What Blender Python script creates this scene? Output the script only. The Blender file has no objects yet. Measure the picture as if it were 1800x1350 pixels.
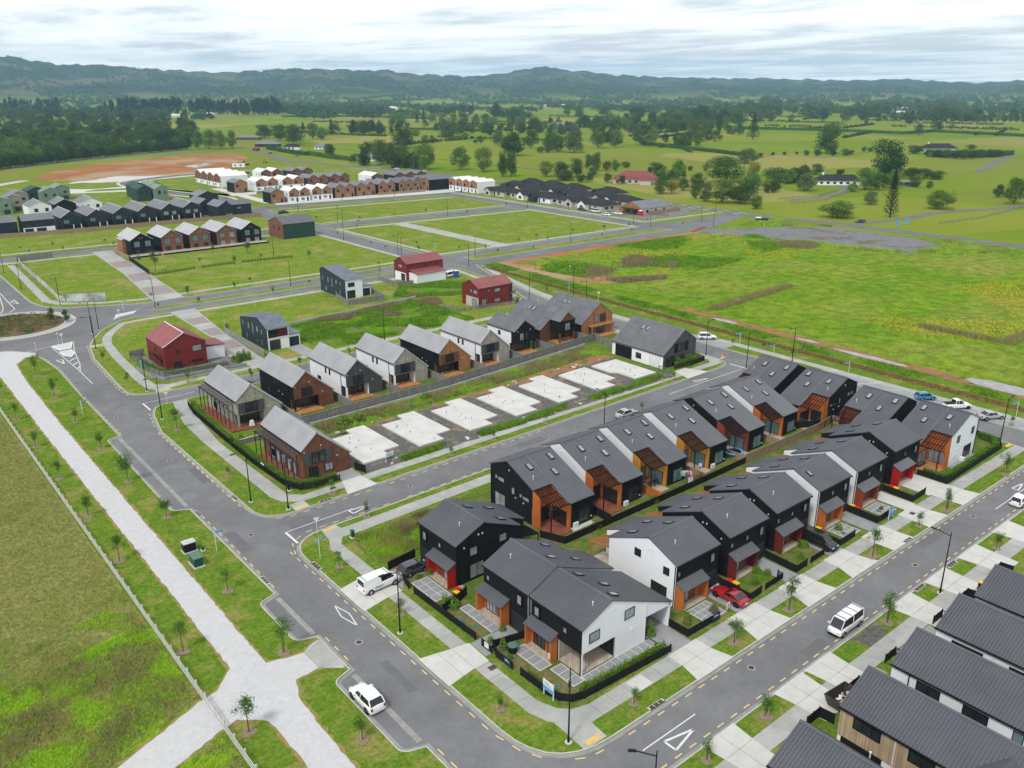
import bpy, math, random
import numpy as np
from math import radians as R, sin, cos, pi
random.seed(7); RNG = np.random.default_rng(7)
SC = bpy.context.scene; COL = SC.collection
# ------------------------------------------------------------------ camera
CAM_H, F_PX, HZ, V1 = 57.0, 1483.1, 155.0, 2800.0
PITCH = math.atan2(675 - HZ, F_PX)
_f1 = F_PX*cos(PITCH) + F_PX*math.tan(PITCH)*sin(PITCH); _n = math.hypot(V1-900, _f1)
AX = ((V1-900)/_n, _f1/_n)
cd = bpy.data.cameras.new('camera'); cam = bpy.data.objects.new('camera', cd); COL.objects.link(cam)
cam.location = (0, 0, CAM_H); cd.sensor_width = 36; cd.lens = 36*F_PX/1800; cd.clip_start = .5; cd.clip_end = 60000
cam.rotation_euler = (pi/2-PITCH, 0, math.atan2(AX[0], AX[1])-pi/2); SC.camera = cam
# ------------------------------------------------------------------ sky, sun, exposure
SUN_EL, SUN_AZ = 52, 200
w = bpy.data.worlds.new('World'); SC.world = w; w.use_nodes = True
N = w.node_tree.nodes; K = w.node_tree.links; N.clear()
def nn(t, **k):
    n = N.new(t)
    for a, b in k.items(): setattr(n, a, b)
    return n
wo = nn('ShaderNodeOutputWorld'); bg = nn('ShaderNodeBackground')
sky = nn('ShaderNodeTexSky', sky_type='NISHITA', sun_disc=False); sky.sun_elevation = R(SUN_EL); sky.sun_rotation = R(90-SUN_AZ)
tc = nn('ShaderNodeTexCoord'); sp = nn('ShaderNodeSeparateXYZ'); K.new(tc.outputs['Generated'], sp.inputs[0])
def mth(op, a, b=None, clamp=False):
    n = nn('ShaderNodeMath', operation=op, use_clamp=clamp)
    for i, q in enumerate((a, b)):
        if q is None: continue
        if isinstance(q, (int, float)): n.inputs[i].default_value = q
        else: K.new(q, n.inputs[i])
    return n.outputs[0]
zz = mth('ADD', mth('MAXIMUM', sp.outputs[2], 0.), .035)
cb = nn('ShaderNodeCombineXYZ'); K.new(mth('DIVIDE', sp.outputs[0], zz), cb.inputs[0]); K.new(mth('DIVIDE', sp.outputs[1], zz), cb.inputs[1])
no = nn('ShaderNodeTexNoise'); no.inputs['Scale'].default_value = .62; no.inputs['Detail'].default_value = 7; no.inputs['Roughness'].default_value = .63; no.inputs['Distortion'].default_value = .25
mp = nn('ShaderNodeMapping'); mp.inputs['Location'].default_value = (3.1, 1.7, 0); mp.inputs['Rotation'].default_value = (0, 0, R(35)); mp.inputs['Scale'].default_value = (1, .62, 1)
K.new(cb.outputs[0], mp.inputs[0]); K.new(mp.outputs[0], no.inputs['Vector'])
cr = nn('ShaderNodeValToRGB'); cr.color_ramp.elements[0].position = .39; cr.color_ramp.elements[0].color = (.58, .61, .645, 1)
cr.color_ramp.elements[1].position = .62; cr.color_ramp.elements[1].color = (1.04, 1.035, 1.015, 1)
e = cr.color_ramp.elements.new(.50); e.color = (.86, .875, .885, 1)
n2 = nn('ShaderNodeTexNoise'); n2.inputs['Scale'].default_value = .11; n2.inputs['Detail'].default_value = 2; K.new(mp.outputs[0], n2.inputs['Vector'])   # broad thick and thin banks
K.new(mth('ADD', no.outputs[0], mth('MULTIPLY', mth('SUBTRACT', n2.outputs[0], .5), .55)), cr.inputs[0])
bs = nn('ShaderNodeMix', data_type='RGBA', blend_type='MULTIPLY'); bs.inputs[0].default_value = 1; K.new(sky.outputs[0], bs.inputs[6]); bs.inputs[7].default_value = (.09, .09, .09, 1)
mx = nn('ShaderNodeMix', data_type='RGBA'); mx.inputs[0].default_value = .9; K.new(bs.outputs[2], mx.inputs[6]); K.new(cr.outputs[0], mx.inputs[7])
gz = nn('ShaderNodeMapRange'); gz.inputs[1].default_value = 0; gz.inputs[2].default_value = .3; gz.inputs[3].default_value = 1.12; gz.inputs[4].default_value = .9; K.new(sp.outputs[2], gz.inputs[0])   # cloud thins and brightens towards the horizon
gm = nn('ShaderNodeMix', data_type='RGBA', blend_type='MULTIPLY'); gm.inputs[0].default_value = 1; K.new(mx.outputs[2], gm.inputs[6]); K.new(gz.outputs[0], gm.inputs[7])
K.new(gm.outputs[2], bg.inputs[0]); bg.inputs[1].default_value = .9; K.new(bg.outputs[0], wo.inputs[0])
sd = bpy.data.lights.new('sun', 'SUN'); sun = bpy.data.objects.new('sun', sd); COL.objects.link(sun)
sd.energy = 1.5; sd.angle = R(10); sd.color = (1, .96, .9); sun.rotation_euler = (R(90-SUN_EL), 0, R(SUN_AZ+90)); sun.location = (0, 0, 300)
V = SC.view_settings; V.view_transform = 'Standard'; V.look = 'None'; V.gamma = 1; V.exposure = 0.66; V.use_curve_mapping = False
SC.render.engine = 'CYCLES'; C = SC.cycles; C.use_denoising = True; C.max_bounces = 5; C.diffuse_bounces = 3; C.glossy_bounces = 3; C.transmission_bounces = 2; C.volume_bounces = 1; C.use_adaptive_sampling = True; C.adaptive_threshold = .01
try: C.denoiser = 'OPENIMAGEDENOISE'
except Exception: pass
# ------------------------------------------------------------------ photo pixel -> ground point (distance from the ground it stands on)
def g(px, py, z=0.):
    x, y = px-900, py-675; f = F_PX*cos(PITCH)-y*sin(PITCH); u = -F_PX*sin(PITCH)-y*cos(PITCH); t = (z-CAM_H)/u
    return ((x*AX[0]+f*AX[1])*t, (-x*AX[1]+f*AX[0])*t)
# ------------------------------------------------------------------ materials
MT = {}
def mat(name, c1, c2=None, rough=.8, scale=1.5, detail=5, bump=0., bscale=12., board=0., metal=0., spec=.3, c3=None, s3=.15, coat=0., rnd=0., trans=0., emit=None, stretch=None, lo=.35, hi=.65, lo3=.52, hi3=.62, obj=False, fine=0., fs=2.2):
    m = bpy.data.materials.new(name); m.use_nodes = True; MT[name] = m
    T = m.node_tree; n = T.nodes; k = T.links; b = n['Principled BSDF']
    b.inputs['Roughness'].default_value = rough; b.inputs['Metallic'].default_value = metal; b.inputs['Specular IOR Level'].default_value = 0. if name.split('_')[0] in ('grass', 'leaf', 'weed', 'terrain', 'soil', 'clay', 'mulch', 'gravel', 'asphalt', 'dead') else spec
    if coat: b.inputs['Coat Weight'].default_value = coat; b.inputs['Coat Roughness'].default_value = .08
    if trans: b.inputs['Transmission Weight'].default_value = trans
    c2 = c2 or tuple(v*.86 for v in c1)
    if obj: pos = n.new('ShaderNodeTexCoord').outputs['Object']
    else: pos = n.new('ShaderNodeNewGeometry').outputs['Position']
    src = pos
    if stretch:
        q = n.new('ShaderNodeMapping'); q.inputs['Scale'].default_value = stretch; k.new(pos, q.inputs[0]); src = q.outputs[0]
    def noise(sc, d, inp=src):
        q = n.new('ShaderNodeTexNoise'); q.inputs['Scale'].default_value = sc; q.inputs['Detail'].default_value = d; q.inputs['Roughness'].default_value = .6; k.new(inp, q.inputs['Vector']); return q.outputs[0]
    def ramp(inp, a, bb):
        q = n.new('ShaderNodeMapRange'); q.inputs[1].default_value = a; q.inputs[2].default_value = bb; k.new(inp, q.inputs[0]); return q.outputs[0]
    def mix(f, a, bb, mode='MIX'):
        q = n.new('ShaderNodeMix'); q.data_type = 'RGBA'; q.blend_type = mode
        for i, v in ((0, f), (6, a), (7, bb)):
            if isinstance(v, tuple): q.inputs[i].default_value = v if len(v) == 4 else (*v, 1)
            elif isinstance(v, (int, float)): q.inputs[i].default_value = v
            else: k.new(v, q.inputs[i])
        return q.outputs[2]
    col = mix(ramp(noise(scale, detail), lo, hi), c1, c2)
    if c3: col = mix(ramp(noise(s3, 4, pos), lo3, hi3), col, c3)
    if rnd:
        oi = n.new('ShaderNodeObjectInfo'); hs = n.new('ShaderNodeHueSaturation'); k.new(col, hs.inputs['Color'])
        vr = n.new('ShaderNodeMapRange'); vr.inputs[3].default_value = 1-rnd; vr.inputs[4].default_value = 1+rnd; k.new(oi.outputs['Random'], vr.inputs[0]); k.new(vr.outputs[0], hs.inputs['Value'])
        hr = n.new('ShaderNodeMapRange'); hr.inputs[3].default_value = .5-.05*rnd; hr.inputs[4].default_value = .5+.05*rnd
        wv = n.new('ShaderNodeMath'); wv.operation = 'FRACT'; w7 = n.new('ShaderNodeMath'); w7.operation = 'MULTIPLY'; w7.inputs[1].default_value = 7.31; k.new(oi.outputs['Random'], w7.inputs[0]); k.new(w7.outputs[0], wv.inputs[0]); k.new(wv.outputs[0], hr.inputs[0]); k.new(hr.outputs[0], hs.inputs['Hue']); col = hs.outputs[0]
    if fine:
        for q_, s_ in ((1., fs), (.8, fs*4.3)):
            fm = n.new('ShaderNodeMapRange'); fm.inputs[1].default_value = .3; fm.inputs[2].default_value = .7; fm.inputs[3].default_value = 1-fine*q_; fm.inputs[4].default_value = 1+fine*q_; k.new(noise(s_, 4), fm.inputs[0]); col = mix(1., col, fm.outputs[0], 'MULTIPLY')
    hgt = None
    if board:
        oc = n.new('ShaderNodeTexCoord').outputs['Object']; s = n.new('ShaderNodeSeparateXYZ'); k.new(oc, s.inputs[0])
        a = n.new('ShaderNodeMath'); k.new(s.outputs[0], a.inputs[0]); k.new(s.outputs[1], a.inputs[1])
        d = n.new('ShaderNodeMath'); d.operation = 'DIVIDE'; k.new(a.outputs[0], d.inputs[0]); d.inputs[1].default_value = abs(board)
        fr = n.new('ShaderNodeMath'); fr.operation = 'FRACT'; k.new(d.outputs[0], fr.inputs[0])
        gr = ramp(fr.outputs[0], .06, .1); hgt = gr
        fl = n.new('ShaderNodeMath'); fl.operation = 'FLOOR'; k.new(d.outputs[0], fl.inputs[0])
        wn = n.new('ShaderNodeTexWhiteNoise'); wn.noise_dimensions = '1D'; k.new(fl.outputs[0], wn.inputs['W'])
        tone = n.new('ShaderNodeMapRange'); tone.inputs[3].default_value = .80 if board > 0 else .99; tone.inputs[4].default_value = 1.2 if board > 0 else 1.01; k.new(wn.outputs[0], tone.inputs[0])
        col = mix(1., col, tone.outputs[0], 'MULTIPLY')
        gg = n.new('ShaderNodeMapRange'); gg.inputs[3].default_value = .55 if board > 0 else .95; gg.inputs[4].default_value = 1; k.new(gr, gg.inputs[0]); col = mix(1., col, gg.outputs[0], 'MULTIPLY')
    k.new(col, b.inputs['Base Color'])
    if bump:
        bp = n.new('ShaderNodeBump'); bp.inputs['Strength'].default_value = min(1, bump); bp.inputs['Distance'].default_value = .05*max(1, bump); k.new(noise(bscale, 3), bp.inputs['Height']); k.new(bp.outputs[0], b.inputs['Normal'])
    elif hgt is not None:
        bp = n.new('ShaderNodeBump'); bp.inputs['Strength'].default_value = .5; bp.inputs['Distance'].default_value = .02; k.new(hgt, bp.inputs['Height']); k.new(bp.outputs[0], b.inputs['Normal'])
    if emit: b.inputs['Emission Color'].default_value = (*emit, 1); b.inputs['Emission Strength'].default_value = 1
    return m
# ground
mat('asphalt', (.178, .178, .184), (.215, .215, .220), .9, .3, 9, .25, 40, c3=(.150, .150, .154), s3=.05, fine=.06, fs=1.5, lo3=.45, hi3=.7)
mat('asphalt_far', (.15, .15, .155), (.2, .2, .2), .9, .2, 6)
mat('channel', (.33, .33, .31), (.24, .24, .23), .9, .8, 6)
mat('kerb', (.52, .51, .47), (.42, .41, .38), .85, 1.2, 6)
mat('footpath', (.40, .40, .375), (.33, .33, .31), .9, .5, 7, c3=(.43, .43, .41), s3=.2, fine=.04)
mat('concrete', (.60, .59, .555), (.52, .51, .475), .85, .6, 7, c3=(.55, .54, .505), s3=.35, fine=.04)
mat('concrete_grey', (.33, .335, .335), (.27, .275, .275), .85, .7, 6)
mat('slab', (.64, .635, .60), (.53, .52, .485), .8, .45, 8, c3=(.58, .57, .535), s3=.3)
mat('gravel_path', (.56, .56, .565), (.50, .50, .505), .95, 1.0, 6, .3, 30, c3=(.53, .53, .525), s3=.18, fine=.06, fs=3)
mat('gravel_dark', (.17, .165, .155), (.09, .085, .08), .95, 2.5, 9, .9, 20, c3=(.24, .19, .14), s3=.5)
mat('gravel_yard', (.23, .23, .235), (.17, .17, .17), .95, .5, 8, c3=(.16, .14, .1), s3=.08)
mat('paver', (.30, .31, .315), (.24, .25, .255), .85, 3, 5)
mat('pebble', (.62, .61, .58), (.45, .44, .42), .9, 9, 6, .8, 30)
mat('soil', (.20, .135, .085), (.12, .085, .055), .95, 1.4, 8, .7, 15)
mat('clay', (.40, .165, .055), (.27, .135, .065), .95, .06, 9, c3=(.38, .27, .17), s3=.02, lo3=.47, hi3=.62)
mat('clay_near', (.36, .17, .08), (.25, .15, .085), .95, .5, 9, .6, 8, c3=(.12, .15, .035), s3=.4)
mat('mulch', (.33, .26, .185), (.22, .17, .115), .95, 6, 8, .9, 30)
mat('dead_edge', (.36, .23, .11), (.20, .20, .05), .95, 2.2, 8, .5, 20)
mat('puddle', (.30, .31, .32), (.22, .21, .19), .12, .5, 4, spec=.6)
mat('grass_verge', (.090, .172, .014), (.155, .225, .030), .95, .8, 10, 1., 9, c3=(.22, .225, .055), s3=.22, fine=.32)
mat('grass_lot', (.125, .205, .018), (.20, .25, .036), .95, .3, 10, 1., 7, c3=(.26, .245, .075), s3=.12, fine=.26, fs=1.2)
mat('grass_lawn', (.07, .145, .014), (.125, .175, .03), .95, 1.2, 9, 1., 12, c3=(.19, .165, .07), s3=.45, fine=.25, lo3=.46, hi3=.6)
mat('grass_dry', (.21, .18, .085), (.13, .145, .04), .95, 1.2, 9, 1., 14, fine=.25)
mat('grass_paddock', (.185, .22, .050), (.25, .25, .082), .95, .5, 11, 1., 6, c3=(.15, .205, .032), s3=.09, fine=.30, fs=1.6, stretch=(1.6, .7, 1))
mat('grass_rough', (.13, .205, .026), (.235, .22, .072), .95, .55, 11, 1., 5, c3=(.19, .32, .018), s3=.16, lo3=.46, hi3=.56, fine=.35, fs=1.4)
mat('grass_field', (.112, .215, .012), (.18, .25, .024), .95, .045, 12, 1., 3, c3=(.215, .24, .045), s3=.028, lo3=.46, hi3=.7, fine=.34, fs=.3)
mat('grass_vivid', (.115, .225, .012), (.17, .265, .02), .95, .2, 10, 1., 3, fine=.35, fs=.3)
mat('paver_brown', (.33, .27, .25), (.26, .22, .205), .9, .8, 8, fine=.08)
mat('grass_weed', (.075, .185, .012), (.135, .245, .016), .95, .3, 10, 1., 4, c3=(.18, .15, .07), s3=.14, lo3=.53, hi3=.66, fine=.35, fs=.9)
mat('weed_leaf', (.095, .23, .014), (.19, .34, .022), .8, .3, 6)
mat('weed_dry', (.30, .235, .14), (.22, .20, .08), .9, .4, 6)
mat('grass_blade', (.20, .30, .045), (.36, .335, .11), .9, .35, 6, c3=(.30, .50, .03), s3=.16, lo3=.46, hi3=.56)
mat('grass_blade_dry', (.25, .25, .075), (.33, .30, .115), .9, .35, 6)
mat('yellow_flower', (.55, .42, .02), (.42, .36, .02), .8, .5)
mat('orange_band', (.26, .12, .045), (.14, .16, .035), .9, .8, 8, .8, 10)
mat('marking', (.78, .78, .76), (.62, .62, .60), .7, 5, 6)
mat('marking_yellow', (.80, .56, .18), (.62, .48, .22), .7, 4, 6)
mat('tactile', (.72, .50, .16), None, .8)
# buildings
mat('roof_dark', (.128, .133, .150), (.108, .113, .128), .32, .35, 5, metal=.3, spec=.5)
mat('roof_charcoal', (.108, .113, .127), (.092, .097, .108), .33, .4, 5, metal=.25, spec=.5)
mat('roof_light', (.46, .46, .475), (.40, .40, .415), .45, .35, 4, metal=.3, spec=.5)
mat('roof_rib_dark', (.11, .11, .12), None, .5, metal=.2)
mat('roof_white', (.80, .80, .80), (.70, .70, .71), .5, .5, 3)
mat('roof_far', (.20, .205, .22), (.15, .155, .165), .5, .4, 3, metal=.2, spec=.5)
mat('roof_red', (.31, .10, .10), (.25, .08, .08), .38, .5, 3, metal=.25)
mat('roof_navy', (.19, .22, .26), (.14, .165, .20), .45, .5, 3, metal=.25)
mat('roof_tile_red', (.27, .07, .065), (.19, .05, .05), .8, 1.5, 6)
mat('roof_tile_black', (.026, .026, .029), (.042, .042, .045), .9, 1.5, 6, spec=.1)
mat('white_wall', (.86, .87, .90), (.83, .84, .87), .7, .6, 3, board=-.3)
mat('black_wall', (.010, .010, .012), (.014, .014, .016), .75, .8, 5, board=-.3, spec=.12)
mat('charcoal_wall', (.028, .033, .044), (.022, .026, .035), .7, .8, 4, board=-.3, spec=.2)
mat('grey_timber', (.085, .087, .09), (.06, .062, .065), .8, 1, 6, board=.16)
mat('pale_timber', (.40, .37, .31), (.31, .285, .235), .8, .8, 6, board=.16)
mat('brown_timber', (.20, .078, .04), (.125, .05, .027), .7, .8, 7, board=.16)
mat('amber_timber', (.42, .19, .065), (.32, .135, .045), .7, .8, 7, board=.16)
mat('tan_timber', (.50, .37, .25), (.40, .29, .19), .75, .8, 7, board=.14)
mat('orange_board', (.56, .165, .035), (.46, .125, .025), .6, .8, 5, board=-.2)
mat('amber_board', (.60, .26, .035), (.5, .21, .025), .6, .8, 5, board=-.2)
mat('red_board', (.45, .014, .012), (.38, .01, .01), .5, .8, 4, board=-.2)
mat('dark_red_board', (.17, .022, .018), (.13, .016, .014), .55, .8, 4, board=-.2)
mat('rust_board', (.30, .065, .03), (.24, .05, .022), .6, .8, 4, board=-.2)
mat('red_wall', (.20, .022, .018), (.16, .016, .014), .55, .6, 4, board=-.35)
mat('navy_wall', (.028, .042, .058), (.022, .034, .047), .5, .6, 4, board=-.35)
mat('brick_brown', (.24, .10, .062), (.17, .07, .045), .85, 2, 7, board=-.25)
mat('brick_tan', (.36, .185, .09), (.25, .12, .06), .85, 2, 7)
mat('cream_wall', (.56, .52, .43), (.47, .44, .37), .8, .6, 5)
mat('green_wall', (.022, .065, .05), (.017, .05, .04), .6, .6, 4, board=-.35)
mat('sage_wall', (.21, .28, .22), (.17, .23, .18), .6, .6, 4, board=-.35)
mat('beige_wall', (.33, .31, .24), (.27, .25, .2), .6, .6, 4, board=-.35)
mat('glass', (.018, .022, .026), (.035, .04, .045), .06, .35, 3, spec=.7)
mat('glass_teal', (.10, .19, .20), (.16, .25, .26), .08, .6, 3, spec=.7)
mat('glass_pale', (.35, .38, .40), (.2, .23, .25), .1, .7, 3, spec=.6)
mat('skylight_glass', (.20, .25, .27), (.28, .33, .35), .06, .4, 2, spec=.8)
mat('black_metal', (.010, .010, .011), None, .6, spec=.15)
mat('white_trim', (.78, .78, .78), None, .5)
mat('grey_metal', (.22, .23, .24), None, .4, metal=.6)
mat('deck_red', (.30, .10, .055), (.22, .07, .04), .75, 2, 6, board=.14)
mat('deck_orange', (.55, .25, .09), (.45, .20, .07), .75, 2, 6, board=.14)
mat('deck_pale', (.52, .43, .34), (.43, .35, .275), .8, 2, 6, board=.14)
mat('fence_grey', (.25, .24, .23), (.19, .185, .175), .85, 1.2, 6, board=.15)
mat('fence_timber', (.36, .255, .16), (.28, .20, .125), .85, 1.2, 6, board=.15)
mat('fence_black', (.012, .012, .013), (.017, .017, .018), .75, 1, 5, board=-.12, spec=.12)
mat('fence_rail', (.60, .59, .56), (.46, .45, .43), .8, 2, 6)
mat('stone_wall', (.30, .30, .29), (.2, .2, .195), .9, 1.2, 8, .6, 6)
mat('retaining', (.50, .49, .46), (.36, .35, .33), .9, .8, 7)
mat('sand_wall', (.60, .53, .41), (.50, .44, .34), .8, .6, 5)
# street things
mat('lamp_black', (.010, .010, .011), None, .5, spec=.2)
mat('sign_blue', (.10, .35, .72), None, .5)
mat('sign_white', (.80, .80, .80), None, .5)
mat('sign_red', (.62, .03, .03), None, .5)
mat('steel_box_green', (.014, .085, .06), (.011, .065, .047), .45, 1)
mat('cover_green', (.10, .20, .15), None, .6)
mat('bin_red', (.62, .02, .015), None, .45)
mat('bin_yellow', (.80, .50, .01), None, .45)
mat('plastic_orange', (.75, .13, .02), None, .6)
mat('plastic_blue', (.03, .09, .35), None, .6)
mat('pink', (.75, .04, .22), None, .6)
mat('steel_rust', (.045, .043, .042), (.09, .06, .045), .6, 1.5, 6)
mat('rubber', (.016, .016, .016), None, .8)
mat('rim', (.42, .43, .44), None, .3, metal=.8)
mat('rim_dark', (.03, .03, .03), None, .35, metal=.5)
mat('car_glass', (.012, .014, .017), None, .04, spec=.8)
mat('lamp_lens', (.6, .6, .6), None, .15); mat('tail_lens', (.40, .012, .01), None, .2)
mat('digger_yellow', (.48, .27, .03), (.35, .18, .03), .6)
for n_, c_ in dict(white=(.80, .81, .82), red=(.36, .008, .014), black=(.006, .006, .007), grey=(.04, .046, .055), blue=(.01, .21, .42), silver=(.48, .49, .50), dark=(.02, .025, .03), darkred=(.30, .012, .012)).items():
    mat('paint_'+n_, c_, c_, .28, spec=.5, coat=.7, metal=.5 if n_ == 'silver' else 0)
# plants
mat('bark', (.12, .09, .065), (.075, .055, .04), .9, 3, 6); mat('stake', (.45, .36, .25), None, .9)
mat('leaf_young', (.055, .125, .022), (.10, .185, .032), .7, 2, 4, rnd=.25)
mat('leaf_hedge', (.075, .175, .016), (.145, .25, .026), .75, 2.2, 6)
mat('leaf_mid', (.07, .135, .020), (.125, .20, .034), .8, .25, 6, rnd=.35)
mat('leaf_dark', (.040, .082, .016), (.072, .125, .024), .8, .25, 6, rnd=.38)
mat('leaf_pale', (.095, .135, .045), (.13, .17, .065), .8, .3, 6, rnd=.2)
mat('leaf_yellow', (.26, .25, .02), (.18, .20, .02), .8, .3, 6)
mat('leaf_pine', (.015, .028, .014), (.027, .043, .019), .8, .3, 6, rnd=.25)
mat('leaf_blue', (.033, .058, .028), (.05, .08, .036), .8, .02, 5)
mat('leaf_olive', (.10, .115, .045), (.15, .13, .055), .8, 1.2, 6)
mat('leaf_rust', (.15, .085, .045), (.10, .10, .03), .85, 1.2, 6)
# ------------------------------------------------------------------ mesh helpers
MIR = None                                              # mirror line (local x) for mirrored houses
class MB:
    def __init__(s): s.v = []; s.f = []; s.m = []
    def add(s, vs, fs, m=0):
        o = len(s.v); s.v += [tuple(v) for v in vs]; s.f += [tuple(i+o for i in f) for f in fs]; s.m += [m]*len(fs); return s
    def box(s, x0, y0, z0, x1, y1, z1, m=0):
        x0, x1 = sorted((x0, x1)); y0, y1 = sorted((y0, y1)); z0, z1 = sorted((z0, z1))
        return s.add([(x0, y0, z0), (x1, y0, z0), (x1, y1, z0), (x0, y1, z0), (x0, y0, z1), (x1, y0, z1), (x1, y1, z1), (x0, y1, z1)],
                     [(0, 3, 2, 1), (4, 5, 6, 7), (0, 1, 5, 4), (1, 2, 6, 5), (2, 3, 7, 6), (3, 0, 4, 7)], m)
    def bar(s, p, q, w, h=None, m=0):                   # box-section bar from p to q
        h = h or w; p = np.array(p, float); q = np.array(q, float); d = q-p; d /= np.linalg.norm(d)
        a = np.cross(d, (0, 0, 1)); a = np.array((1., 0, 0)) if np.linalg.norm(a) < 1e-4 else a/np.linalg.norm(a); b = np.cross(a, d)
        vs = [e+a*i*w/2+b*j*h/2 for e in (p, q) for i, j in ((-1, -1), (1, -1), (1, 1), (-1, 1))]
        return s.add(vs, [(0, 1, 2, 3), (7, 6, 5, 4), (0, 4, 5, 1), (1, 5, 6, 2), (2, 6, 7, 3), (3, 7, 4, 0)], m)
    def tube(s, pts, rs, n=6, m=0):                     # tapered tube through points
        pts = [np.array(p, float) for p in pts]; o = []
        for i, p in enumerate(pts):
            d = pts[min(i+1, len(pts)-1)]-pts[max(i-1, 0)]; d /= np.linalg.norm(d)+1e-9
            a = np.cross(d, (.31, .95, .07)); a /= np.linalg.norm(a); b = np.cross(d, a)
            o += [p+(a*cos(t)+b*sin(t))*rs[i] for t in (2*pi*j/n for j in range(n))]
        fs = [(i*n+j, i*n+(j+1) % n, (i+1)*n+(j+1) % n, (i+1)*n+j) for i in range(len(pts)-1) for j in range(n)]
        fs += [tuple(range(n))[::-1], tuple(range((len(pts)-1)*n, len(pts)*n))]
        return s.add(o, fs, m)
    def cyl(s, x, y, z0, z1, r0, r1=None, n=12, m=0): return s.tube([(x, y, z0), (x, y, z1)], [r0, r0 if r1 is None else r1], n, m)
    def prism(s, poly, z0, z1, m=0, bottom=True):
        n = len(poly); a = sum(poly[i][0]*poly[(i+1) % n][1]-poly[(i+1) % n][0]*poly[i][1] for i in range(n))
        if a < 0: poly = poly[::-1]
        vs = [(x, y, z1) for x, y in poly]+[(x, y, z0) for x, y in poly]
        fs = [tuple(range(n))]+([tuple(range(n, 2*n))[::-1]] if bottom else [])+[(i, i+n, (i+1) % n+n, (i+1) % n) for i in range(n)]
        return s.add(vs, fs, m)
    def mesh(s, name):
        v = s.v; f = s.f
        if MIR is not None: v = [(MIR-a, b, c) for a, b, c in v]; f = [q[::-1] for q in f]
        me = bpy.data.meshes.new(name); me.from_pydata(v, [], f); return me
    def build(s, name, mats, par=None, loc=None, rz=0., smooth=False):
        me = s.mesh(name)
        for q in ([mats] if isinstance(mats, str) else mats): me.materials.append(MT[q])
        if len(me.materials) > 1: me.polygons.foreach_set('material_index', s.m)
        if smooth: me.polygons.foreach_set('use_smooth', [True]*len(me.polygons))
        return link(name, me, par, loc, rz)
def link(name, me, par=None, loc=None, rz=0., sc=None):
    o = bpy.data.objects.new(name, me); COL.objects.link(o)
    if par is not None: o.parent = par
    if loc is not None: o.location = loc
    if rz: o.rotation_euler[2] = rz
    if sc is not None: o.scale = sc
    return o
def tag(o, label=None, cat=None, group=None, kind=None):
    for a, b in (('label', label), ('category', cat), ('group', group), ('kind', kind)):
        if b: o[a] = b
    return o
def thing(name, label, cat, loc=(0, 0, 0), rz=0., group=None):
    o = bpy.data.objects.new(name, None); o.empty_display_size = .3; COL.objects.link(o); o.location = loc; o.rotation_euler[2] = rz
    return tag(o, label, cat, group)
def copy_tree(o, par=None):
    c = o.copy(); COL.objects.link(c); c.parent = par
    for ch in o.children: copy_tree(ch, c)
    return c
def stuffmesh(name, vs, fs, mats, idx=None):            # numpy arrays -> one mesh
    me = bpy.data.meshes.new(name); nv, (nf, kf) = len(vs), fs.shape
    me.vertices.add(nv); me.vertices.foreach_set('co', np.asarray(vs, np.float32).ravel()); me.loops.add(nf*kf); me.loops.foreach_set('vertex_index', fs.astype(np.int32).ravel())
    me.polygons.add(nf); me.polygons.foreach_set('loop_start', np.arange(0, nf*kf, kf, dtype=np.int32))
    for q in mats: me.materials.append(MT[q])
    if idx is not None: me.polygons.foreach_set('material_index', np.asarray(idx, np.int32))
    me.update(calc_edges=True); return me
# ------------------------------------------------------------------ ground
def fillet(pts, n=7):
    out = []
    for i, p in enumerate(pts):
        r = p[2] if len(p) > 2 else 0
        if not r: out.append(p[:2]); continue
        a = np.array(pts[i-1][:2], float); b = np.array(p[:2], float); c = np.array(pts[(i+1) % len(pts)][:2], float)
        u = (a-b)/np.linalg.norm(a-b); v = (c-b)/np.linalg.norm(c-b)
        s = b+u*r; e_ = b+v*r
        for k in range(n+1):
            t = k/n; out.append(tuple((1-t)**2*s+2*t*(1-t)*b+t*t*e_))
    return out
def offs(pts, d, closed):
    n = len(pts); P = [np.array(p, float) for p in pts]; out = []
    for i in range(n):
        a = P[i-1] if (closed or i) else P[i]; c = P[(i+1) % n] if (closed or i < n-1) else P[i]
        t1 = P[i]-a; t2 = c-P[i]
        if np.linalg.norm(t1) < 1e-6: t1 = t2
        if np.linalg.norm(t2) < 1e-6: t2 = t1
        t1 = t1/np.linalg.norm(t1); t2 = t2/np.linalg.norm(t2); n1 = np.array((t1[1], -t1[0])); n2 = np.array((t2[1], -t2[0])); m = n1+n2; m /= np.linalg.norm(m)+1e-9
        out.append(tuple(P[i]+m*d/max(.5, float(m@n1))))
    return out
def sheet(name, poly, z, m, skirt=.03, kind='structure'):
    return tag(MB().prism(poly, z-skirt, z, bottom=False).build(name, m), kind=kind)
def rect(x0, y0, x1, y1): return [(x0, y0), (x1, y0), (x1, y1), (x0, y1)]
def ribbon(mb, pts, prof, closed):
    rows = [offs(pts, d, closed) for d, z in prof]; n = len(pts)
    vs = [(x, y, prof[k][1]) for k, r_ in enumerate(rows) for x, y in r_]
    mb.add(vs, [(k*n+i, k*n+(i+1) % n, (k+1)*n+(i+1) % n, (k+1)*n+i) for k in range(len(prof)-1) for i in range(n if closed else n-1)])
def kerb(pts, closed=True):
    mb = MB(); ribbon(mb, pts, [(-.17, -.02), (-.17, .02), (-.02, .02), (.02, -.13)], closed); tag(mb.build('kerb', 'kerb'), kind='structure')
    mb = MB(); ribbon(mb, pts, [(.01, -.109), (.36, -.107), (.37, -.14)], closed); tag(mb.build('kerb_channel', 'channel'), kind='structure')
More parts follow.
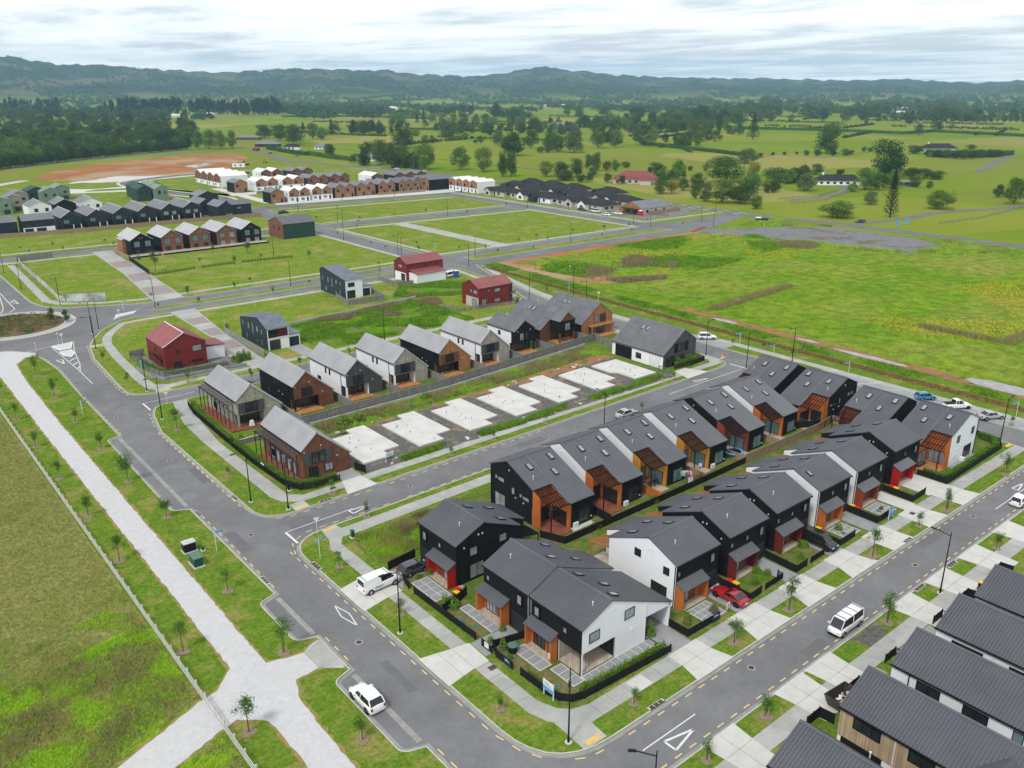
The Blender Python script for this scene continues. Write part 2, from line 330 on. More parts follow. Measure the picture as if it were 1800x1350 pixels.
def ccw(p):
    a = sum(p[i][0]*p[(i+1) % len(p)][1]-p[(i+1) % len(p)][0]*p[i][1] for i in range(len(p))); return p if a > 0 else p[::-1]
def block(name, pts, m, k=True):
    p = ccw(fillet(pts)); sheet(name, p, 0, m, .3)
    if k: kerb(p)
    return p
def jag(poly, amp, step, seed=1):                       # ragged outline
    rr = random.Random(seed); out = []
    for i, a in enumerate(poly):
        b = poly[(i+1) % len(poly)]; L = math.dist(a, b); n = max(1, int(L/step))
        for k in range(n): t = k/n; out.append((a[0]+(b[0]-a[0])*t+rr.uniform(-amp, amp), a[1]+(b[1]-a[1])*t+rr.uniform(-amp, amp)))
    return out
# terrain: one sheet to the horizon, rising into hills beyond the plain
def terrain_mat():
    m = mat('terrain', (.15, .215, .018), (.21, .245, .036), .95, .02, 8)
    T = m.node_tree; n = T.nodes; k = T.links; b = n['Principled BSDF']; src = b.inputs['Base Color'].links[0].from_socket
    pos = n.new('ShaderNodeNewGeometry').outputs['Position']; mp_ = n.new('ShaderNodeMapping'); mp_.inputs['Rotation'].default_value = (0, 0, .3); k.new(pos, mp_.inputs[0])
    vo = n.new('ShaderNodeTexVoronoi'); vo.distance = 'CHEBYCHEV'; vo.inputs['Scale'].default_value = .0075; vo.inputs['Randomness'].default_value = .75; k.new(mp_.outputs[0], vo.inputs['Vector'])
    sx = n.new('ShaderNodeSeparateColor'); k.new(vo.outputs['Color'], sx.inputs[0])
    cr_ = n.new('ShaderNodeValToRGB'); E_ = cr_.color_ramp.elements; E_[0].color = (.12, .205, .014, 1); E_[1].color = (.33, .275, .10, 1); E_[1].position = .95
    for p_, c_ in ((.3, (.16, .235, .018)), (.55, (.225, .26, .032)), (.75, (.185, .205, .035))): q = E_.new(p_); q.color = (*c_, 1)
    k.new(sx.outputs[0], cr_.inputs[0]); mx_ = n.new('ShaderNodeMix'); mx_.data_type = 'RGBA'; mx_.inputs[0].default_value = .6; k.new(src, mx_.inputs[6]); k.new(cr_.outputs[0], mx_.inputs[7])
    # bush on the hill slopes
    s = n.new('ShaderNodeSeparateXYZ'); k.new(pos, s.inputs[0]); hr = n.new('ShaderNodeMapRange'); hr.inputs[1].default_value = 5; hr.inputs[2].default_value = 40; k.new(s.outputs[2], hr.inputs[0])
    ns = n.new('ShaderNodeTexNoise'); ns.inputs['Scale'].default_value = .0028; ns.inputs['Detail'].default_value = 9; ns.inputs['Roughness'].default_value = .62; k.new(pos, ns.inputs['Vector'])
    nr = n.new('ShaderNodeMapRange'); nr.inputs[1].default_value = .53; nr.inputs[2].default_value = .58; k.new(ns.outputs[0], nr.inputs[0])
    ns2 = n.new('ShaderNodeTexNoise'); ns2.inputs['Scale'].default_value = .0016; ns2.inputs['Detail'].default_value = 5; k.new(pos, ns2.inputs['Vector'])
    hc = n.new('ShaderNodeMix'); hc.data_type = 'RGBA'; k.new(ns2.outputs[0], hc.inputs[0]); hc.inputs[6].default_value = (.15, .115, .065, 1); hc.inputs[7].default_value = (.095, .10, .045, 1)
    hill = n.new('ShaderNodeMix'); hill.data_type = 'RGBA'; k.new(nr.outputs[0], hill.inputs[0]); k.new(hc.outputs[2], hill.inputs[7]); hill.inputs[6].default_value = (.034, .05, .028, 1)
    nr.inputs[3].default_value = 0; nr.inputs[4].default_value = 1
    fin = n.new('ShaderNodeMix'); fin.data_type = 'RGBA'; k.new(hr.outputs[0], fin.inputs[0]); k.new(mx_.outputs[2], fin.inputs[6]); k.new(hill.outputs[2], fin.inputs[7]); k.new(fin.outputs[2], b.inputs['Base Color'])
terrain_mat()
SKY = [(-1500, 108), (-700, 104), (-200, 98), (0, 100), (40, 104), (90, 112), (150, 117), (200, 117), (260, 120), (330, 124), (400, 128), (470, 126), (520, 125), (560, 122), (600, 122), (640, 125), (680, 123), (720, 131), (780, 132), (830, 134), (880, 131), (920, 125), (960, 122), (1000, 125), (1035, 125), (1070, 132), (1120, 134), (1180, 136), (1240, 137), (1300, 139), (1400, 141), (1500, 141), (1575, 139), (1650, 143), (1720, 146), (1760, 143), (1800, 141), (2400, 138), (3400, 136)]
HEAD = math.atan2(AX[0], AX[1])
def hill_at(az, r):                                     # az = angle right of the camera heading
    px = 900+F_PX/cos(PITCH)*math.tan(max(-1.15, min(1.15, az))); top = np.interp(px, [a for a, b in SKY], [b for a, b in SKY])
    dist = 6200 if px < 700 else 6200+min(1, (px-700)/700)*1500
    peak = CAM_H+(HZ-top)/F_PX*dist*.89*cos(az)
    t = (r-3300)/(dist-3300)
    if t <= 0: return 0
    s = t*t*(3-2*t) if t < 1 else 1-.35*min(1, (r-dist)/2500)
    nz = sin(az*41+r*.0021)*.5+sin(az*97-r*.0043)*.3+sin(az*23+r*.0008+2)*.5+sin(az*190+r*.006)*.18
    return max(0, peak*s*(1+.16*nz*(1-abs(min(t, 1.)*2-1))**.5*(1 if t < 1 else 0))+(5*sin(az*260)+4*sin(az*517+1))*min(1, t))
def build_terrain():
    az = np.concatenate([np.linspace(-pi, -1.2, 12)[:-1], np.linspace(-1.2, 1.2, 420), np.linspace(1.2, pi, 12)[1:]])
    rr = [0, 60, 150, 300, 600, 1000, 1600, 2400, 3300]+list(np.linspace(3500, 8200, 52))+[9000]
    vs = []; fs = []; na = len(az)
    for r_ in rr:
        for a in az:
            th = HEAD-a; vs.append((r_*cos(th), r_*sin(th), -.17+(hill_at(a, r_) if r_ > 3300 else 0)))
    for i in range(len(rr)-1):
        for j in range(na-1): fs.append((i*na+j, (i+1)*na+j, (i+1)*na+j+1, i*na+j+1))
    me = bpy.data.meshes.new('terrain'); me.from_pydata(vs, [], [f[::-1] for f in fs]); me.materials.append(MT['terrain'])
    me.polygons.foreach_set('use_smooth', [True]*len(me.polygons)); tag(link('terrain', me), kind='structure')
build_terrain()
ROAD = -.12
# carriageways
ro = MB()
def road(poly, z=ROAD): ro.prism(poly, z-.04, z, bottom=False)
road([(31, 20), (42, 20), (42, 36), (152, 36), (152, 20), (160, 20), (163, 50), (163, 125), (160, 185), (168, 214), (175, 228), (300, 228), (352, 243), (352, 250), (300, 249), (292, 255), (292, 425), (279, 425), (279, 414), (172, 426), (162, 426), (162, 345), (30, 353), (20, 345), (36, 330), (36, 262), (16, 256), (16, 226), (33, 205), (31, 150)])
tag(ro.build('road', 'asphalt'), kind='structure')
fr_ = MB()
FAR = [(359.5, 90), (355, 124), (354, 170), (354, 200), (347, 240), (350, 285), (352, 330), (350, 430), (347, 520), (330, 610), (318, 680), (338, 760), (352, 830), (300, 842), (240, 815), (180, 785), (110, 735), (40, 690)]
L_, R_ = offs(FAR, -4.2, False), offs(FAR, 4.2, False)
for i in range(len(FAR)-1): fr_.add([(*L_[i], -.11), (*R_[i], -.11), (*R_[i+1], -.11), (*L_[i+1], -.11)], [(0, 1, 2, 3)])
LN = [(357, 196), (385, 188), (420, 189), (480, 170), (560, 150), (700, 120)]; L_, R_ = offs(LN, -2.6, False), offs(LN, 2.6, False)
for i in range(len(LN)-1): fr_.add([(*L_[i], -.10), (*R_[i], -.10), (*R_[i+1], -.10), (*L_[i+1], -.10)], [(0, 1, 2, 3)])
DR = [g(1385, 352), g(1440, 347), g(1478, 338), g(1487, 330), g(1470, 322), g(1440, 318)]; L_, R_ = offs(DR, -2, False), offs(DR, 2, False)
for i in range(len(DR)-1): fr_.add([(*L_[i], -.09), (*R_[i], -.09), (*R_[i+1], -.09), (*L_[i+1], -.09)], [(0, 1, 2, 3)])
D2 = [g(1718, 302), g(1770, 276), g(1790, 272)]; L_, R_ = offs(D2, -3, False), offs(D2, 3, False)
for i in range(len(D2)-1): fr_.add([(*L_[i], -.09), (*R_[i], -.09), (*R_[i+1], -.09), (*L_[i+1], -.09)], [(0, 1, 2, 3)])
tag(fr_.build('country_road', 'asphalt_far'), kind='structure')
# blocks (raised, kerbed)
S2 = lambda x: 95.5+(x-44)*.026
block('verge', [(40, 42.8, 7.5), (149.5, 42.6, 6), (149.3, S2(149), 4), (40, S2(40), 5.5)], 'grass_verge')
block('verge', [(40, 102.5, 5), (150, 105.2, 5), (150.5, 159, 4), (43.5, 158.9, 1.8), (41.6, 154.5, 1.8), (39.9, 145)], 'grass_verge')
block('verge', [(41.3, 172), (41.6, 168.2, 2), (45.5, 166.2, 2), (56, 165.5), (151, 164.6, 4), (152.6, 176), (158, 190), (162.5, 208), (165.5, 228.5, 4), (66, 229.2), (57.5, 229.1), (51, 222.6, 3), (44.9, 211, 5), (42.6, 198)], 'grass_lot')
block('verge', [(43.4, 264, 4), (46.5, 254, 5), (57.5, 248.8), (62, 246.5), (68, 244), (160, 244, 4), (163, 333, 4), (49, 336.5, 3), (44, 326)], 'grass_lot')
block('verge', [(171, 249.5, 3), (279.5, 249, 4), (279.5, 326, 4), (172, 333, 4)], 'grass_lot')
block('verge', [(175, 343.5, 4), (280, 339, 4), (280, 396, 4), (176, 404, 4)], 'grass_lot')
block('verge', [(176, 417, 4), (280, 406, 4), (300, 405), (312, 440), (338, 480), (330, 560), (300, 640), (215, 600), (150, 580), (172, 470)], 'grass_lot', False)
block('verge', [(289, 256, 4), (342, 254), (345, 420), (300, 424), (289, 418, 3)], 'grass_lot')
block('verge', [(44, 346, 3), (163, 342, 3), (165, 430), (188, 480), (150, 580), (30, 640), (-60, 560), (10, 400)], 'grass_lot', False)
block('verge', [(40, -30), (150, -30), (150, 36.7, 5), (40, 36.7, 5)], 'grass_verge')
# east edge of the right road: angled parking, path and verge strip
block('verge', [(157.6, -10), (190, -10), (190, 20), (182, 200), (178, 226), (173, 228.5), (167.5, 214), (160.3, 186), (157.6, 170)], 'grass_verge')
# median of the boulevard, islands
block('verge', [(66, 234.6), (96, 234.2), (160, 234.4), (160, 237.4), (70, 237.6)], 'grass_lot')
block('verge', [(178, 236.2), (284, 235.8), (284, 241.6), (178, 241.9)], 'grass_lot')
RB = (34.5, 241.0)
circ = lambda r, n=40: [(RB[0]+r*cos(2*pi*i/n), RB[1]+r*sin(2*pi*i/n)) for i in range(n)]
sheet('roundabout_apron', circ(14.2), -.03, 'footpath', .14); mb = MB(); ribbon(mb, circ(14.4), [(-.6, -.02), (-.3, .0), (.1, -.02), (.12, -.14)], True); tag(mb.build('kerb', 'kerb'), kind='structure')
mb = MB(); ribbon(mb, circ(12.2), [(-.35, -.03), (-.35, .03), (.05, .03), (.1, -.06)], True); tag(mb.build('kerb', 'kerb'), kind='structure')
sheet('roundabout_garden', circ(11.8), .03, 'soil')
for poly in ([(37.6, 214.7), (38.2, 209.9), (40.8, 210.1), (42.4, 215.6)], [(37.9, 208.6), (38, 205), (39.2, 203), (40.5, 205.5), (40.6, 208.9)], [(55.8, 230.5), (58, 236), (63.5, 236.8), (62, 234.5), (58, 233.2)]):
    p = ccw(poly); sheet('traffic_island', p, 0, 'concrete', .14)
    mb = MB(); ribbon(mb, p, [(-.3, .01), (0, .01), (.04, -.13)], True); tag(mb.build('kerb', 'marking'), kind='structure')
# west strip with gravel path and parking bays
WE = [(33.6, -20), (33.6, 52.9), (31.4, 53.6, .8), (31.4, 66.2, .8), (33.6, 66.9), (33.6, 74.2), (31.3, 75, .8), (31.3, 84.2, .8), (33.6, 84.9), (33.5, 113), (31.3, 114, .8), (31.6, 147.2, .8), (33.8, 147.6), (34.1, 176), (34.6, 194), (33.7, 207, 3), (30, 216, 2), (20, 224), (-40, 262), (-40, -20)]
p = ccw(fillet(WE)); sheet('verge', p, 0, 'grass_verge', .3); kerb(p)
for a, b in ((53.8, 66.1), (75, 84.1), (114.2, 147)): sheet('channel_strip', rect(33.15, a, 33.75, b), -.105, 'channel')
GP = [(23.9, -20), (27.2, -20), (27.2, 58), (27.4, 66), (28.5, 69), (31.2, 69.2), (33.3, 67.6), (33.3, 73.6), (31, 72.6), (27.2, 73.4), (27.2, 160), (27.6, 190), (28.3, 204), (31, 208.6), (33, 208.4), (33.4, 211), (30.5, 215), (27, 217.5), (14, 224), (12, 216), (26, 210), (24, 200), (23.9, 160), (24, 75), (21.5, 72.4), (19.6, 72), (10.9, 68.1), (-6, 60.5), (-4, 57), (13.9, 64.6), (19.8, 66.8), (21.5, 67.3), (23.8, 65.2), (24, 58)]
sheet('path_edge', jag(offs(ccw(GP), .28, True), .22, .55, 3), .008, 'dead_edge'); sheet('gravel_path', jag(GP, .10, .6, 4), .016, 'gravel_path')
sheet('path_apron', [(31.1, 69.3), (33.44, 67.7), (33.44, 73.5), (31, 72.5)], .024, 'footpath')
# paddock behind the rail fence
sheet('paddock', rect(-120, 84, 19.75, 420), .012, 'grass_paddock'); sheet('paddock', jag([(-120, -40), (19.7, -40), (19.7, 66.5), (13.5, 64.3), (-5, 56.5), (-120, 0)], .3, 1.2, 5), .012, 'grass_rough'); sheet('paddock', jag([(-120, 62), (-60, 40), (-6, 61), (11, 68.6), (19.5, 72.4), (19.7, 90), (9, 86), (-10, 84.5), (-120, 92)], .5, 1.2, 6), .02, 'grass_rough')
# footpaths
FPZ = [.0100]
def fp(*poly): FPZ[0] += .0005; return sheet('footpath', list(poly), FPZ[0], 'footpath')
fp((43.6, 50.2), (44.2, 48.2), (45.6, 46.4), (47.5, 45.4), (149.2, 45.0), (149.2, 47.0), (49, 47.4), (47.2, 47.9), (46.1, 49.0), (45.4, 51), (45.4, 90.4), (46.4, 91.9), (48.5, 91.7), (146, 94.6), (146, 96.4), (47, 94.1), (44.9, 93), (43.6, 90))
fp((44.4, 43.2), (47.2, 43.2), (47.4, 45.8), (44.6, 47.6)); fp((44.7, 92.6), (47.5, 93.6), (47.3, 95.4), (45, 95.3)); fp((44.9, 104.9), (47.2, 105.2), (47.2, 102.8), (44.9, 102.7))
fp((43.9, 109), (44.6, 106.6), (47, 104.9), (53, 105), (148, 106.8), (149.9, 108.4), (149.9, 155), (148, 157.6), (147, 157.4), (147.6, 152), (147.6, 110), (146.5, 108.6), (53, 106.9), (48, 106.7), (46.3, 108.4), (46.1, 120), (46, 134), (47.7, 150.5), (49, 156.4), (49.4, 158.6), (46.6, 158.6), (45.6, 154), (44.3, 146), (43.9, 136))
fp((45, 176), (45.2, 170), (46.3, 168.4), (49, 167.6), (56, 168.4), (140, 168.2), (149.3, 169.5), (151.5, 176.5), (156.5, 190), (161, 210), (163.4, 225.6), (162, 227.6), (63, 226.8), (56, 226.0), (51.5, 219.5), (48.8, 214.7), (47.2, 208.5), (46, 196)), fp((44.8, 209.3), (44.5, 207.4), (47.2, 207), (47.6, 209.2)); fp((46.1, 166.4), (49, 165.9), (49, 168), (46.4, 168.6))
sheet('lawn', [(47.2, 176), (47.4, 171.3), (49.5, 170), (140, 170.4), (147.5, 171.5), (149.5, 177), (154.5, 190.5), (159.2, 210), (161.3, 224.6), (63, 225), (57, 224.2), (53, 218.5), (50.6, 213.5), (49.2, 208), (48, 196)], .02, 'grass_lot')
fp((46, 264), (48.5, 257.5), (58.5, 251.0), (68, 248.2), (160, 248.2), (160, 250.1), (69, 250.1), (59.5, 252.8), (50.2, 259.3), (48.4, 265), (50.9, 329), (49, 331)); fp((47, 331), (162, 329), (162, 331), (48, 333.5))
fp((173, 251), (278, 250.4), (278, 252.4), (175, 253), (175, 326), (173, 328)); fp((173, 325.4), (278, 319.8), (278, 322.2), (173, 328)); fp((276, 252), (278, 252), (278, 322), (276, 322)); fp((177, 346), (278, 341.6), (278, 343.6), (177, 348)); fp((177, 392.5), (278, 386), (278, 388.2), (177, 395))
fp((45, 350.2), (160, 346.5), (160, 348.5), (46, 352.2)); fp((159.8, 249), (161.6, 249), (161.6, 329), (159.8, 329)); fp((290.4, 258), (292.3, 258), (292.3, 418), (290.4, 418)); fp((292, 257.5), (341, 255.5), (341, 257.3), (292, 259.3))
fp((45, 32.4), (149, 32.2), (149, 34.2), (45, 34.4)); fp((158, 172), (161, 187), (168.4, 214), (173, 226), (175.4, 225), (170, 211), (163.3, 185), (160.6, 170), (160.6, 128), (163.4, 118), (163.4, 20), (161.2, 20), (161.2, 116), (158, 127))
for y0, y1 in ((46, 90), (113, 128)): sheet('parking_bay', [(157.75, y0), (161.3, y0), (161.3, y1), (157.75, y1)], -.02+.046, 'concrete_grey')
# concrete crossings
def apron(*poly): return sheet('driveway', list(poly), .026, 'concrete')
for a, b, c_, d in ((60, 65.9, 65.3, 60.6), (70.3, 76.7, 76.2, 71), (80.2, 86.3, 85.8, 80.9), (89.9, 96.2, 95.4, 90.8), (100.2, 105.5, 105.3, 100.1), (109.9, 115.4, 114.9, 110), (120.2, 125.8, 125.3, 119.9)): apron((a, 42.75), (b, 42.75), (c_, 45.2), (c_, 47.35), (d, 47.35), (d, 45.2))
for a, b in ((53.3, 57.4), (64.5, 69.0), (70.0, 74.3), (87.6, 92.0), (96.0, 100.8), (105, 109.8), (115.4, 120), (126, 131)): apron((a-.3, 36.75), (b+.3, 36.75), (b, 34.4), (b-.2, 31.2), (a+.2, 31.2), (a, 34.4))
apron((39.9, 58.2), (43.5, 58.8), (45.5, 58.8), (45.7, 62.6), (43.5, 63), (39.9, 63.8)); apron((39.9, 75), (43.6, 75.7), (45.6, 75.8), (45.8, 81.6), (43.8, 81.6), (39.9, 80.8)); apron((53.2, 102.55), (58.5, 102.8), (57.9, 107.2), (54.7, 107.2)); apron((134, 104.5), (141, 104.7), (139, 109.5), (135.6, 109.5))
sheet('gravel_patch', jag([(78.2, 36.3), (83.7, 36.4), (82.8, 34.5), (78.9, 34.3)], .12, .6, 8), .009, 'gravel_dark')
sheet('footpath_panel', rect(54, 45.42, 56.2, 47.2), .0225, 'concrete')
# lots
lotg = lambda poly, m, z=.007, nm='lawn': sheet(nm, poly, z, m)
lotg(rect(46.6, 47.8, 147.5, 91.2), 'grass_lawn', .007); lotg(jag(rect(46.8, 81.6, 66, 91.2), .2, 1, 9), 'grass_weed', .016, 'weed_lot')
lotg(jag(rect(58.8, 107.2, 132.8, 127), .25, 1.2, 10), 'gravel_dark', .016, 'building_plots'); lotg(jag([(61.5, 124.3), (133, 126), (134, 134.8), (118, 133.2), (92, 130.8), (61.5, 130.4)], .3, 1.1, 11), 'grass_weed', .02, 'weed_strip'); lotg(jag([(62, 123.9), (84, 125.4), (110, 126.8), (132, 128.2), (133, 124.8), (116, 123.6), (88, 124.6)], .6, 1.5, 12), 'clay_near', .024, 'clay_strip')
lotg([(59.5, 130.9), (92, 131.2), (118, 133.8), (149, 136), (149, 157.2), (59.5, 157.2)], 'grass_lawn', .01)
lotg([(84.5, 171.5), (129, 171.5), (129.5, 186.5), (128, 200.5), (112, 197.8), (86, 195)], 'grass_weed', .028, 'weed_lot'); lotg([(126, 201), (134, 200.5), (150.5, 188), (156, 212), (151.5, 214.5), (134, 215.5), (124, 204)], 'grass_weed', .027, 'weed_lot')
sheet('driveway', [(67.2, 169.8), (71.5, 169.8), (73.2, 199), (76.5, 229.1), (69.8, 229.1), (69, 191), (66.5, 181)], .032, 'footpath')
def bands(Lp, Rp, ys, ln, z):
    X = lambda P_, y: float(np.interp(y, [p[1] for p in P_], [p[0] for p in P_]))
    for y0 in ys: sheet('paving_band', [(X(Lp, y0)+.4, y0), (X(Rp, y0)-.4, y0), (X(Rp, y0+ln)-.4, y0+ln), (X(Lp, y0+ln)+.4, y0+ln)], z, 'paver_brown')
bands([(67.2, 169.8), (66.5, 181), (69, 191), (69.8, 229.1)], [(71.5, 169.8), (73.2, 199), (76.5, 229.1)], (186, 199, 212), 7, .037)
sheet('driveway', [(70.3, 243.9), (79, 243.9), (82.2, 290), (83.6, 328), (85, 336.4), (77.8, 336.8), (75.3, 290)], .03, 'footpath')
bands([(70.3, 243.9), (75.3, 290), (77.8, 336.8)], [(79, 243.9), (82.2, 290), (83.6, 328), (85, 336.4)], (252, 275, 300), 12, .035)
sheet('lane', [(199.5, 249), (206.5, 249), (206.5, 326), (199.5, 326)], .02, 'footpath')
sheet('driveway', rect(79.6, 168.2, 83.4, 178.8), .033, 'concrete_grey')
lotg(jag([(49, 172), (68, 170.6), (68, 180), (49.5, 194)], .1, 2), 'gravel_yard', .026, 'yard')
# big field on the right with its muddy edge, gravel yard and dirt
FLD = [(178, 44), (420, -60), (352, 60), (350, 120), (345, 160), (338, 226), (300, 226.5), (182, 226.5), (177.5, 170), (177, 100)]
sheet('field', FLD, .03, 'grass_field', .4)
for k_, pl in enumerate(([(1545, 545), (1640, 518), (1800, 476), (1810, 500), (1660, 538), (1565, 560)], [(1200, 430), (1290, 452), (1400, 445), (1330, 470), (1230, 462)], [(1000, 470), (1080, 455), (1180, 462), (1120, 490), (1010, 490)], [(1560, 600), (1690, 585), (1800, 590), (1800, 610), (1680, 606)])): sheet('field_strip', jag([g(*p) for p in pl], 1.4, 3.5, 80+k_), .036+.002*k_, 'grass_vivid')
sheet('path_edge', jag([(166.2, 20), (168.0, 20), (169.5, 60), (170, 120), (171, 170), (173.8, 222), (172, 224), (169, 172), (167.8, 120)], .25, 1.5, 13), .03, 'orange_band')
sheet('mud_strip', jag([(174.5, 30), (178, 30), (179, 58), (179.5, 100), (181, 143), (178.5, 145), (175.5, 100), (175, 60)], .5, 2, 14), .045, 'clay_near')
sheet('mud_strip', jag([(182, 222), (288, 222.4), (288, 226.6), (180, 227), (179, 190), (186, 178), (200, 176), (190, 195), (186, 216)], 1.0, 4, 15), .05, 'clay')
sheet('gravel_yard', jag([(289, 229), (322, 212), (342, 195), (341, 160), (334, 140), (309, 142), (303, 165), (301, 182), (294, 203), (284, 226)], .6, 3, 16), .06, 'gravel_yard')
for k_, (x, y, a, b) in enumerate(((176.8, 88, 1.0, 9), (178.5, 60, 2.6, 8), (180.5, 50, 2.5, 6), (177.6, 128, .9, 4), (178, 104, .8, 3))): sheet('puddle', jag([(x+a*cos(t), y+b*sin(t)) for t in np.linspace(0, 2*pi, 12)[:-1]], .25, 1, 20+k_), .07, 'puddle')
# earthworks beyond the houses
sheet('earthworks', jag([(118, 640), (150, 712), (200, 752), (285, 795), (318, 770), (300, 715), (268, 668), (226, 600), (175, 596), (140, 610)], 3, 8, 17), -.06, 'clay'); sheet('puddle', jag([(236, 662), (262, 690), (256, 700), (232, 676)], 1.5, 5, 18), -.03, 'puddle')
sheet('dirt_patch', jag([(128, 600), (190, 585), (214, 602), (170, 630)], 3, 6, 19), -.03, 'concrete')
for nm, pl in (('winding_path', [(40, 560), (75, 600), (112, 640), (118, 636), (80, 594), (44, 554)]), ('winding_path', [(118, 540), (150, 530), (172, 545), (160, 560), (135, 556), (120, 570), (112, 562), (116, 548)])): sheet(nm, fillet([(*q, 4) for q in pl], 4), .02, 'concrete')
sheet('lawn', fillet([(126, 545, 4), (152, 538, 4), (160, 548, 4), (136, 553, 4)], 4), .028, 'grass_verge')
LP = fillet([(168, 424), (178, 465, 14), (160, 520, 20), (160, 585, 18), (205, 612, 18), (290, 600)], 6)
def strip(name, pts, w_, z, m, shift=0.):
    c_ = offs(pts, shift, False); sheet(name, offs(c_, -w_/2, False)+offs(c_, w_/2, False)[::-1], z, m)
strip('loop_road', LP, 8.5, .03, 'asphalt_far'); strip('footpath', LP, 1.8, .04, 'concrete', 6.2); strip('footpath', LP, 1.8, .042, 'concrete', -6.2)
# concrete aprons in front of the far terraces
sheet('forecourt', [(188, 418), (285, 407.5), (300, 408), (298, 432), (282, 436), (280, 424), (190, 425)], .04, 'concrete'); sheet('forecourt', [(186, 470), (262, 468), (262, 478), (188, 482)], .04, 'concrete'); sheet('footpath', [(186, 428), (192, 428), (196, 512), (190, 514)], .045, 'concrete'); sheet('building_plots', jag([(296, 262), (340, 262), (340, 330), (296, 340)], .8, 4, 21), .02, 'gravel_yard')
# painted markings (4 mm proud of the road)
MZ = ROAD+.006
mk = MB()
def stripe(a, b, w, mb_=None, z=MZ):
    mb_ = mb_ or mk; a = np.array(a, float); b = np.array(b, float); d = (b-a)/np.linalg.norm(b-a); n_ = np.array((-d[1], d[0]))*w/2
    mb_.add([(*(a+n_), z), (*(b+n_), z), (*(b-n_), z), (*(a-n_), z)], [(3, 2, 1, 0)])
def outline(pts, w, closed=True):
    for i in range(len(pts) if closed else len(pts)-1): stripe(pts[i], pts[(i+1) % len(pts)], w)
outline([(37.9, 78.4), (38.45, 75.9), (38, 73.3), (37.45, 75.9)], .13); outline([(50.9, 39.4), (50.9, 38.0), (54.3, 38.7)], .22); outline([(131.6, 39.7), (131.8, 40.6), (134.9, 40.2)], .2); outline([(50.8, 98.2), (51.0, 97.0), (54.2, 97.9)], .2); outline([(134, 102.2), (134, 103.2), (137.9, 102.2)], .2); outline([(35.9, 202.4), (37.1, 202.1), (36.6, 198.4)], .22)
stripe((48.5, 39.9), (56, 39.9), .12); stripe((122.7, 39.3), (140, 39.3), .12); stripe((41.1, 94.4), (41.1, 98.1), .3); stripe((41.1, 98.1), (51.6, 98.4), .12); stripe((42, 157.4), (42, 161.9), .3); stripe((42, 161.9), (52, 162.3), .12); stripe((123.7, 101.0), (148.3, 101.6), .12); stripe((149.3, 101.6), (149.3, 105.4), .3)
outline([(37.4, 214.6), (37.6, 208), (37.9, 190.5), (37.75, 180.3)], .14, False); outline([(42.6, 215.6), (40.9, 208), (39.2, 196), (37.9, 190.5)], .14, False)
for t in (193, 196.5, 200): stripe((38, t), (38.9+(t-193)*.13, t+1.6), .3)
stripe((31.5, 213.4), (37.4, 215), .16)
for pts in ([(39, 284), (38.4, 260), (36.5, 257)], [(34.4, 257), (36, 262), (38.6, 284), (40, 300)]): outline(pts, .2, False)
outline([(39.2, 270), (40.4, 272), (40.5, 266)], .25)
for y in np.arange(47, 90, 5.3): stripe((157.9, y+2.4), (161.2, y-.8), .12, z=.034)
for y in (114, 118.5, 123): stripe((157.9, y+2.4), (161.2, y-.8), .12, z=.034)
for x in (345, 350): 
    for y in range(246, 330, 9): stripe((x, y), (x, y+4), .5, z=-.10)
tag(mk.build('road_marking', 'marking'), kind='structure')
my = MB()
def dashes(pts, step=2.05, ln=.95, w=.14):
    pts = [np.array(p, float) for p in pts]; acc = 0.
    for a, b in zip(pts, pts[1:]):
        L = np.linalg.norm(b-a); d = (b-a)/L; t = -acc
        while t < L:
            if t >= 0 and t+ln <= L+.3: stripe(a+d*t, a+d*(t+ln), w, my)
            t += step
        acc = (acc+L) % step
dashes([(39.3, 93), (39.3, 50.3), (39.9, 47), (41.4, 44.1), (44.2, 42.4), (47.2, 42.1), (148, 41.9)]); dashes([(48, 37.4), (150, 37.4)]); dashes([(39.4, 145), (39.4, 109), (40.6, 103.6), (43, 101.9), (58, 101.9), (92, 103)]); dashes([(39.6, 92), (40.6, 95), (43.2, 96.4), (58, 96.4), (96, 97.4)]); dashes([(34.3, 205), (35, 194), (34.4, 176), (34.2, 148.5)]); dashes([(34.1, 112), (34.1, 86)]); dashes([(34.2, 73.6), (34.2, 68)]); dashes([(34.2, 52), (34.2, 30)]); dashes([(44.2, 210), (42, 198), (40.8, 173), (41.3, 167.6)]); dashes([(41.2, 155.5), (39.6, 147), (39.5, 120)])
tag(my.build('road_marking', 'marking_yellow'), kind='structure')
for x, y, a in ((45.9, 43.7, 0), (46.1, 95.0, 0), (46, 103.3, 0), (45.2, 208.3, .9), (47.6, 166.4, 0), (148.3, 47.6, .9), (151.2, 108.8, 1)): sheet('tactile_paving', rect(x-.9, y-.3, x+.9, y+.3), .032, 'tactile')
# stormwater grates set in the kerb line
for x, y, v in ((41.0, 172, 1), (39.75, 112.3, 1), (33.85, 110.8, 1), (33.85, 88.5, 1), (40.3, 87.5, 1), (49.8, 103, 0), (54, 43.1, 0), (104.2, 43.0, 0), (94.2, 36.5, 0), (102.6, 36.4, 0), (34.3, 173.5, 1)):
    t_ = thing('storm_drain', 'steel stormwater grate let into the kerb of the street', 'drain', (x, y, 0), 0 if not v else pi/2, 'stormwater grates along the kerbs')
    for k in (-1, 0, 1): MB().box(k*.62-.26, -.22, -.1, k*.62+.26, .22, .028).build('grate', 'steel_rust', t_)
    MB().box(-1.1, -.28, -.1, 1.1, .28, .02).build('frame', 'kerb', t_)
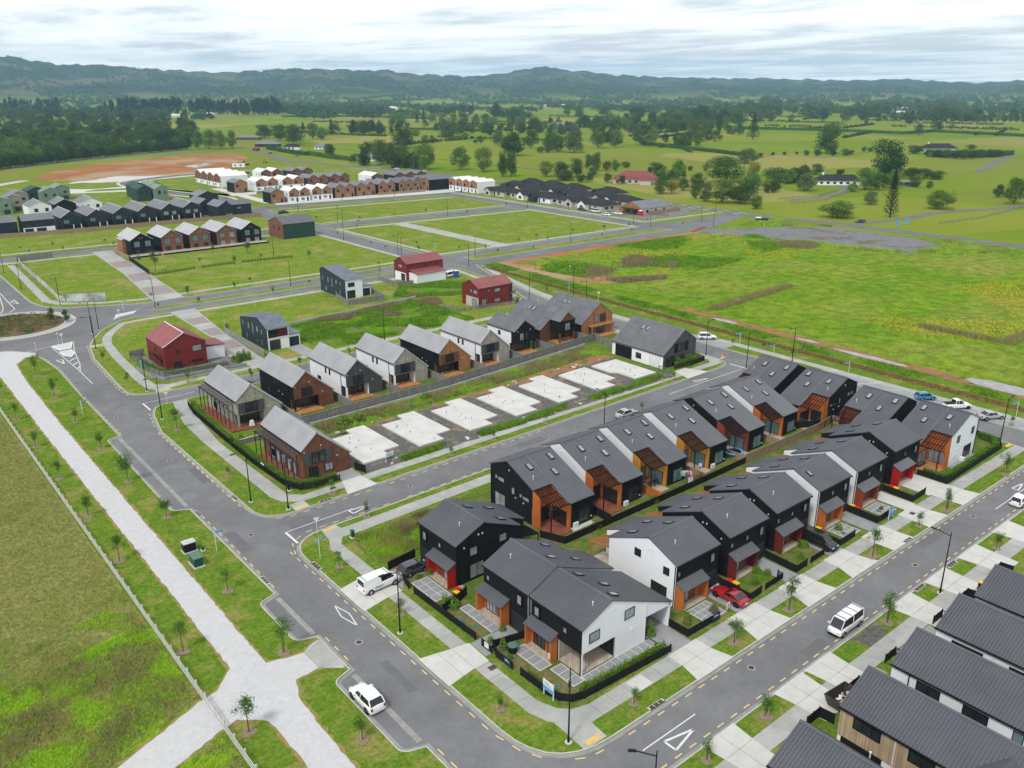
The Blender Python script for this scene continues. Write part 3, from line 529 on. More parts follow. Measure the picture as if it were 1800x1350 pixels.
# ------------------------------------------------------------------ houses
def fmap(face, off, u, n_, z): return {'F': (u, off-n_, z), 'B': (u, off+n_, z), 'L': (off-n_, u, z), 'R': (off+n_, u, z)}[face]
def fbox(mb, face, off, u0, u1, n0, n1, z0, z1, m=0): a = fmap(face, off, u0, n0, z0); b = fmap(face, off, u1, n1, z1); return mb.box(*a, *b, m)
def win(par, face, off, u0, u1, z0, z1, mull=1, fr='black_metal', gl='glass', d=.06, name='window', t=.07, trans=0):
    mb = MB()
    for a, b, c_, e_ in ((u0, u1, z0, z0+t), (u0, u1, z1-t, z1), (u0, u0+t, z0+t, z1-t), (u1-t, u1, z0+t, z1-t)): fbox(mb, face, off, a, b, -.04, d, c_, e_)
    for i in range(mull): u = u0+(u1-u0)*(i+1)/(mull+1); fbox(mb, face, off, u-t*.4, u+t*.4, -.04, d*.9, z0+t, z1-t)
    if trans: z = z0+(z1-z0)*trans; fbox(mb, face, off, u0+t, u1-t, -.04, d*.8, z-t*.4, z+t*.4)
    o = mb.build(name, fr, par); fbox(MB(), face, off, u0+t*.5, u1-t*.5, -.03, d*.45, z0+t*.5, z1-t*.5).build('pane', gl, o); return o
def door(par, face, off, u0, u1, z0, z1, m='black_metal', nm='door'):
    o = fbox(MB(), face, off, u0, u1, -.03, .05, z0, z1).build(nm, m, par)
    if nm == 'door': fbox(MB(), face, off, u1-.16, u1-.12, .04, .1, z0+.9, z0+1.15).build('handle', 'grey_metal', o)
    else:
        mb = MB()
        for k in range(1, 5): z = z0+(z1-z0)*k/5; fbox(mb, face, off, u0+.04, u1-.04, .045, .062, z-.02, z+.02)
        mb.build('panel_joint', 'black_metal', o)
    return o
def walls(par, pieces, mats, name='wall'):              # pieces: (x0,x1,profile[(y,z)...]); material order front,back,left,right
    mb = MB()
    for x0, x1, pr in pieces:
        n_ = len(pr); a = sum(pr[i][0]*pr[(i+1) % n_][1]-pr[(i+1) % n_][0]*pr[i][1] for i in range(n_))
        if a > 0: pr = pr[::-1]                          # clockwise in (y,z)
        vs = [(x0, y, z) for y, z in pr]+[(x1, y, z) for y, z in pr]
        mb.add(vs, [tuple(range(n_))], 2); mb.add(vs, [tuple(range(n_, 2*n_))[::-1]], 3)
        for i in range(n_):
            j = (i+1) % n_; dy, dz = pr[j][0]-pr[i][0], pr[j][1]-pr[i][1]
            mb.add(vs, [(i+n_, j+n_, j, i)][0:1], 0 if dz > 0 else 1)
    return mb.build(name, mats, par)
def slab(mb, x0, x1, ya, za, yb, zb, rib=.3, t=.11, rh=.035, rw=.05, m=0, ribs=True):
    d = math.hypot(yb-ya, zb-za); ny, nz = -(zb-za)/d, (yb-ya)/d
    if nz < 0: ny, nz = -ny, -nz
    prof = [(x0, 0.)]
    if ribs:
        k = max(1, round((x1-x0)/rib)); st = (x1-x0)/k
        for i in range(k): c_ = x0+(i+.5)*st; prof += [(c_-rw, 0), (c_-rw*.5, rh), (c_+rw*.5, rh), (c_+rw, 0)]
    prof.append((x1, 0.)); n_ = len(prof)
    top = [(x, ya+ny*h, za+nz*h) for x, h in prof]+[(x, yb+ny*h, zb+nz*h) for x, h in prof]
    bot = [(x0, ya-ny*t, za-nz*t), (x1, ya-ny*t, za-nz*t), (x1, yb-ny*t, zb-nz*t), (x0, yb-ny*t, zb-nz*t)]
    fl = yb < ya
    def F(f): return f[::-1] if fl else f
    fs = [F((i, i+1, n_+i+1, n_+i)) for i in range(n_-1)]; B_ = 2*n_
    fs += [F((B_+3, B_+2, B_+1, B_)), F((B_, B_+1)+tuple(range(n_-1, -1, -1))), F((B_+2, B_+3)+tuple(range(n_, 2*n_))), F((B_+3, B_, 0, n_)), F((B_+1, B_+2, 2*n_-1, n_-1))]
    return mb.add(top+bot, fs, m)
def roof(par, x0, x1, pr, m, oe=.15, og=.12, rib=.3, rear=None, lift=.13, cap=True, rh=.035, rw=.05, gut=True, name='roof'):
    """gable roof along local x; pr = [(y0,z0),(yr,zr),(y1,z1)]; rear = [(xa,xb,y1,z1)] for stepped rear slopes"""
    (y0, z0), (yr, zr), (y1, z1) = pr; mb = MB(); s0 = (zr-z0)/(yr-y0); s1 = (zr-z1)/(y1-yr)
    slab(mb, x0-og, x1+og, y0-oe, z0-oe*s0+lift, yr, zr+lift, rib, rh=rh, rw=rw)
    for xa, xb, yy in (rear or [(x0, x1, y1)]):
        slab(mb, xa-(og if xa == x0 else 0), xb+(og if xb == x1 else 0), yy+oe, zr-s1*(yy+oe-yr)+lift, yr, zr+lift, rib, rh=rh, rw=rw)
    o = mb.build(name, m, par)
    if cap: MB().add([(x0-og, yr-.22, zr+lift-.22*s0+.07), (x1+og, yr-.22, zr+lift-.22*s0+.07), (x1+og, yr, zr+lift+.09), (x0-og, yr, zr+lift+.09), (x0-og, yr+.22, zr+lift-.22*s1+.07), (x1+og, yr+.22, zr+lift-.22*s1+.07)], [(0, 1, 2, 3), (3, 2, 5, 4)]).build('ridge_cap', m, o)
    if gut:
        MB().box(x0-og, y0-oe-.13, z0-oe*s0+lift-.14, x1+og, y0-oe+.01, z0-oe*s0+lift-.02).build('gutter', 'black_metal', o)
        for xa, xb, yy in (rear or [(x0, x1, y1)]): MB().box(xa, yy+oe-.01, zr-s1*(yy+oe-yr)+lift-.14, xb, yy+oe+.13, zr-s1*(yy+oe-yr)+lift-.02).build('gutter', 'black_metal', o)
    return o
def skylight(par, x, y, zf, lx=.75, ly=1.15):
    a = zf(y); b = zf(y+ly); mb = MB(); h = .16
    mb.add([(x, y, a), (x+lx, y, a), (x+lx, y+ly, b), (x, y+ly, b), (x, y, a+h), (x+lx, y, a+h), (x+lx, y+ly, b+h), (x, y+ly, b+h)], [(0, 3, 2, 1), (4, 5, 6, 7), (0, 1, 5, 4), (1, 2, 6, 5), (2, 3, 7, 6), (3, 0, 4, 7)])
    o = mb.build('skylight', 'black_metal', par); q = .08; s = (b-a)/ly
    MB().add([(x+q, y+q, a+q*s+h+.012), (x+lx-q, y+q, a+q*s+h+.012), (x+lx-q, y+ly-q, b-q*s+h+.012), (x+q, y+ly-q, b-q*s+h+.012)], [(0, 1, 2, 3)]).build('pane', 'skylight_glass', o)
def vent(par, x, y, z): MB().cyl(x, y, z, z+.55, .05, n=8).cyl(x, y, z+.5, z+.62, .09, n=8).build('vent_pipe', 'white_trim', par)
def downpipe(par, x, y, z0, z1, m='black_metal'): MB().bar((x, y, z0), (x, y, z1), .09).build('downpipe', m, par)
def lights(par, face, off, pts):
    for u, z in pts: fbox(MB(), face, off, u-.07, u+.07, 0, .1, z-.09, z+.09).build('wall_light', 'white_trim', par)
def heatpump(par, x, y, rz=0):
    o = MB().box(x-.4, y-.16, .05, x+.4, y+.16, .75).build('heat_pump', 'white_trim', par); MB().tube([(x-.1, y-.17, .4), (x-.1, y-.18, .4)], [.26, .26], 12).build('fan_grille', 'grey_metal', o)
def deck(par, x0, y0, x1, y1, m, h=.16, along='x', w=.14, name='deck'):
    o = MB().box(x0+.05, y0+.05, 0, x1-.05, y1-.05, h-.03).build(name, m, par); mb = MB()
    n_ = int(((y1-y0) if along == 'x' else (x1-x0))/w)
    for i in range(n_):
        if along == 'x': a = y0+(y1-y0)*i/n_; mb.box(x0, a+.006, h-.028, x1, a+(y1-y0)/n_-.006, h)
        else: a = x0+(x1-x0)*i/n_; mb.box(a+.006, y0, h-.028, a+(x1-x0)/n_-.006, y1, h)
    tag(mb.build('boards', m, o), kind='stuff'); return o
def pergola(par, x0, x1, y0, z0, y1, z1, m='black_metal', n_=9, post=True, cross=1, along='y'):
    o = MB().bar((x0, y1, z1), (x1, y1, z1), .08, .16).bar((x0+.04, y0, z0), (x0+.04, y1, z1), .08, .16).bar((x1-.04, y0, z0), (x1-.04, y1, z1), .08, .16).build('pergola', m, par)
    for i in range(n_): x = x0+(x1-x0)*(i+1)/(n_+1); MB().bar((x, y0, z0-.02), (x, y1, z1-.02), .09, .14).build('slat', m, o)
    for k in range(cross): t = (k+1)/(cross+1); MB().bar((x0, y0+(y1-y0)*t, z0+(z1-z0)*t-.1), (x1, y0+(y1-y0)*t, z0+(z1-z0)*t-.1), .07, .1).build('cross_beam', m, o)
    if post: MB().bar((x0+.06, y1-.06, 0), (x0+.06, y1-.06, z1), .13).build('post', m, o)
    return o
def porch(par, x0, x1, dp, m, z0=2.7, z1=3.3, dk=None):
    o = MB().box(x0, -dp, 0, x0+.16, -.01, z0-.02).box(x1-.16, -dp, 0, x1, -.01, z0-.02).box(x0+.16, -.09, 0, x1-.16, -.012, z1-.1).build('porch', m, par)
    for a in (x0, x1-.16): MB().add([(a, -dp, z0-.02), (a, -.012, z0-.02), (a, -.012, z1-.02), (a+.16, -dp, z0-.02), (a+.16, -.012, z0-.02), (a+.16, -.012, z1-.02)], [(0, 2, 1), (3, 4, 5), (0, 3, 5, 2)]).build('side_fin', m, o)
    mb = MB(); slab(mb, x0-.12, x1+.12, -dp-.15, z0, -.005, z1+.06, .3, t=.12); mb.build('porch_roof', 'roof_charcoal', o)
    fbox(MB(), 'F', -.09, x0+.35, x0+.36+(x1-x0)*.45, 0, .02, 2.2, 2.24).build('lintel', 'black_metal', o)
    return o
def nextF(w): return lambda face: {'L': 0, 'R': w}[face]
HOUSES = []
def house_F(label, X, Y, rz, mir, side, pcol, w=7.8, dn=10.6, df=13.6, left_wins=(), porch_x=(.1, 4.6), garage=True, small=(3.1,), upgl='glass_pale', vents=1, deckm='deck_pale', front_m='black_wall', extra=None, yr=4.3, slider='glass_pale', notch=2.7):
    global MIR
    t = thing('terrace_house', label, 'house', (X, Y, 0), rz, None); MIR = w if mir else None
    ze, zr, sl = 5.5, 7.3, .42; zf = lambda y: zr-sl*(y-yr)
    pr1 = [(0, 0), (0, ze), (yr, zr), (dn, zf(dn)), (dn, 0)]; pr2 = [(0, 0), (0, ze), (yr, zr), (df, zf(df)), (df, 0)]
    walls(t, [(0, notch, pr1), (notch, w, pr2)], (front_m, 'black_wall', side, side if side != 'white_wall' else 'black_wall'))
    rf = roof(t, 0, w, [(0, ze), (yr, zr), (df, zf(df))], 'roof_dark', rib=.30, rh=.06, rw=.06, rear=[(0, notch, dn), (notch, w, df)])
    zs = lambda y: zf(y)+.13
    for x, y in ((4.9, yr+1.0), (1.2, yr+3.4), (5.2, yr+4.6)): skylight(rf, x, y, zs)
    for k in range(vents): vent(rf, 2.2+k*3, 2.2, ze+2.2*sl+.1)
    p = porch(t, *porch_x, 1.2, pcol); a, b = porch_x
    win(p, 'F', -.09, a+.5, a+2.3, .12, 2.2, 2, gl=slider, name='sliding_window'); door(p, 'F', -.09, a+2.5, a+3.5, .12, 2.2, 'brown_timber'); deck(p, a+.2, -1.25, b-.2, -.1, deckm, .1)
    if garage: door(t, 'F', 0, 5.1, 7.55, .02, 2.25, 'charcoal_wall', 'garage_door')
    win(t, 'F', 0, 6.0, 7.0, 3.55, 4.95, 0, d=.22, gl=upgl, t=.12)
    for u in small: win(t, 'F', 0, u, u+.5, 3.9, 4.6, 0, gl='glass_pale')
    for u0, u1, z0, z1, m_ in left_wins: win(t, 'L', 0, u0, u1, z0, z1, m_, gl='glass_pale' if side == K_ else 'glass')  # pale pane colour on black sides stands in for bright reflections
    lights(t, 'L', 0, [(yr-.8, 6.0), (yr-.2, 5.95), (1.2, 4.9)]); downpipe(t, -.06, .12, 0, 5.4); downpipe(t, w+.06, .12, 0, 5.4)
    # rear notch: timber soffit and pergola
    o_ = MB().box(.1, dn+.012, 0, notch-.1, dn+.03, 2.6).build('rear_cladding', pcol if pcol != 'red_board' else 'orange_board', t); win(o_, 'B', dn+.03, .4, notch-.3, .1, 2.2, 1)
    pergola(t, 0, notch, dn, 3.2, df+.3, 2.6, 'amber_timber' if mir is False else 'black_metal', 7); deck(t, 0, dn+.05, notch, df+.4, deckm, .12)
    if extra: extra(t)
    MIR = None; HOUSES.append(t); return t
r0 = 0.; W_, K_ = 'white_wall', 'black_wall'
SW = ((1.0, 1.9, 3.7, 4.7, 0), (5.4, 6.4, 4.2, 5.2, 0), (1.2, 3.6, .5, 2.1, 1))
house_F('black house with white side wall and orange porch, red coupe on its drive', 68.0, 52.7, 0, False, W_, 'orange_board', left_wins=SW, small=(.25,))
house_F('all black house with dark red porch beside the red coupe', 78.0, 52.8, 0, False, K_, 'dark_red_board', slider='glass_pale', small=(.3, 3.4))
house_F('all black house with dark red porch beside the parked black people mover', 87.8, 52.8, 0, False, K_, 'dark_red_board', small=(.3, 3.4))
house_F('black house with white side wall, orange porch and a skylight on its street roof', 97.7, 52.7, 0, False, W_, 'orange_board', slider='glass', extra=lambda t: skylight(t, 1.1, 2.2, lambda y: 5.5+.42*y+.13, .6, .9), vents=0)
house_F('black house with white side wall, burnt orange porch and a blue sale board', 107.5, 52.7, 0, False, W_, 'rust_board', slider='glass', vents=0, w=8.0)
house_F('all black house with bright red porch beside the long clipped hedge', 118.3, 52.8, 0, False, K_, 'red_board', slider='glass', vents=0, w=8.0)
house_F('black house with bright red porch, white van and grey hatchback on its drive', 51.1, 80.1, -pi/2, True, K_, 'red_board', left_wins=((2.0, 3.2, 3.4, 4.6, 0), (6.6, 7.8, 3.7, 4.8, 0), (2.0, 4.2, .3, 2.3, 1)), dn=9.9, df=12.9, yr=4.2)
house_F('charcoal house with orange porch and white side wall, next to the white corner house', 51.2, 67.0, -pi/2, False, K_, 'orange_board', dn=9.9, df=13.1, yr=4.1, small=(.6,), extra=lambda t: walls(t, [(7.8, 7.815, [(0, 0), (0, 5.5), (4.1, 7.3), (13.1, 3.5), (13.1, 0)])], (W_,)*4, 'wall_lining'))
def corner_white():
    t = thing('corner_house', 'white-sided corner house with an open timber deck and carport under its long roof', 'house', (51.2, 58.6, 0), -pi/2)
    w, yr, sl = 7.8, 4.15, .44; zf = lambda y: 7.3-sl*(y-yr)
    walls(t, [(0, w, [(0, 2.62), (0, 5.5), (yr, 7.3), (9.6, zf(9.6)), (9.6, 2.62)])], (K_, W_, K_, W_))
    walls(t, [(0, 4.35, [(0, 0), (0, 2.62), (9.6, 2.62), (9.6, 0)]), (4.35, w-.012, [(4.9, 0), (4.9, 2.62), (9.59, 2.62), (9.59, 0)])], (K_, K_, K_, W_), 'lower_wall')
    MB().box(w-.2, 4.9, 0, w+.006, 9.6, 2.7).box(w-.2, .0, 0, w+.004, .2, 2.7).build('side_panel', W_, t)
    MB().box(3.2, 13.5, 0, w, 13.7, zf(13.6)-.05).build('carport_fin', W_, t); MB().box(4.36, 9.605, 0, w-.3, 9.65, 2.6).build('garage_wall', K_, t)
    MB().add([(w-.16, 9.6, zf(9.6)), (w-.16, 13.7, zf(13.7)-.02), (w-.16, 13.7, zf(13.7)-.35), (w-.16, 9.6, 2.9), (w, 9.6, zf(9.6)), (w, 13.7, zf(13.7)-.02), (w, 13.7, zf(13.7)-.35), (w, 9.6, 2.9)], [(0, 1, 2, 3), (7, 6, 5, 4), (2, 6, 7, 3)]).build('gable_infill', W_, t)
    rf = roof(t, 0, w, [(0, 5.5), (yr, 7.3), (13.7, zf(13.7))], 'roof_dark', rib=.30, rh=.06, rw=.06)
    for x, y in ((1.2, yr+.7), (3.6, yr+2.2), (6.2, yr+.9)): skylight(rf, x, y, lambda q: zf(q)+.13)
    vent(rf, 6.6, 2.6, 5.5+2.6*sl)
    p = porch(t, .05, 4.2, 1.0, 'orange_board'); win(p, 'F', -.09, .5, 2.4, .12, 2.2, 2, name='sliding_window'); door(p, 'F', -.09, 2.6, 3.6, .12, 2.2, 'brown_timber'); deck(p, .2, -1.05, 4.05, -.1, 'deck_pale', .1)
    deck(t, 4.4, .05, 7.75, 4.85, 'deck_pale', .14, 'y'); MB().box(4.36, .1, 0, 4.42, 4.8, 2.6).build('deck_cladding', 'pale_timber', t); win(t, 'F', 4.9, 4.7, 7.4, .12, 2.3, 2, gl='glass')
    win(t, 'F', 0, .5, 1.5, 3.6, 5.0, 0, d=.22, gl='glass_pale', t=.12); win(t, 'F', 0, 5.0, 5.6, 3.9, 4.6, 0, gl='glass_pale')
    win(t, 'R', w, 1.0, 2.5, 3.5, 4.7, 0, gl='glass_pale'); win(t, 'R', w, 6.2, 7.7, 4.0, 5.2, 0, gl='glass_pale')
    lights(t, 'R', w, [(7.4, 2.4), (4.4, 6.2)]); downpipe(t, w-.08, -.06, 0, 5.3); downpipe(t, w+.06, 9.5, 0, 4.6, 'white_trim'); MB().box(3.95, -1.02, .5, 4.15, -.99, 1.2).build('meter_box', 'white_trim', t)
    return t
corner_white()
def house_R(label, X, Y, rz, mir, side, ncol, w=7.9, deckm='deck_red', gl='glass_teal', left_wins=(), frontcol='red_board', hp=True, louvre=9):
    global MIR
    t = thing('terrace_house', label, 'house', (X, Y, 0), rz); MIR = w if mir else None
    yr, zr, sl, ze, dn, df, nw = 3.7, 7.8, .435, 6.2, 9.2, 13., 3.3; zf = lambda y: zr-sl*(y-yr)
    walls(t, [(0, nw, [(0, 0), (0, ze), (yr, zr), (dn, zf(dn)), (dn, 0)]), (nw, w, [(0, 0), (0, ze), (yr, zr), (df, zf(df)), (df, 0)])], (K_, K_, side, K_))
    n_ = MB().box(-.012, dn-.1, 0, .22, dn+1.5, 2.6).build('notch_cladding', ncol, t)
    MB().add([(.0, dn+.012, 0), (nw, dn+.012, 0), (nw, dn+.012, zf(dn)), (0, dn+.012, zf(dn))], [(3, 2, 1, 0)]).add([(nw-.012, dn, 0), (nw-.012, df, 0), (nw-.012, df, zf(df)), (nw-.012, dn, zf(dn))], [(3, 2, 1, 0)]).add([(0, dn, 2.4), (.0, dn+1.5, 2.4), (0, dn+1.5, zf(dn+1.5)-.1), (0, dn, zf(dn)-.05), (.2, dn, 2.4), (.2, dn+1.5, 2.4), (.2, dn+1.5, zf(dn+1.5)-.1), (.2, dn, zf(dn)-.05)], [(0, 1, 2, 3), (7, 6, 5, 4), (1, 5, 6, 2), (2, 6, 7, 3)]).add([(nw, df+.012, 0), (nw+.35, df+.012, 0), (nw+.35, df+.012, zf(df)-.05), (nw, df+.012, zf(df)-.05)], [(3, 2, 1, 0)]).build('notch_lining', ncol, t)
    win(t, 'B', dn+.012, .4, nw-.2, .15, 2.35, 2, gl=gl, name='sliding_door'); win(t, 'L', nw-.012, dn+.5, df-.5, .15, 2.35, 1, gl=gl, name='sliding_door')
    rf = roof(t, 0, w, [(0, ze), (yr, zr), (df, zf(df))], 'roof_charcoal', rib=.27, rear=[(0, nw, dn), (nw, w, df)], rh=.028)
    zs = lambda y: zf(y)+.13
    for x, y in ((1.9, yr+1.6), (6.3, yr+1.1), (4.9, yr+3.6)): skylight(rf, x, y, zs)
    vent(rf, 1.2, yr+4.2, zs(yr+4.2)); MB().bar((nw+.05, yr+.2, zs(yr+.2)+.045), (nw+.05, df, zs(df)+.045), .4, .03).build('flashing', 'roof_dark', rf)
    pergola(t, 0, nw-.02, dn+.25, zf(dn)+.02, df, zf(df)+.05, n_=louvre, cross=2); deck(t, -.1, dn+.02, nw, df+.9, deckm, .15, 'x')
    win(t, 'B', df, 5.0, 7.2, .25, 2.35, 1, gl=gl); 
    if hp: heatpump(t, 4.3, df+.35)
    for u0, u1, z0, z1, m_ in left_wins: win(t, 'L', 0, u0, u1, z0, z1, m_, gl='glass_pale' if side == K_ else 'glass')  # reflections painted as pale glass where the side wall is black
    lights(t, 'L', 0, [(5.6, 2.9), (7.3, 2.7), (4.2, 6.6)]); lights(t, 'B', df, [(7.5, .6)])
    p = porch(t, 3.2, 7.7, 1.2, frontcol); win(p, 'F', -.09, 3.7, 5.4, .12, 2.2, 2); door(p, 'F', -.09, 5.6, 6.6, .12, 2.2, 'brown_timber'); door(t, 'F', 0, .3, 2.8, .02, 2.25, 'charcoal_wall', 'garage_door'); win(t, 'F', 0, .8, 1.9, 3.6, 5, 0, d=.22, t=.12); win(t, 'F', 0, 4.6, 5.2, 3.9, 4.7, 0)
    downpipe(t, w+.06, df-.1, 0, 3.6); downpipe(t, -.06, .1, 0, 6)
    MIR = None; return t
house_R('black end house with orange recess and red deck, beside the weedy corner lot', 68.2+7.8, 87.1, pi, True, K_, 'orange_board', gl='glass', left_wins=((1.0, 1.6, 4.3, 5.0, 0), (1.7, 3.1, 4.2, 4.9, 0), (4.7, 5.4, 3.2, 4.3, 0), (6.4, 7.0, 3.3, 3.95, 0), (7.1, 8.5, 3.2, 3.85, 0), (1.0, 3.3, .1, 2.3, 1)), louvre=6)
house_R('white-sided house with orange recess and red timber deck', 78.2+7.8, 87.1, pi, True, W_, 'orange_board', gl='glass', louvre=7)
house_R('white-sided house with amber recess, dining set on deck and washing line', 88.0+7.9, 87.1, pi, True, W_, 'amber_board', deckm='deck_pale', hp=False, louvre=8)
house_R('white-sided house with amber recess and a white plastic chair on its deck', 98.1+7.9, 87.1, pi, True, W_, 'amber_board', deckm='deck_pale', louvre=8)
house_R('black-sided house with rust recess and a round trampoline on its deck', 108.3+7.9, 87.1, pi, True, K_, 'rust_board', deckm='deck_pale', hp=False, louvre=8)
house_R('white-sided house with orange recess, last of its row before the end houses', 118.5+7.9, 87.3, pi, True, W_, 'orange_board', deckm='deck_pale', hp=False, louvre=8)
EW = ((1.0, 1.7, 4.2, 4.9, 0), (2.0, 3.0, 4.2, 4.9, 0), (5.2, 5.8, 3.4, 4.5, 0), (7.0, 7.5, 3.4, 4.0, 0), (7.8, 8.7, 3.4, 4.0, 0))
house_R('black roofed end house farthest along, facing the give-way junction', 141.6, 82.2, pi/2, True, K_, 'orange_board', deckm='deck_pale', hp=False)
house_R('black end house with bright orange recess and three skylights, facing the angled parking', 141.6, 72.1, pi/2, False, K_, 'orange_board', deckm='deck_pale', gl='glass', hp=False, left_wins=EW, louvre=5)
house_R('black house between the orange-recess end house and the white gable house', 140.0, 60.2, pi/2, True, K_, 'rust_board', deckm='deck_pale', hp=False, louvre=6)
def white_end():
    t = house_R('white gable corner house with orange recess, behind the clipped hedge', 140.6, 50.2, pi/2, False, W_, 'orange_board', deckm='deck_orange', gl='glass_pale', hp=False, louvre=6, left_wins=((1.2, 2.2, 3.9, 5.1, 0), (6.2, 7.2, 3.6, 4.8, 0), (1.4, 4.0, .2, 2.2, 1)), frontcol='orange_board')
    heatpump(t, -.45, 4.9); MB().box(-.08, 7.0, 1.2, -.01, 7.5, 1.9).build('meter_box', 'white_trim', t); MB().box(-1.3, .6, .0, -.02, 9.0, .07).build('side_patio', 'concrete_grey', t)
white_end()
# ---- gabled row with pale corrugated roofs (ridge runs away from the vacant slabs)
def house_G(label, X, Y, side, gab, w=15., yr=2.6, zl=5.2, zr=7.55, y1=8., z1=2.9, deckm='deck_orange', pergola_side=False, recess=True, rec_y=4.9, post='side', shutter='grey_timber', rib=.53, lw=((6.6, 7.2), (8.2, 8.8)), deck_out=1.6, roofm='roof_light'):
    t = thing('gable_house', label, 'house', (X, Y, 0), -pi/2)
    full = [(0, 0), (0, zl), (yr, zr), (y1, z1), (y1, 0)]; rx = w-1.9
    if recess: walls(t, [(0, rx, full), (rx, w, [(0, 2.5), (0, zl), (yr, zr), (y1, z1), (y1, 0), (rec_y, 0), (rec_y, 2.5)])], (side, gab, gab, gab))
    else: walls(t, [(0, w, full)], (side, gab, gab, gab))
    rf = roof(t, 0, w, [(0, zl), (yr, zr), (y1, z1)], roofm, rib=rib, rh=.15, rw=.13, oe=.25, og=.15)
    # gable end
    a, b = .25, rec_y+.05; z0, z1_ = 2.75, 4.55
    fb = fbox(MB(), 'R', w, a, b, .012, .05, z0-.12, z1_+.12).build('shutter_band', shutter, t)
    for k in range(2): u = a+(0 if k == 0 else (b-a)-1.15); s_ = fbox(MB(), 'R', w+.05, u, u+1.15, 0, .06, z0-.1, z1_+.1).build('shutter', shutter, fb)
    win(t, 'R', w+.05, a+1.3, a+1.3+1.1, z0, z1_, 1, gl='glass'); win(t, 'R', w+.05, b-1.15-1.0, b-1.2, z0, z1_, 0, gl='glass')
    if recess:
        win(t, 'R', rx, .4, rec_y-.2, .12, 2.3, 3, gl='glass', name='sliding_door')
        MB().box(w-.32, .0, 0, w, .3, 2.5).build('column', {'black_wall': 'black_wall', 'white_wall': 'white_wall'}.get(side, side), t)
        deck(t, rx-.1, .1, w+deck_out, rec_y+.3, deckm, .16, 'y')
    else:
        win(t, 'R', w, .9, 2.4, .2, 2.2, 1, gl='glass'); win(t, 'R', w, 3.6, 5.0, .9, 2.2, 1, gl='glass_pale')
    lights(t, 'R', w, [(.35, 4.9), (yr+.6, 5.4), (rec_y+.9, 3.0)]); downpipe(t, rx, -.06, 0, zl-.1)
    for u0, u1 in lw: win(t, 'F', 0, u0, u1, 3.4, 4.6, 0, gl='glass')
    win(t, 'F', 0, 3.2, 4.6, .9, 2.1, 1, gl='glass'); lights(t, 'F', 0, [(8.6, 2.6), (10.2, 2.4)])
    win(t, 'L', 0, 2.2, 4.4, 3.0, 4.6, 1, gl='glass'); win(t, 'L', 0, 1.0, 3.4, .2, 2.2, 1, gl='glass')
    if pergola_side:
        o = MB().bar((.2, -1.45, zl-.85), (w-.2, -1.45, zl-.85), .12, .16).build('veranda_frame', 'black_metal', t); n_ = 8
        for i in range(n_): x = .3+(w-.6)*i/(n_-1); MB().bar((x, -1.45, 0), (x, -1.45, zl-.85), .11).build('post', 'black_metal', o)
        for i in range(30): x = .25+(w-.5)*i/29; MB().bar((x, -1.5, zl-.78), (x, .0, zl-.08), .05, .1).build('rafter', 'grey_metal', o)
        for i in range(3): y = -1.3+i*.45; MB().bar((.2, y, zl-.68+i*.21), (w-.2, y, zl-.68+i*.21), .05, .05).build('batten', 'black_metal', o)
        deck(t, .2, -1.7, w+(1.2 if recess else .1), -.02, 'deck_red', .3, 'x', name='veranda_deck')
        for i in range(5): u = 3+i*1.9; win(t, 'F', 0, u, u+1.3, .35, 2.5, 0, gl='glass_pale')
    return t
house_G('pale timber corner house with slatted side veranda, beside the side street', 51.0, 151.8, 'pale_timber', 'pale_timber', w=14.3, yr=2.75, zl=5.3, zr=7.65, y1=8.2, z1=2.9, pergola_side=True, deckm='deck_red', lw=(), deck_out=1.4)
house_G('reddish brown timber corner house with slatted veranda and carport', 50.0, 124.6, 'brown_timber', 'brown_timber', w=14.3, yr=2.6, zl=5.3, zr=7.55, y1=8.0, z1=2.9, pergola_side=True, recess=False, lw=())
house_G('black and brown timber gable house with pale ribbed roof', 62.2, 153.4, K_, 'brown_timber', shutter='brown_timber')
house_G('white-sided house with dark grey timber gable, beside the brown timber gable house', 73.1, 153.5, W_, 'grey_timber')
house_G('white-sided house with pale timber gable, between the dark grey gable and the amber gable', 84.0, 153.6, W_, 'pale_timber')
house_G('black-sided house with amber timber gable', 94.9, 153.4, K_, 'amber_timber', shutter='brown_timber')
house_G('white-sided house with pale timber gable, between the amber gable and the small black gable', 105.9, 153.6, W_, 'pale_timber')
def small_black():
    t = thing('gable_house', 'small house with black gable and white side wall in the pale-roofed row', 'house', (116.8, 150.2, 0), -pi/2); w = 9.9
    walls(t, [(0, w, [(0, 2.5), (0, 5.3), (3, 7.5), (6, 5.3), (6, 2.5)]), (0, w-1.7, [(0, 0), (0, 2.5), (6, 2.5), (6, 0)])], (W_, K_, K_, K_)); roof(t, 0, w, [(0, 5.3), (3, 7.5), (6, 5.3)], 'roof_far', rib=.5, rh=.13, rw=.12)
    MB().box(w-1.2, -.006, 2.5, w+.006, .008, 5.3).build('corner_cladding', K_, t); win(t, 'R', w, 1.5, 2.7, 3.0, 4.7, 1, gl='glass_pale'); win(t, 'R', w, 3.1, 4.0, 3.0, 4.7, 0); win(t, 'F', 0, 4.0, 4.9, 3.6, 4.6, 0); win(t, 'R', w-1.7, .4, 5.6, .1, 2.3, 3); MB().bar((w-.15, 5.8, 0), (w-.15, 5.8, 2.5), .25).build('column', K_, t); deck(t, w-1.6, .1, w+2.6, 5.9, 'deck_orange', .14, 'y'); lights(t, 'R', w, [(1.0, 5.2), (4.6, 5.2)])
small_black()
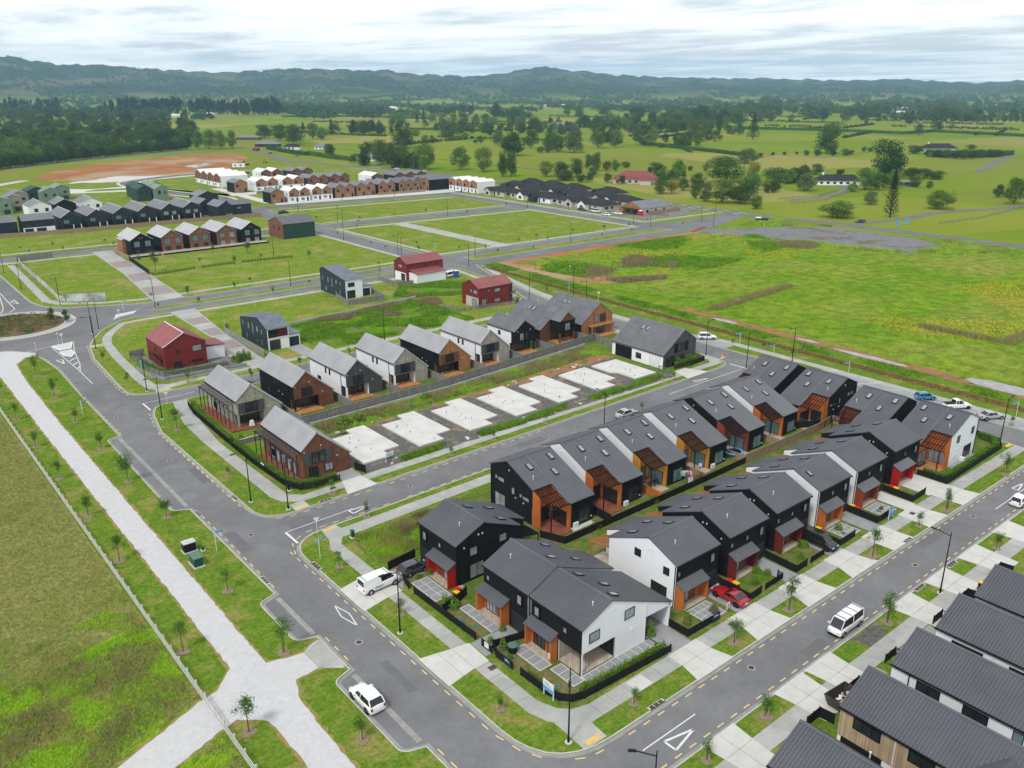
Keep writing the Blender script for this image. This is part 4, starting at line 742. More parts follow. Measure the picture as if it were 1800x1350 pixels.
def house_wide(label, X, Y, w, yr, zl, zr, y1, z1, side, gab, roofm, front_box=None, skyx=(), dk=True):
    t = thing('gable_house', label, 'house', (X, Y, 0), -pi/2)
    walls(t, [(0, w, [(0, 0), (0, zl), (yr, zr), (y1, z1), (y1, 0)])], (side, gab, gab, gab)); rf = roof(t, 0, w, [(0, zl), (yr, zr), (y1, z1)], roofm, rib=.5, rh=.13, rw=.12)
    s = (zr-zl)/yr
    for x in skyx:
        for dx in (0, 1.5): skylight(rf, x+dx, yr*.62, lambda q: zl+s*q+.13)
    if front_box:
        a, b, ln, m_ = front_box; MB().prism([(w, a), (w+ln, a), (w+ln, b), (w, b)], 2.5, 5.4).build('upper_bay', K_, t); c_ = (a+b)/2
        walls(t, [(w, w+ln, [(a, 5.4), (c_, 7.2), (b, 5.4)])], (m_,)*4, 'bay_gable'); roof(t, w-3, w+ln, [(a, 5.4), (c_, 7.3), (b, 5.4)], roofm, rib=.36, cap=True, gut=False, name='bay_roof')
        win(t, 'R', w+ln, c_-.8, c_+.8, 3, 4.8, 1, gl='glass_pale'); fbox(MB(), 'R', w+ln, a+.1, a+1.0, 0, .06, 2.9, 4.9).build('shutter', K_, t); fbox(MB(), 'R', w+ln, b-1, b-.1, 0, .06, 2.9, 4.9).build('shutter', K_, t)
        for yy in (a+.15, b-.15): MB().bar((w+ln-.15, yy, 0), (w+ln-.15, yy, 2.5), .3).build('column', m_, t)
        deck(t, w, a-.5, w+ln+2.2, b+1, 'deck_orange', .15, 'y'); win(t, 'R', w, a, b, .1, 2.3, 2)
    return t
t = house_wide('brown and black house with projecting gable bay and roof skylights', 127.2, 157, 13.6, 6, 3.2, 7.4, 11.2, 3.9, K_, 'brown_timber', 'roof_far', (3.2, 8.0, 3.4, 'brown_timber'), (4.5,))
t = house_wide('large amber timber gable house at the far end of the pale-roofed row', 138.0, 156, 15.4, 6.2, 3.2, 7.6, 10.6, 4.4, K_, 'amber_timber', 'roof_far', None, (4.5,))
win(t, 'R', 15.4, 4.4, 5.6, 3.0, 4.9, 1, gl='glass_pale'); win(t, 'R', 15.4, 6.2, 8.2, 3.0, 4.9, 1); win(t, 'R', 15.4, 2.6, 4.4, .1, 2.3, 1); win(t, 'R', 15.4, 5, 7.6, .1, 2.3, 1); deck(t, 15.4, 2, 18, 9.5, 'deck_orange', .15, 'y'); MB().box(15.4, 2.2, 2.45, 16.9, 10, 2.6).bar((16.7, 2.5, 0), (16.7, 2.5, 2.5), .3).bar((16.7, 9.7, 0), (16.7, 9.7, 2.5), .3).build('veranda', 'amber_timber', t)
t = house_wide('large grey gable house standing alone at the give-way corner', 134.6, 127, 15, 6.7, 3.0, 7.6, 10.8, 4.8, 'white_wall', 'grey_timber', 'roof_far', None, (4.5,))
win(t, 'R', 15, 4.6, 5.6, 3.0, 4.9, 0); win(t, 'R', 15, 5.8, 7.0, 3.0, 4.9, 1); fbox(MB(), 'R', 15, 3.5, 4.5, 0, .06, 2.9, 5).build('shutter', K_, t); fbox(MB(), 'R', 15, 7.1, 8.1, 0, .06, 2.9, 5).build('shutter', K_, t); win(t, 'R', 15, 1, 3.8, .05, 2.4, 1); win(t, 'R', 15, 5, 7, .4, 2.2, 1); win(t, 'F', 0, 7.2, 8.8, .8, 2.1, 1)
for k in range(8): MB().bar((11.2+k*.42, -.04, .1), (11.2+k*.42, -.04, 2.9), .09, .2).build('screen_slat', 'white_trim', t)
MB().box(1, -.02, 0, 6, -.012, 2.7).build('garage_shade_panel', K_, t)  # flat black sheet on the wall, coloured as shade inside a garage opening
# ------------------------------------------------------------------ houses farther off
def gable(label, X0, Y0, X1, Y1, axis, ze, zr, mF, mG, roofm, wF=(), wG=(), rib=None, off=.5, group=None, z1=None, name='gable_house', mB=None, rootpar=None, caplight=False, gl='glass', root=None):
    if axis == 'x': t = root or thing(name, label, 'house', (X0, Y0, 0), 0, group); w, d, gf = X1-X0, Y1-Y0, 'L'
    else: t = root or thing(name, label, 'house', (X0, Y1, 0), -pi/2, group); w, d, gf = Y1-Y0, X1-X0, 'R'
    yr = d*off; z1 = ze if z1 is None else z1
    walls(t, [(0, w, [(0, 0), (0, ze), (yr, zr), (d, z1), (d, 0)])], (mF, mB or mF, mG, mG))
    mb = MB(); og = .15; s0 = (zr-ze)/yr; s1 = (zr-z1)/(d-yr)
    slab(mb, -og, w+og, -.2, ze-.2*s0+.13, yr, zr+.13, rib or 1, ribs=bool(rib), rh=.05, rw=.1); slab(mb, -og, w+og, d+.2, z1-.2*s1+.13, yr, zr+.13, rib or 1, ribs=bool(rib), rh=.05, rw=.1); rf = mb.build('roof', roofm, t)
    if caplight: MB().bar((-og, yr, zr+.2), (w+og, yr, zr+.2), .22, .1).bar((w+og, -.2, ze-.2*s0+.17), (w+og, yr, zr+.18), .12, .1).build('ridge_cap', 'roof_white', rf)
    for u0, u1, a, b, *k in wF: win(t, 'F', 0, u0, u1, a, b, k[0] if k else 0, gl=gl)
    for u0, u1, a, b, *k in wG: win(t, gf, 0 if gf == 'L' else w, u0, u1, a, b, k[0] if k else 0, gl=k[1] if len(k) > 1 else gl)
    return t
# coloured houses by the boulevard
t = gable('dark red gabled house with grey garage and rail fence, on the roundabout corner', 52, 178.5, 61, 190, 'y', 5.2, 7.6, 'red_wall', 'red_wall', 'roof_red', wF=((1.5, 2.4, 3.2, 4.8), (1.5, 2.4, .6, 2.4), (5.5, 6.4, 3.2, 4.8), (5.5, 6.4, .6, 2.4), (8.8, 9.8, .1, 2.3)), wG=((2.6, 3.2, 3.2, 4.2), (6.0, 8.0, 3.3, 4.6, 0, 'glass_pale'), (1.8, 3.4, .2, 1.6), (5.6, 8.0, .9, 1.4)), rib=.45, caplight=True)
MB().box(3, 9.3, 0, 9, 13.9, 2.9).build('garage', 'white_wall', t); mb = MB(); slab(mb, 2.8, 9.2, 14.2, 2.95, 9.0, 3.6, .45); mb.build('garage_roof', 'roof_red', t); MB().box(6.8, -.9, 2.4, 10.2, 0, 2.55).build('balcony', 'red_wall', t); MB().box(6.8, -.95, 2.55, 10.2, -.88, 3.4).build('balustrade', 'black_metal', t)
def navy(label, X0, Y0, X1, Y1, zs, yrid, zr, zn, red):
    t = thing('townhouse', label, 'house', (X0, Y1, 0), -pi/2); w, d = Y1-Y0, X1-X0; xr = Y1-yrid
    mb = MB(); prof = [(0, 0), (0, zn), (xr, zr), (w, zs), (w, 0)]
    vs = [(x, 0, z) for x, z in prof]+[(x, d, z) for x, z in prof]; mb.add(vs, [(0, 1, 2, 3, 4), (9, 8, 7, 6, 5)], 0); mb.add(vs, [(3, 8, 9, 4)], 1); mb.add(vs, [(0, 5, 6, 1), (1, 6, 7, 2), (2, 7, 8, 3)], 0)
    mb.build('wall', ('navy_wall', 'white_wall'), t)
    m2 = MB()
    for (xa, za, xb, zb) in ((0, zn, xr, zr), (w, zs, xr, zr)):
        s_ = (zb-za)/(xb-xa); e_ = -.2 if xa == 0 else .2; m2.add([(xa+e_, -.15, za+s_*e_+.05), (xb, -.15, zb+.05), (xb, d+.15, zb+.05), (xa+e_, d+.15, za+s_*e_+.05), (xa+e_, -.15, za+s_*e_+.17), (xb, -.15, zb+.17), (xb, d+.15, zb+.17), (xa+e_, d+.15, za+s_*e_+.17)], [(0, 1, 2, 3), (7, 6, 5, 4), (0, 4, 5, 1), (3, 2, 6, 7), (0, 3, 7, 4)])
        for k in range(int(d/.5)): y = k*.5+.3; m2.bar((xa+e_, y, za+s_*e_+.19), (xb, y, zb+.19), .06, .05)
    m2.build('roof', 'roof_navy', t)
    for u0, u1, a, b in ((1.2, 2.1, 3.4, 5), (4.4, 5.5, 3.2, 4.9), (6.8, 7.7, 2.2, 5.2), (9.2, 10.4, 3.4, 4.9), (11.8, 12.6, 3.3, 4.8), (3, 4, .5, 2), (8.6, 10.2, .9, 1.5), (11.6, 12.4, .5, 2.2)): win(t, 'F', 0, u0, u1, a, b, 0, gl='glass_teal')
    if red:
        MB().box(w-.01, .2, 2.75, w+.03, d-.2, 4.9).build('balcony_shade_panel', 'black_wall', t); o = MB().box(w+.02, .2, 2.75, w+.14, d-.2, 2.95).build('balcony_edge', 'white_trim', t)  # black panel on the wall paints the shade of a recessed balcony
        for k in range(9): MB().box(w+.05, 2.6, 3.05+k*.2, w+.1, d-.25, 3.15+k*.2).build('screen_slat', 'dark_red_board', o)
        for k in range(4): MB().box(w+.05, .25, 3.05+k*.2, w+.09, 2.6, 3.1+k*.2).build('balustrade_bar', 'dark_red_board', o)
    else: win(t, 'R', w, .8, 2.9, 3.4, 4.6, 0)
    win(t, 'R', w, .4, 3.0, .1, 2.4, 2); MB().box(w-8, d, 0, w-.6, d+3, 2.8).build('garage', 'white_wall', t); MB().box(w-8.2, d-.05, 2.8, w-.4, d+3.2, 3.0).build('garage_roof', 'roof_navy', t); fbox(MB(), 'R', w-.6, d+.3, d+2.7, 0, .05, .05, 2.2).build('garage_door', 'charcoal_wall', t)
    return t
navy('navy clad townhouse with red slatted balcony screen', 75.1, 178.4, 80.3, 193.6, 5.1, 183.2, 7.0, 5.2, True)
navy('navy clad townhouse with white end wall beside the boulevard', 113.7, 211.8, 119.2, 227, 5.4, 224.6, 7.4, 6.6, False)
t = gable('dark red house with long white lower wall, beside the vacant weedy lot', 139.8, 220.3, 153.5, 227.6, 'x', 5.5, 7.3, 'red_wall', 'red_wall', 'roof_red', wF=((6.5, 7.7, 4.2, 4.8), (11, 11.6, 4.0, 4.9)), wG=((2.5, 4.8, 4.0, 5.0, 0, 'glass_pale'),), rib=.45)
MB().box(.8, -4.5, 0, 11.6, -.01, 2.9).build('lower_wall', 'white_wall', t); mb = MB(); slab(mb, .6, 11.8, -4.7, 2.95, -.02, 3.7, .45); mb.build('lean_to_roof', 'roof_red', t); MB().box(-.03, .5, 0, -.005, 6.8, 2.6).build('white_base', 'white_wall', t); win(t, 'L', -.03, 1.0, 3.2, .1, 2.3, 2)
t = gable('dark red house with white ground-floor corner and balcony, beside the side street', 136.7, 179.5, 148.6, 187.2, 'x', 5.4, 7.2, 'red_wall', 'red_wall', 'roof_red', wF=((1.0, 2.6, .4, 2.3, 1, 0), (5.4, 7.4, 3.7, 4.7), (5.4, 7.4, .9, 1.9), (3.2, 3.8, 4, 4.8)), wG=((.6, 2.4, 3.7, 4.8, 0, 'glass_pale'), (3.0, 4.0, 3.8, 4.7, 0, 'glass_pale')), rib=.45, gl='glass_pale')
MB().box(-.03, .2, 0, -.005, 5.8, 2.7).build('white_base', 'cream_wall', t); win(t, 'L', -.03, .8, 3.0, .1, 2.3, 2, gl='glass_pale'); MB().box(11.0, -.9, 2.5, 12.3, -.02, 2.65).box(11.0, -.9, 2.65, 12.3, -.85, 3.5).build('balcony', 'cover_green', t); win(t, 'F', 0, 11, 11.7, 2.7, 4.8, 0); win(t, 'F', 0, 11, 11.7, .1, 2.3, 0)
# row of five with decks
KL = ['black gabled house with a tan side bay, end of the decked row', 'brown gabled house with pale roof, next to the black house with tan bay', 'brown gabled house in the middle of the decked row', 'brown gabled house with pale roof, next to the far black decked house', 'black gabled house with pale roof at the planter end of the decked row']
for k, X in enumerate((86.6, 97.4, 107.6, 117.9, 127.8)):
    m_ = 'black_wall' if k in (0, 4) else 'brick_brown'
    t = gable(KL[k], X, 318.2, X+7.8, 334, 'y', 5.6, 8.0, 'black_wall', m_, 'roof_light', wG=((1.2, 3.2, 3.1, 5.2, 1, 'glass_teal'), (5.0, 7.0, 3.1, 5.2, 1, 'glass_teal' if k != 3 else 'glass_pale'), (1.4, 3.2, .3, 2.2, 1, 'glass_pale' if k > 2 else 'glass'), (5.0, 6.8, .3, 2.2, 1, 'glass_pale' if k > 2 else 'glass')), rib=.9, caplight=True)
    o = MB().box(15.8, -1, 0, 19.6, 9, .5).build('deck', 'deck_pale', t); MB().box(19.6, -1, 0, 19.7, 9, .55).build('deck_skirt', 'black_wall', o); MB().bar((19.5, -1, 1.3), (19.5, 9, 1.3), .08, .08).build('handrail', 'white_trim', o); lights(t, 'R', 15.8, [(3.4, 6.3), (4.2, 6.3)])
    if k == 0: MB().box(4, -1.2, 0, 10, -.01, 5.3).build('side_bay', 'brick_tan', t); mb = MB(); slab(mb, 3.8, 10.2, -1.5, 5.3, 1.5, 6.4, .9); mb.build('bay_roof', 'roof_light', t)
t = gable('large blank dark green barn-like house with brown end', 144.5, 317.5, 158.4, 331, 'x', 5.9, 8.3, 'green_wall', 'brick_brown', 'roof_dark', wG=((3, 4.2, 3.2, 4.8), (7.5, 8.7, 3.2, 4.8)), rib=.5, off=.42); fbox(MB(), 'F', 0, .1, 13.8, .0, .03, .02, 5.8).build('cladding', 'green_wall', t)
# charcoal row behind the timber fence
for k, X in enumerate((81.6, 92, 102.5, 112.8, 122.9, 132.8)):
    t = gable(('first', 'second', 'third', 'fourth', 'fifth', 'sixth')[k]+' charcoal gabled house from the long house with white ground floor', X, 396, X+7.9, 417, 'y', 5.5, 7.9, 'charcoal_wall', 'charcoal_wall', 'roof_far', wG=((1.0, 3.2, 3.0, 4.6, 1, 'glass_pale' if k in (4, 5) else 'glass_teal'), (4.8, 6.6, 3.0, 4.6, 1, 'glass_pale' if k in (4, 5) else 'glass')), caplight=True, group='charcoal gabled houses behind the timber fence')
    w = 21; MB().box(w-.01, .4, 0, w+.02, 7.5, 2.5).build('ground_floor_shade_panel', 'black_wall', t); MB().bar((w+.1, 4.6, 0), (w+.1, 4.6, 2.5), .35).bar((w+.1, 7.6, 0), (w+.1, 7.6, 2.5), .35).build('column', 'white_trim', t)  # black panel stands in for the shaded ground-floor recess behind the columns
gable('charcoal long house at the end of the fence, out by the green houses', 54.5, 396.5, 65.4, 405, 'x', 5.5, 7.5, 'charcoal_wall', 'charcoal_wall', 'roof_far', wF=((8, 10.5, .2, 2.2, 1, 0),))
t = gable('charcoal long house with white ground floor', 67.2, 396.5, 79.2, 405, 'x', 5.5, 7.6, 'charcoal_wall', 'charcoal_wall', 'roof_far', wF=((3.4, 4.4, 3.4, 4.4), (9.4, 10.9, 3.4, 4.6))); MB().box(.05, -.04, 0, 11.95, -.012, 2.6).build('white_base', 'white_wall', t); win(t, 'F', -.04, .6, 3.8, .2, 2.3, 1); win(t, 'F', -.04, 5, 8.6, .2, 2.3, 1)
t = gable('charcoal L-shaped house at the street end of the timber fence', 146, 388.5, 153.4, 402, 'y', 5.5, 7.6, 'charcoal_wall', 'charcoal_wall', 'roof_far', wG=((1, 1.8, 3.0, 4.6), (4.2, 4.8, 3.4, 4.2), (3.6, 6.6, .3, 2.2, 2, 'glass_pale'))); walls(t, [(1.0, 11.0, [(7.42, 0), (7.42, 5.4), (17, 5.4), (17, 0)])], ('charcoal_wall',)*4, 'wing_wall')
m2 = MB()
for a, b in ((11.2, 6.0), (.8, 6.0)): m2.add([(a, 7.3, 5.45), (b, 7.3, 7.1), (b, 17.2, 7.1), (a, 17.2, 5.45), (a, 7.3, 5.6), (b, 7.3, 7.25), (b, 17.2, 7.25), (a, 17.2, 5.6)], [(0, 1, 2, 3), (7, 6, 5, 4), (3, 2, 6, 7), (0, 4, 5, 1)])
m2.add([(11, 17.0, 5.4), (1, 17.0, 5.4), (6, 17.0, 7.1)], [(0, 1, 2)]).build('wing_roof', 'roof_charcoal', t); win(t, 'R', 11, 10, 12, 3.6, 4.5, 1, gl='glass_pale')
gable('charcoal gabled house set behind the L-shaped charcoal house', 143.5, 404.5, 150, 420, 'y', 5.5, 7.6, 'charcoal_wall', 'charcoal_wall', 'roof_far', wG=((2, 3, 3, 4.5),))
gable('charcoal house on the street bend near the green houses', 153.5, 434, 164, 446, 'y', 5.6, 7.8, 'charcoal_wall', 'charcoal_wall', 'roof_far', wG=((3, 4.4, 3.3, 4.6), (7, 8, 3.3, 4.6)))
for k, X in enumerate((79.2, 101.4)): gable('white gabled house behind the charcoal row', X, 445, X+9.6, 458, 'y', 5.4, 7.6, 'white_wall', 'white_wall', 'roof_far', wG=((2.2, 3.8, 2.8, 4.4), (6.8, 8.2, 2.8, 4.4)), caplight=True, group='white gabled houses behind the charcoal row')
gable('black gabled house between two white ones, behind the charcoal row', 90.2, 446, 99.6, 459, 'y', 5.4, 7.6, 'black_wall', 'black_wall', 'roof_far', wG=((6.2, 7.8, 3, 4.4),), caplight=True)
for k, (X, Y, m_) in enumerate(((137.5, 478, 'green_wall'), (139.8, 494, 'green_wall'), (145.6, 474, 'sage_wall'), (148, 492, 'sage_wall'))): gable(['dark green tall narrow house at the edge of the open lawn', 'sage green tall narrow house at the edge of the open lawn'][k//2], X, Y, X+(7 if k < 2 else 6.5), Y+12, 'y', 6.3, 8.2, m_, m_, 'sage_wall' if k > 1 else 'green_wall', wG=((1.4, 2.6, 3.4, 5.4, 0), (4.4, 5.2, 3.8, 5)), z1=6.9, off=.55, group=['dark green tall houses', 'sage green tall houses'][k//2], name='townhouse')
for k, (X, Y, m_) in enumerate(((68, 468, 'sage_wall'), (74.5, 478, 'beige_wall'), (80, 492, 'beige_wall'), (91, 508, 'green_wall'), (96, 500, 'sage_wall'), (104, 512, 'sage_wall'))): gable(['sage green tall house beside the beige houses', 'beige tall house beside the sage green houses', 'beige tall house beside the sage green houses', 'green tall house in front of the winding path', 'pale green tall house in front of the winding path', 'pale green tall house in front of the winding path'][k], X, Y, X+8.5, Y+12, 'y', 6, 8, m_, m_, 'roof_far' if m_ == 'beige_wall' else ('sage_wall' if m_ == 'sage_wall' else 'green_wall'), wG=((1.4, 2.8, 3.4, 5.2, 0), (5.4, 6.8, 3.6, 4.8), (4.8, 7.4, .1, 2.2)), z1=6.6, off=.55, name='townhouse', group=['', 'beige tall houses', 'beige tall houses', '', 'pale green tall houses', 'pale green tall houses'][k] or None)
# terraces with white and brown gables
def terrace(label, X, Y, n_, wu, d, brick, base, side, roofm, rz=0, ze=5.4, zr=7.3, group=None, low=True):
    """n_ units side by side, gables towards local -y"""
    t = thing('terrace_house', label, 'house', (X, Y, 0), rz, group)
    for k in range(n_):
        x0 = k*wu; c_ = x0+wu/2; vs = [(x0, 0, 0), (x0+wu, 0, 0), (x0+wu, 0, ze), (c_, 0, zr), (x0, 0, ze)]; vs += [(x, d, z) for x, y, z in vs]
        MB().add(vs, [(0, 1, 2, 3, 4), (9, 8, 7, 6, 5)], 0).add(vs, [(0, 4, 9, 5), (1, 6, 7, 2)], 1).build('wall', (base, side), t)
        MB().add([(x0+.12, -.03, 2.6 if low else .05), (x0+wu-.12, -.03, 2.6 if low else .05), (x0+wu-.12, -.03, ze), (c_, -.03, zr-.12), (x0+.12, -.03, ze), (x0+.12, -.002, 2.6), (x0+wu-.12, -.002, 2.6)], [(0, 1, 2, 3, 4), (0, 5, 6, 1)]).build('brick_panel', brick, t)
        m2 = MB()
        for xa in (x0, x0+wu): m2.add([(xa, -.25, ze+.04), (c_, -.25, zr+.04), (c_, d+.2, zr+.04), (xa, d+.2, ze+.04), (xa, -.25, ze+.22), (c_, -.25, zr+.24), (c_, d+.2, zr+.24), (xa, d+.2, ze+.22)], [(0, 1, 2, 3), (7, 6, 5, 4), (0, 4, 5, 1), (3, 2, 6, 7)])
        m2.build('roof', roofm, t)
        win(t, 'F', -.03, x0+1.0, x0+2.6, 3.2, 4.6, 1); win(t, 'F', -.03, x0+wu-2.0, x0+wu-1.1, 3.4, 4.6, 0, gl='glass_pale'); win(t, 'F', -.03 if not low else 0, x0+.9, x0+2.7, .8, 2.0, 1, gl='glass_pale'); door(t, 'F', -.03 if not low else 0, x0+wu-2, x0+wu-1, .05, 2.2, 'black_wall')
    win(t, 'L', 0, 2, 2.8, 3.4, 4.4, 0); win(t, 'L', 0, 6, 6.8, 3.4, 4.4, 0)
    return t
GW, GB = 'white terraces with brown gables', 'brown brick terraces'
wl = lambda s: 'white-roofed pair of houses with brown gable panels, '+s
terrace(wl('beside the single brown house'), 198, 424, 2, 6.1, 11, 'brick_tan', 'white_wall', 'white_wall', 'roof_white'); terrace(wl('beside the brown brick pairs'), 211.6, 424.6, 2, 6.1, 11, 'brick_tan', 'white_wall', 'white_wall', 'roof_white')
terrace('single brown brick house with black side, at the corner of the terrace street', 188.3, 425, 1, 7.4, 10, 'brick_tan', 'brick_tan', 'black_wall', 'roof_far', low=False)
for k, X in enumerate((225.4, 238.6)): terrace('brown brick pair of gabled houses in the street-front row, '+('next to the white pairs' if k == 0 else 'next to the black-sided brown pair'), X, 424.5, 2, 6.1, 11, 'brick_tan', 'brick_brown', 'black_wall', 'roof_far', low=False, group=GB)
terrace('brown brick gabled pair with black side walls at the lower end of the terrace street', 252.5, 424, 2, 5.6, 16, 'brick_tan', 'brick_brown', 'black_wall', 'roof_far', low=False); terrace('black and brown gabled trio at the car-park end of the terrace street', 266, 424, 3, 4.8, 14, 'brick_tan', 'black_wall', 'black_wall', 'roof_dark', low=False)
terrace('single brown brick house in the middle terrace row', 192.5, 483, 1, 8, 11, 'brick_tan', 'brick_tan', 'black_wall', 'roof_far', low=False)
for X in (205, 221.5): terrace(wl('in the middle terrace row'), X, 482, 2, 7.0, 13, 'brick_tan', 'white_wall', 'white_wall', 'roof_white', group=GW)
for X in (238, 252.5): terrace('brown gabled pair with grey roof in the middle terrace row, '+('beside the white-roofed pairs' if X < 240 else 'at its forecourt end'), X, 481, 2, 6.8, 13, 'brick_brown', 'brick_brown', 'charcoal_wall', 'roof_far', low=False, group='brown pairs in the middle row')
terrace(wl('in the back terrace row'), 232, 536, 2, 7.6, 13, 'brick_brown', 'white_wall', 'white_wall', 'roof_white'); terrace('brown gabled pair with grey roof in the back terrace row', 250.5, 530, 2, 7.8, 13, 'brick_brown', 'brick_brown', 'charcoal_wall', 'roof_far', low=False)
terrace('single white-roofed house behind the brown terraces', 274, 468, 1, 9, 16, 'brick_brown', 'white_wall', 'white_wall', 'roof_white')
terrace('dark-roofed brown terrace at the back of the car park', 287, 462, 3, 8, 14, 'brick_brown', 'brick_brown', 'black_wall', 'roof_dark', low=False)
terrace('white-roofed terrace of four gables turned towards the bend', 197.5, 558, 4, 10.6, 17, 'brick_brown', 'white_wall', 'white_wall', 'roof_white', rz=-pi/2, ze=6.2, zr=8.2)
terrace('brown terrace of three gables at the head of the bungalow street', 285, 441, 3, 6.6, 16, 'brick_tan', 'brick_tan', 'black_wall', 'roof_dark', rz=-pi/2, low=False, ze=6); terrace('white-roofed terrace of four gables beside the black-roofed bungalows', 298.4, 419.5, 4, 6.9, 13, 'brick_tan', 'white_wall', 'white_wall', 'roof_white', rz=-pi/2, ze=6)
# black-roofed bungalows
BGL = 'black-roofed single-storey house in the dense bungalow street'
def bungalow(X, Y, w, d, rz, mw, k, label=BGL, roofm='roof_tile_black', group='black-roofed bungalows', zr=5.2):
    t = thing('bungalow', label, 'house', (X, Y, 0), rz, group); ze = 2.7
    MB().box(0, 0, 0, w, d, ze).build('wall', mw, t); c_ = d/2; h = min(c_, w/2)*.75; e_ = .45
    MB().add([(-e_, -e_, ze), (w+e_, -e_, ze), (w+e_, d+e_, ze), (-e_, d+e_, ze), (h, c_, zr), (w-h, c_, zr), (-e_, -e_, ze-.15), (w+e_, -e_, ze-.15), (w+e_, d+e_, ze-.15), (-e_, d+e_, ze-.15)], [(0, 1, 5, 4), (2, 3, 4, 5), (0, 4, 3), (1, 2, 5), (0, 6, 7, 1), (1, 7, 8, 2), (2, 8, 9, 3), (3, 9, 6, 0)]).build('roof', roofm, t)
    gw = 5.2; gx = w*.55 if k % 2 else .6; vs = [(gx, -2.4, 0), (gx+gw, -2.4, 0), (gx+gw, -2.4, ze), (gx+gw/2, -2.4, ze+1.7), (gx, -2.4, ze)]; vs += [(x, c_*.8, z) for x, y, z in vs]
    MB().add(vs, [(0, 1, 2, 3, 4)], 0).add(vs, [(0, 4, 9, 5), (1, 6, 7, 2)], 0).build('gable_wing', ('cream_wall', 'white_wall', 'charcoal_wall')[k % 3], t); m2 = MB()
    for xa in (gx-.4, gx+gw+.4): m2.add([(xa, -2.8, ze-.15), (gx+gw/2, -2.8, ze+1.75), (gx+gw/2, c_, ze+1.75), (xa, c_, ze-.15), (xa, -2.8, ze+.02), (gx+gw/2, -2.8, ze+1.95), (gx+gw/2, c_, ze+1.95), (xa, c_, ze+.02)], [(0, 1, 2, 3), (7, 6, 5, 4), (0, 4, 5, 1), (3, 2, 6, 7)])
    m2.build('wing_roof', roofm, t); win(t, 'F', -2.4, gx+1.5, gx+3.7, .6, 2.1, 1); win(t, 'F', 0, w*.1 if k % 2 else w*.62, w*.1+1.8 if k % 2 else w*.62+1.8, .7, 2.1, 1); win(t, 'R', w, 2, 4, .8, 2.1, 1); door(t, 'F', 0, w*.42, w*.42+1, .05, 2.15, 'black_wall'); win(t, 'R', w, 6, 7.5, .8, 2.1, 0); win(t, 'L', 0, 2, 4, .8, 2.1, 1)
    return t
k = 0
for Y in (385, 366, 347, 328, 309): bungalow(300+(k % 2)*1.5, Y, 15.5, 13, -pi/2 if k % 2 else -pi/2, ('cream_wall', 'sand_wall', 'white_wall')[k % 3], k); k += 1
for Y in (402, 384, 365, 347, 330, 312): bungalow(321+(k % 2)*2, Y, 15.5, 13, -pi/2, ('cream_wall', 'sand_wall', 'white_wall')[k % 3], k); k += 1
for X, Y in ((338, 404), (339, 386), (338, 366), (340, 340)): bungalow(X, Y, 15, 12, -pi/2, 'cream_wall', k, zr=5.6); k += 1
t = gable('grey-roofed corner bungalow with bright timber gable', 306, 273, 327, 287, 'x', 2.8, 5.6, 'cream_wall', 'amber_timber', 'roof_far', wF=((3, 4.6, .8, 2.1), (9, 10.5, .8, 2.1), (15, 16.5, .8, 2.1)), wG=((3, 6, .3, 2.3, 2), (8, 10, .5, 2.2, 1)), rib=.9); MB().box(-3, 2, 2.5, 0, 12, 2.65).bar((-2.8, 2.2, 0), (-2.8, 2.2, 2.5), .2).bar((-2.8, 11.8, 0), (-2.8, 11.8, 2.5), .2).build('veranda', 'charcoal_wall', t)
# farm houses and sheds
def at(px, py): return g(px, py)
def hip(label, X, Y, rz, w, d, ze, zr, mw, mr, cat='house', chim=False, name='farmhouse', group=None):
    t = thing(name, label, cat, (X, Y, -.15), rz, group); MB().box(0, 0, 0, w, d, ze).build('wall', mw, t); e_ = .6; h = d*.45
    o = MB().add([(-e_, -e_, ze), (w+e_, -e_, ze), (w+e_, d+e_, ze), (-e_, d+e_, ze), (h, d/2, zr), (w-h, d/2, zr), (-e_, -e_, ze-.2), (w+e_, -e_, ze-.2), (w+e_, d+e_, ze-.2), (-e_, d+e_, ze-.2)], [(0, 1, 5, 4), (2, 3, 4, 5), (0, 4, 3), (1, 2, 5), (0, 6, 7, 1), (1, 7, 8, 2), (2, 8, 9, 3), (3, 9, 6, 0)]).build('roof', mr, t)
    for u in np.arange(1.5, w-2.5, 4): win(t, 'F', 0, u, u+1.8, .8, 2.1, 1)
    for u in np.arange(1.2, d-2, 4): win(t, 'L', 0, u, u+1.5, .8, 2.1, 0)
    if chim: MB().box(h-.6, d/2-.5, zr-1.2, h+.4, d/2+.5, zr+1.3).build('chimney', 'white_wall', o)
    return t
x, y = at(1078, 322); t = hip('sprawling cream house with red tiled hip roof among garden trees', x, y, -.9, 27, 15, 3.2, 7.6, 'cream_wall', 'roof_tile_red'); MB().box(17, -6, 0, 24, 0, 3).build('wing', 'cream_wall', t); MB().add([(16.4, -6.6, 3), (24.6, -6.6, 3), (24.6, 5, 3), (16.4, 5, 3), (20.5, -2, 6), (20.5, 5, 6)], [(0, 1, 4), (1, 2, 5, 4), (3, 0, 4, 5)]).build('wing_roof', 'roof_tile_red', t)
x, y = at(1437, 325); hip('white farmhouse with black tiled roof and white chimney behind the willow', x, y, -.75, 27, 9, 3, 6.2, 'white_wall', 'roof_tile_black', chim=True)
x, y = at(1625, 268); hip('cream house with dark roof and twin chimneys behind a clipped hedge', x, y, -.7, 30, 12, 4.2, 8, 'cream_wall', 'roof_tile_black', chim=True)
x, y = at(962, 224); hip('long grey barn among the paddock trees', x, y, -.75, 55, 18, 4, 8, 'cream_wall', 'roof_far', 'barn', name='barn')
x, y = at(1586, 327); hip('small open metal shed beside the dark trees', x, y, -.75, 9, 6, 2.6, 3.2, 'grey_metal', 'roof_far', 'shed', name='shed')
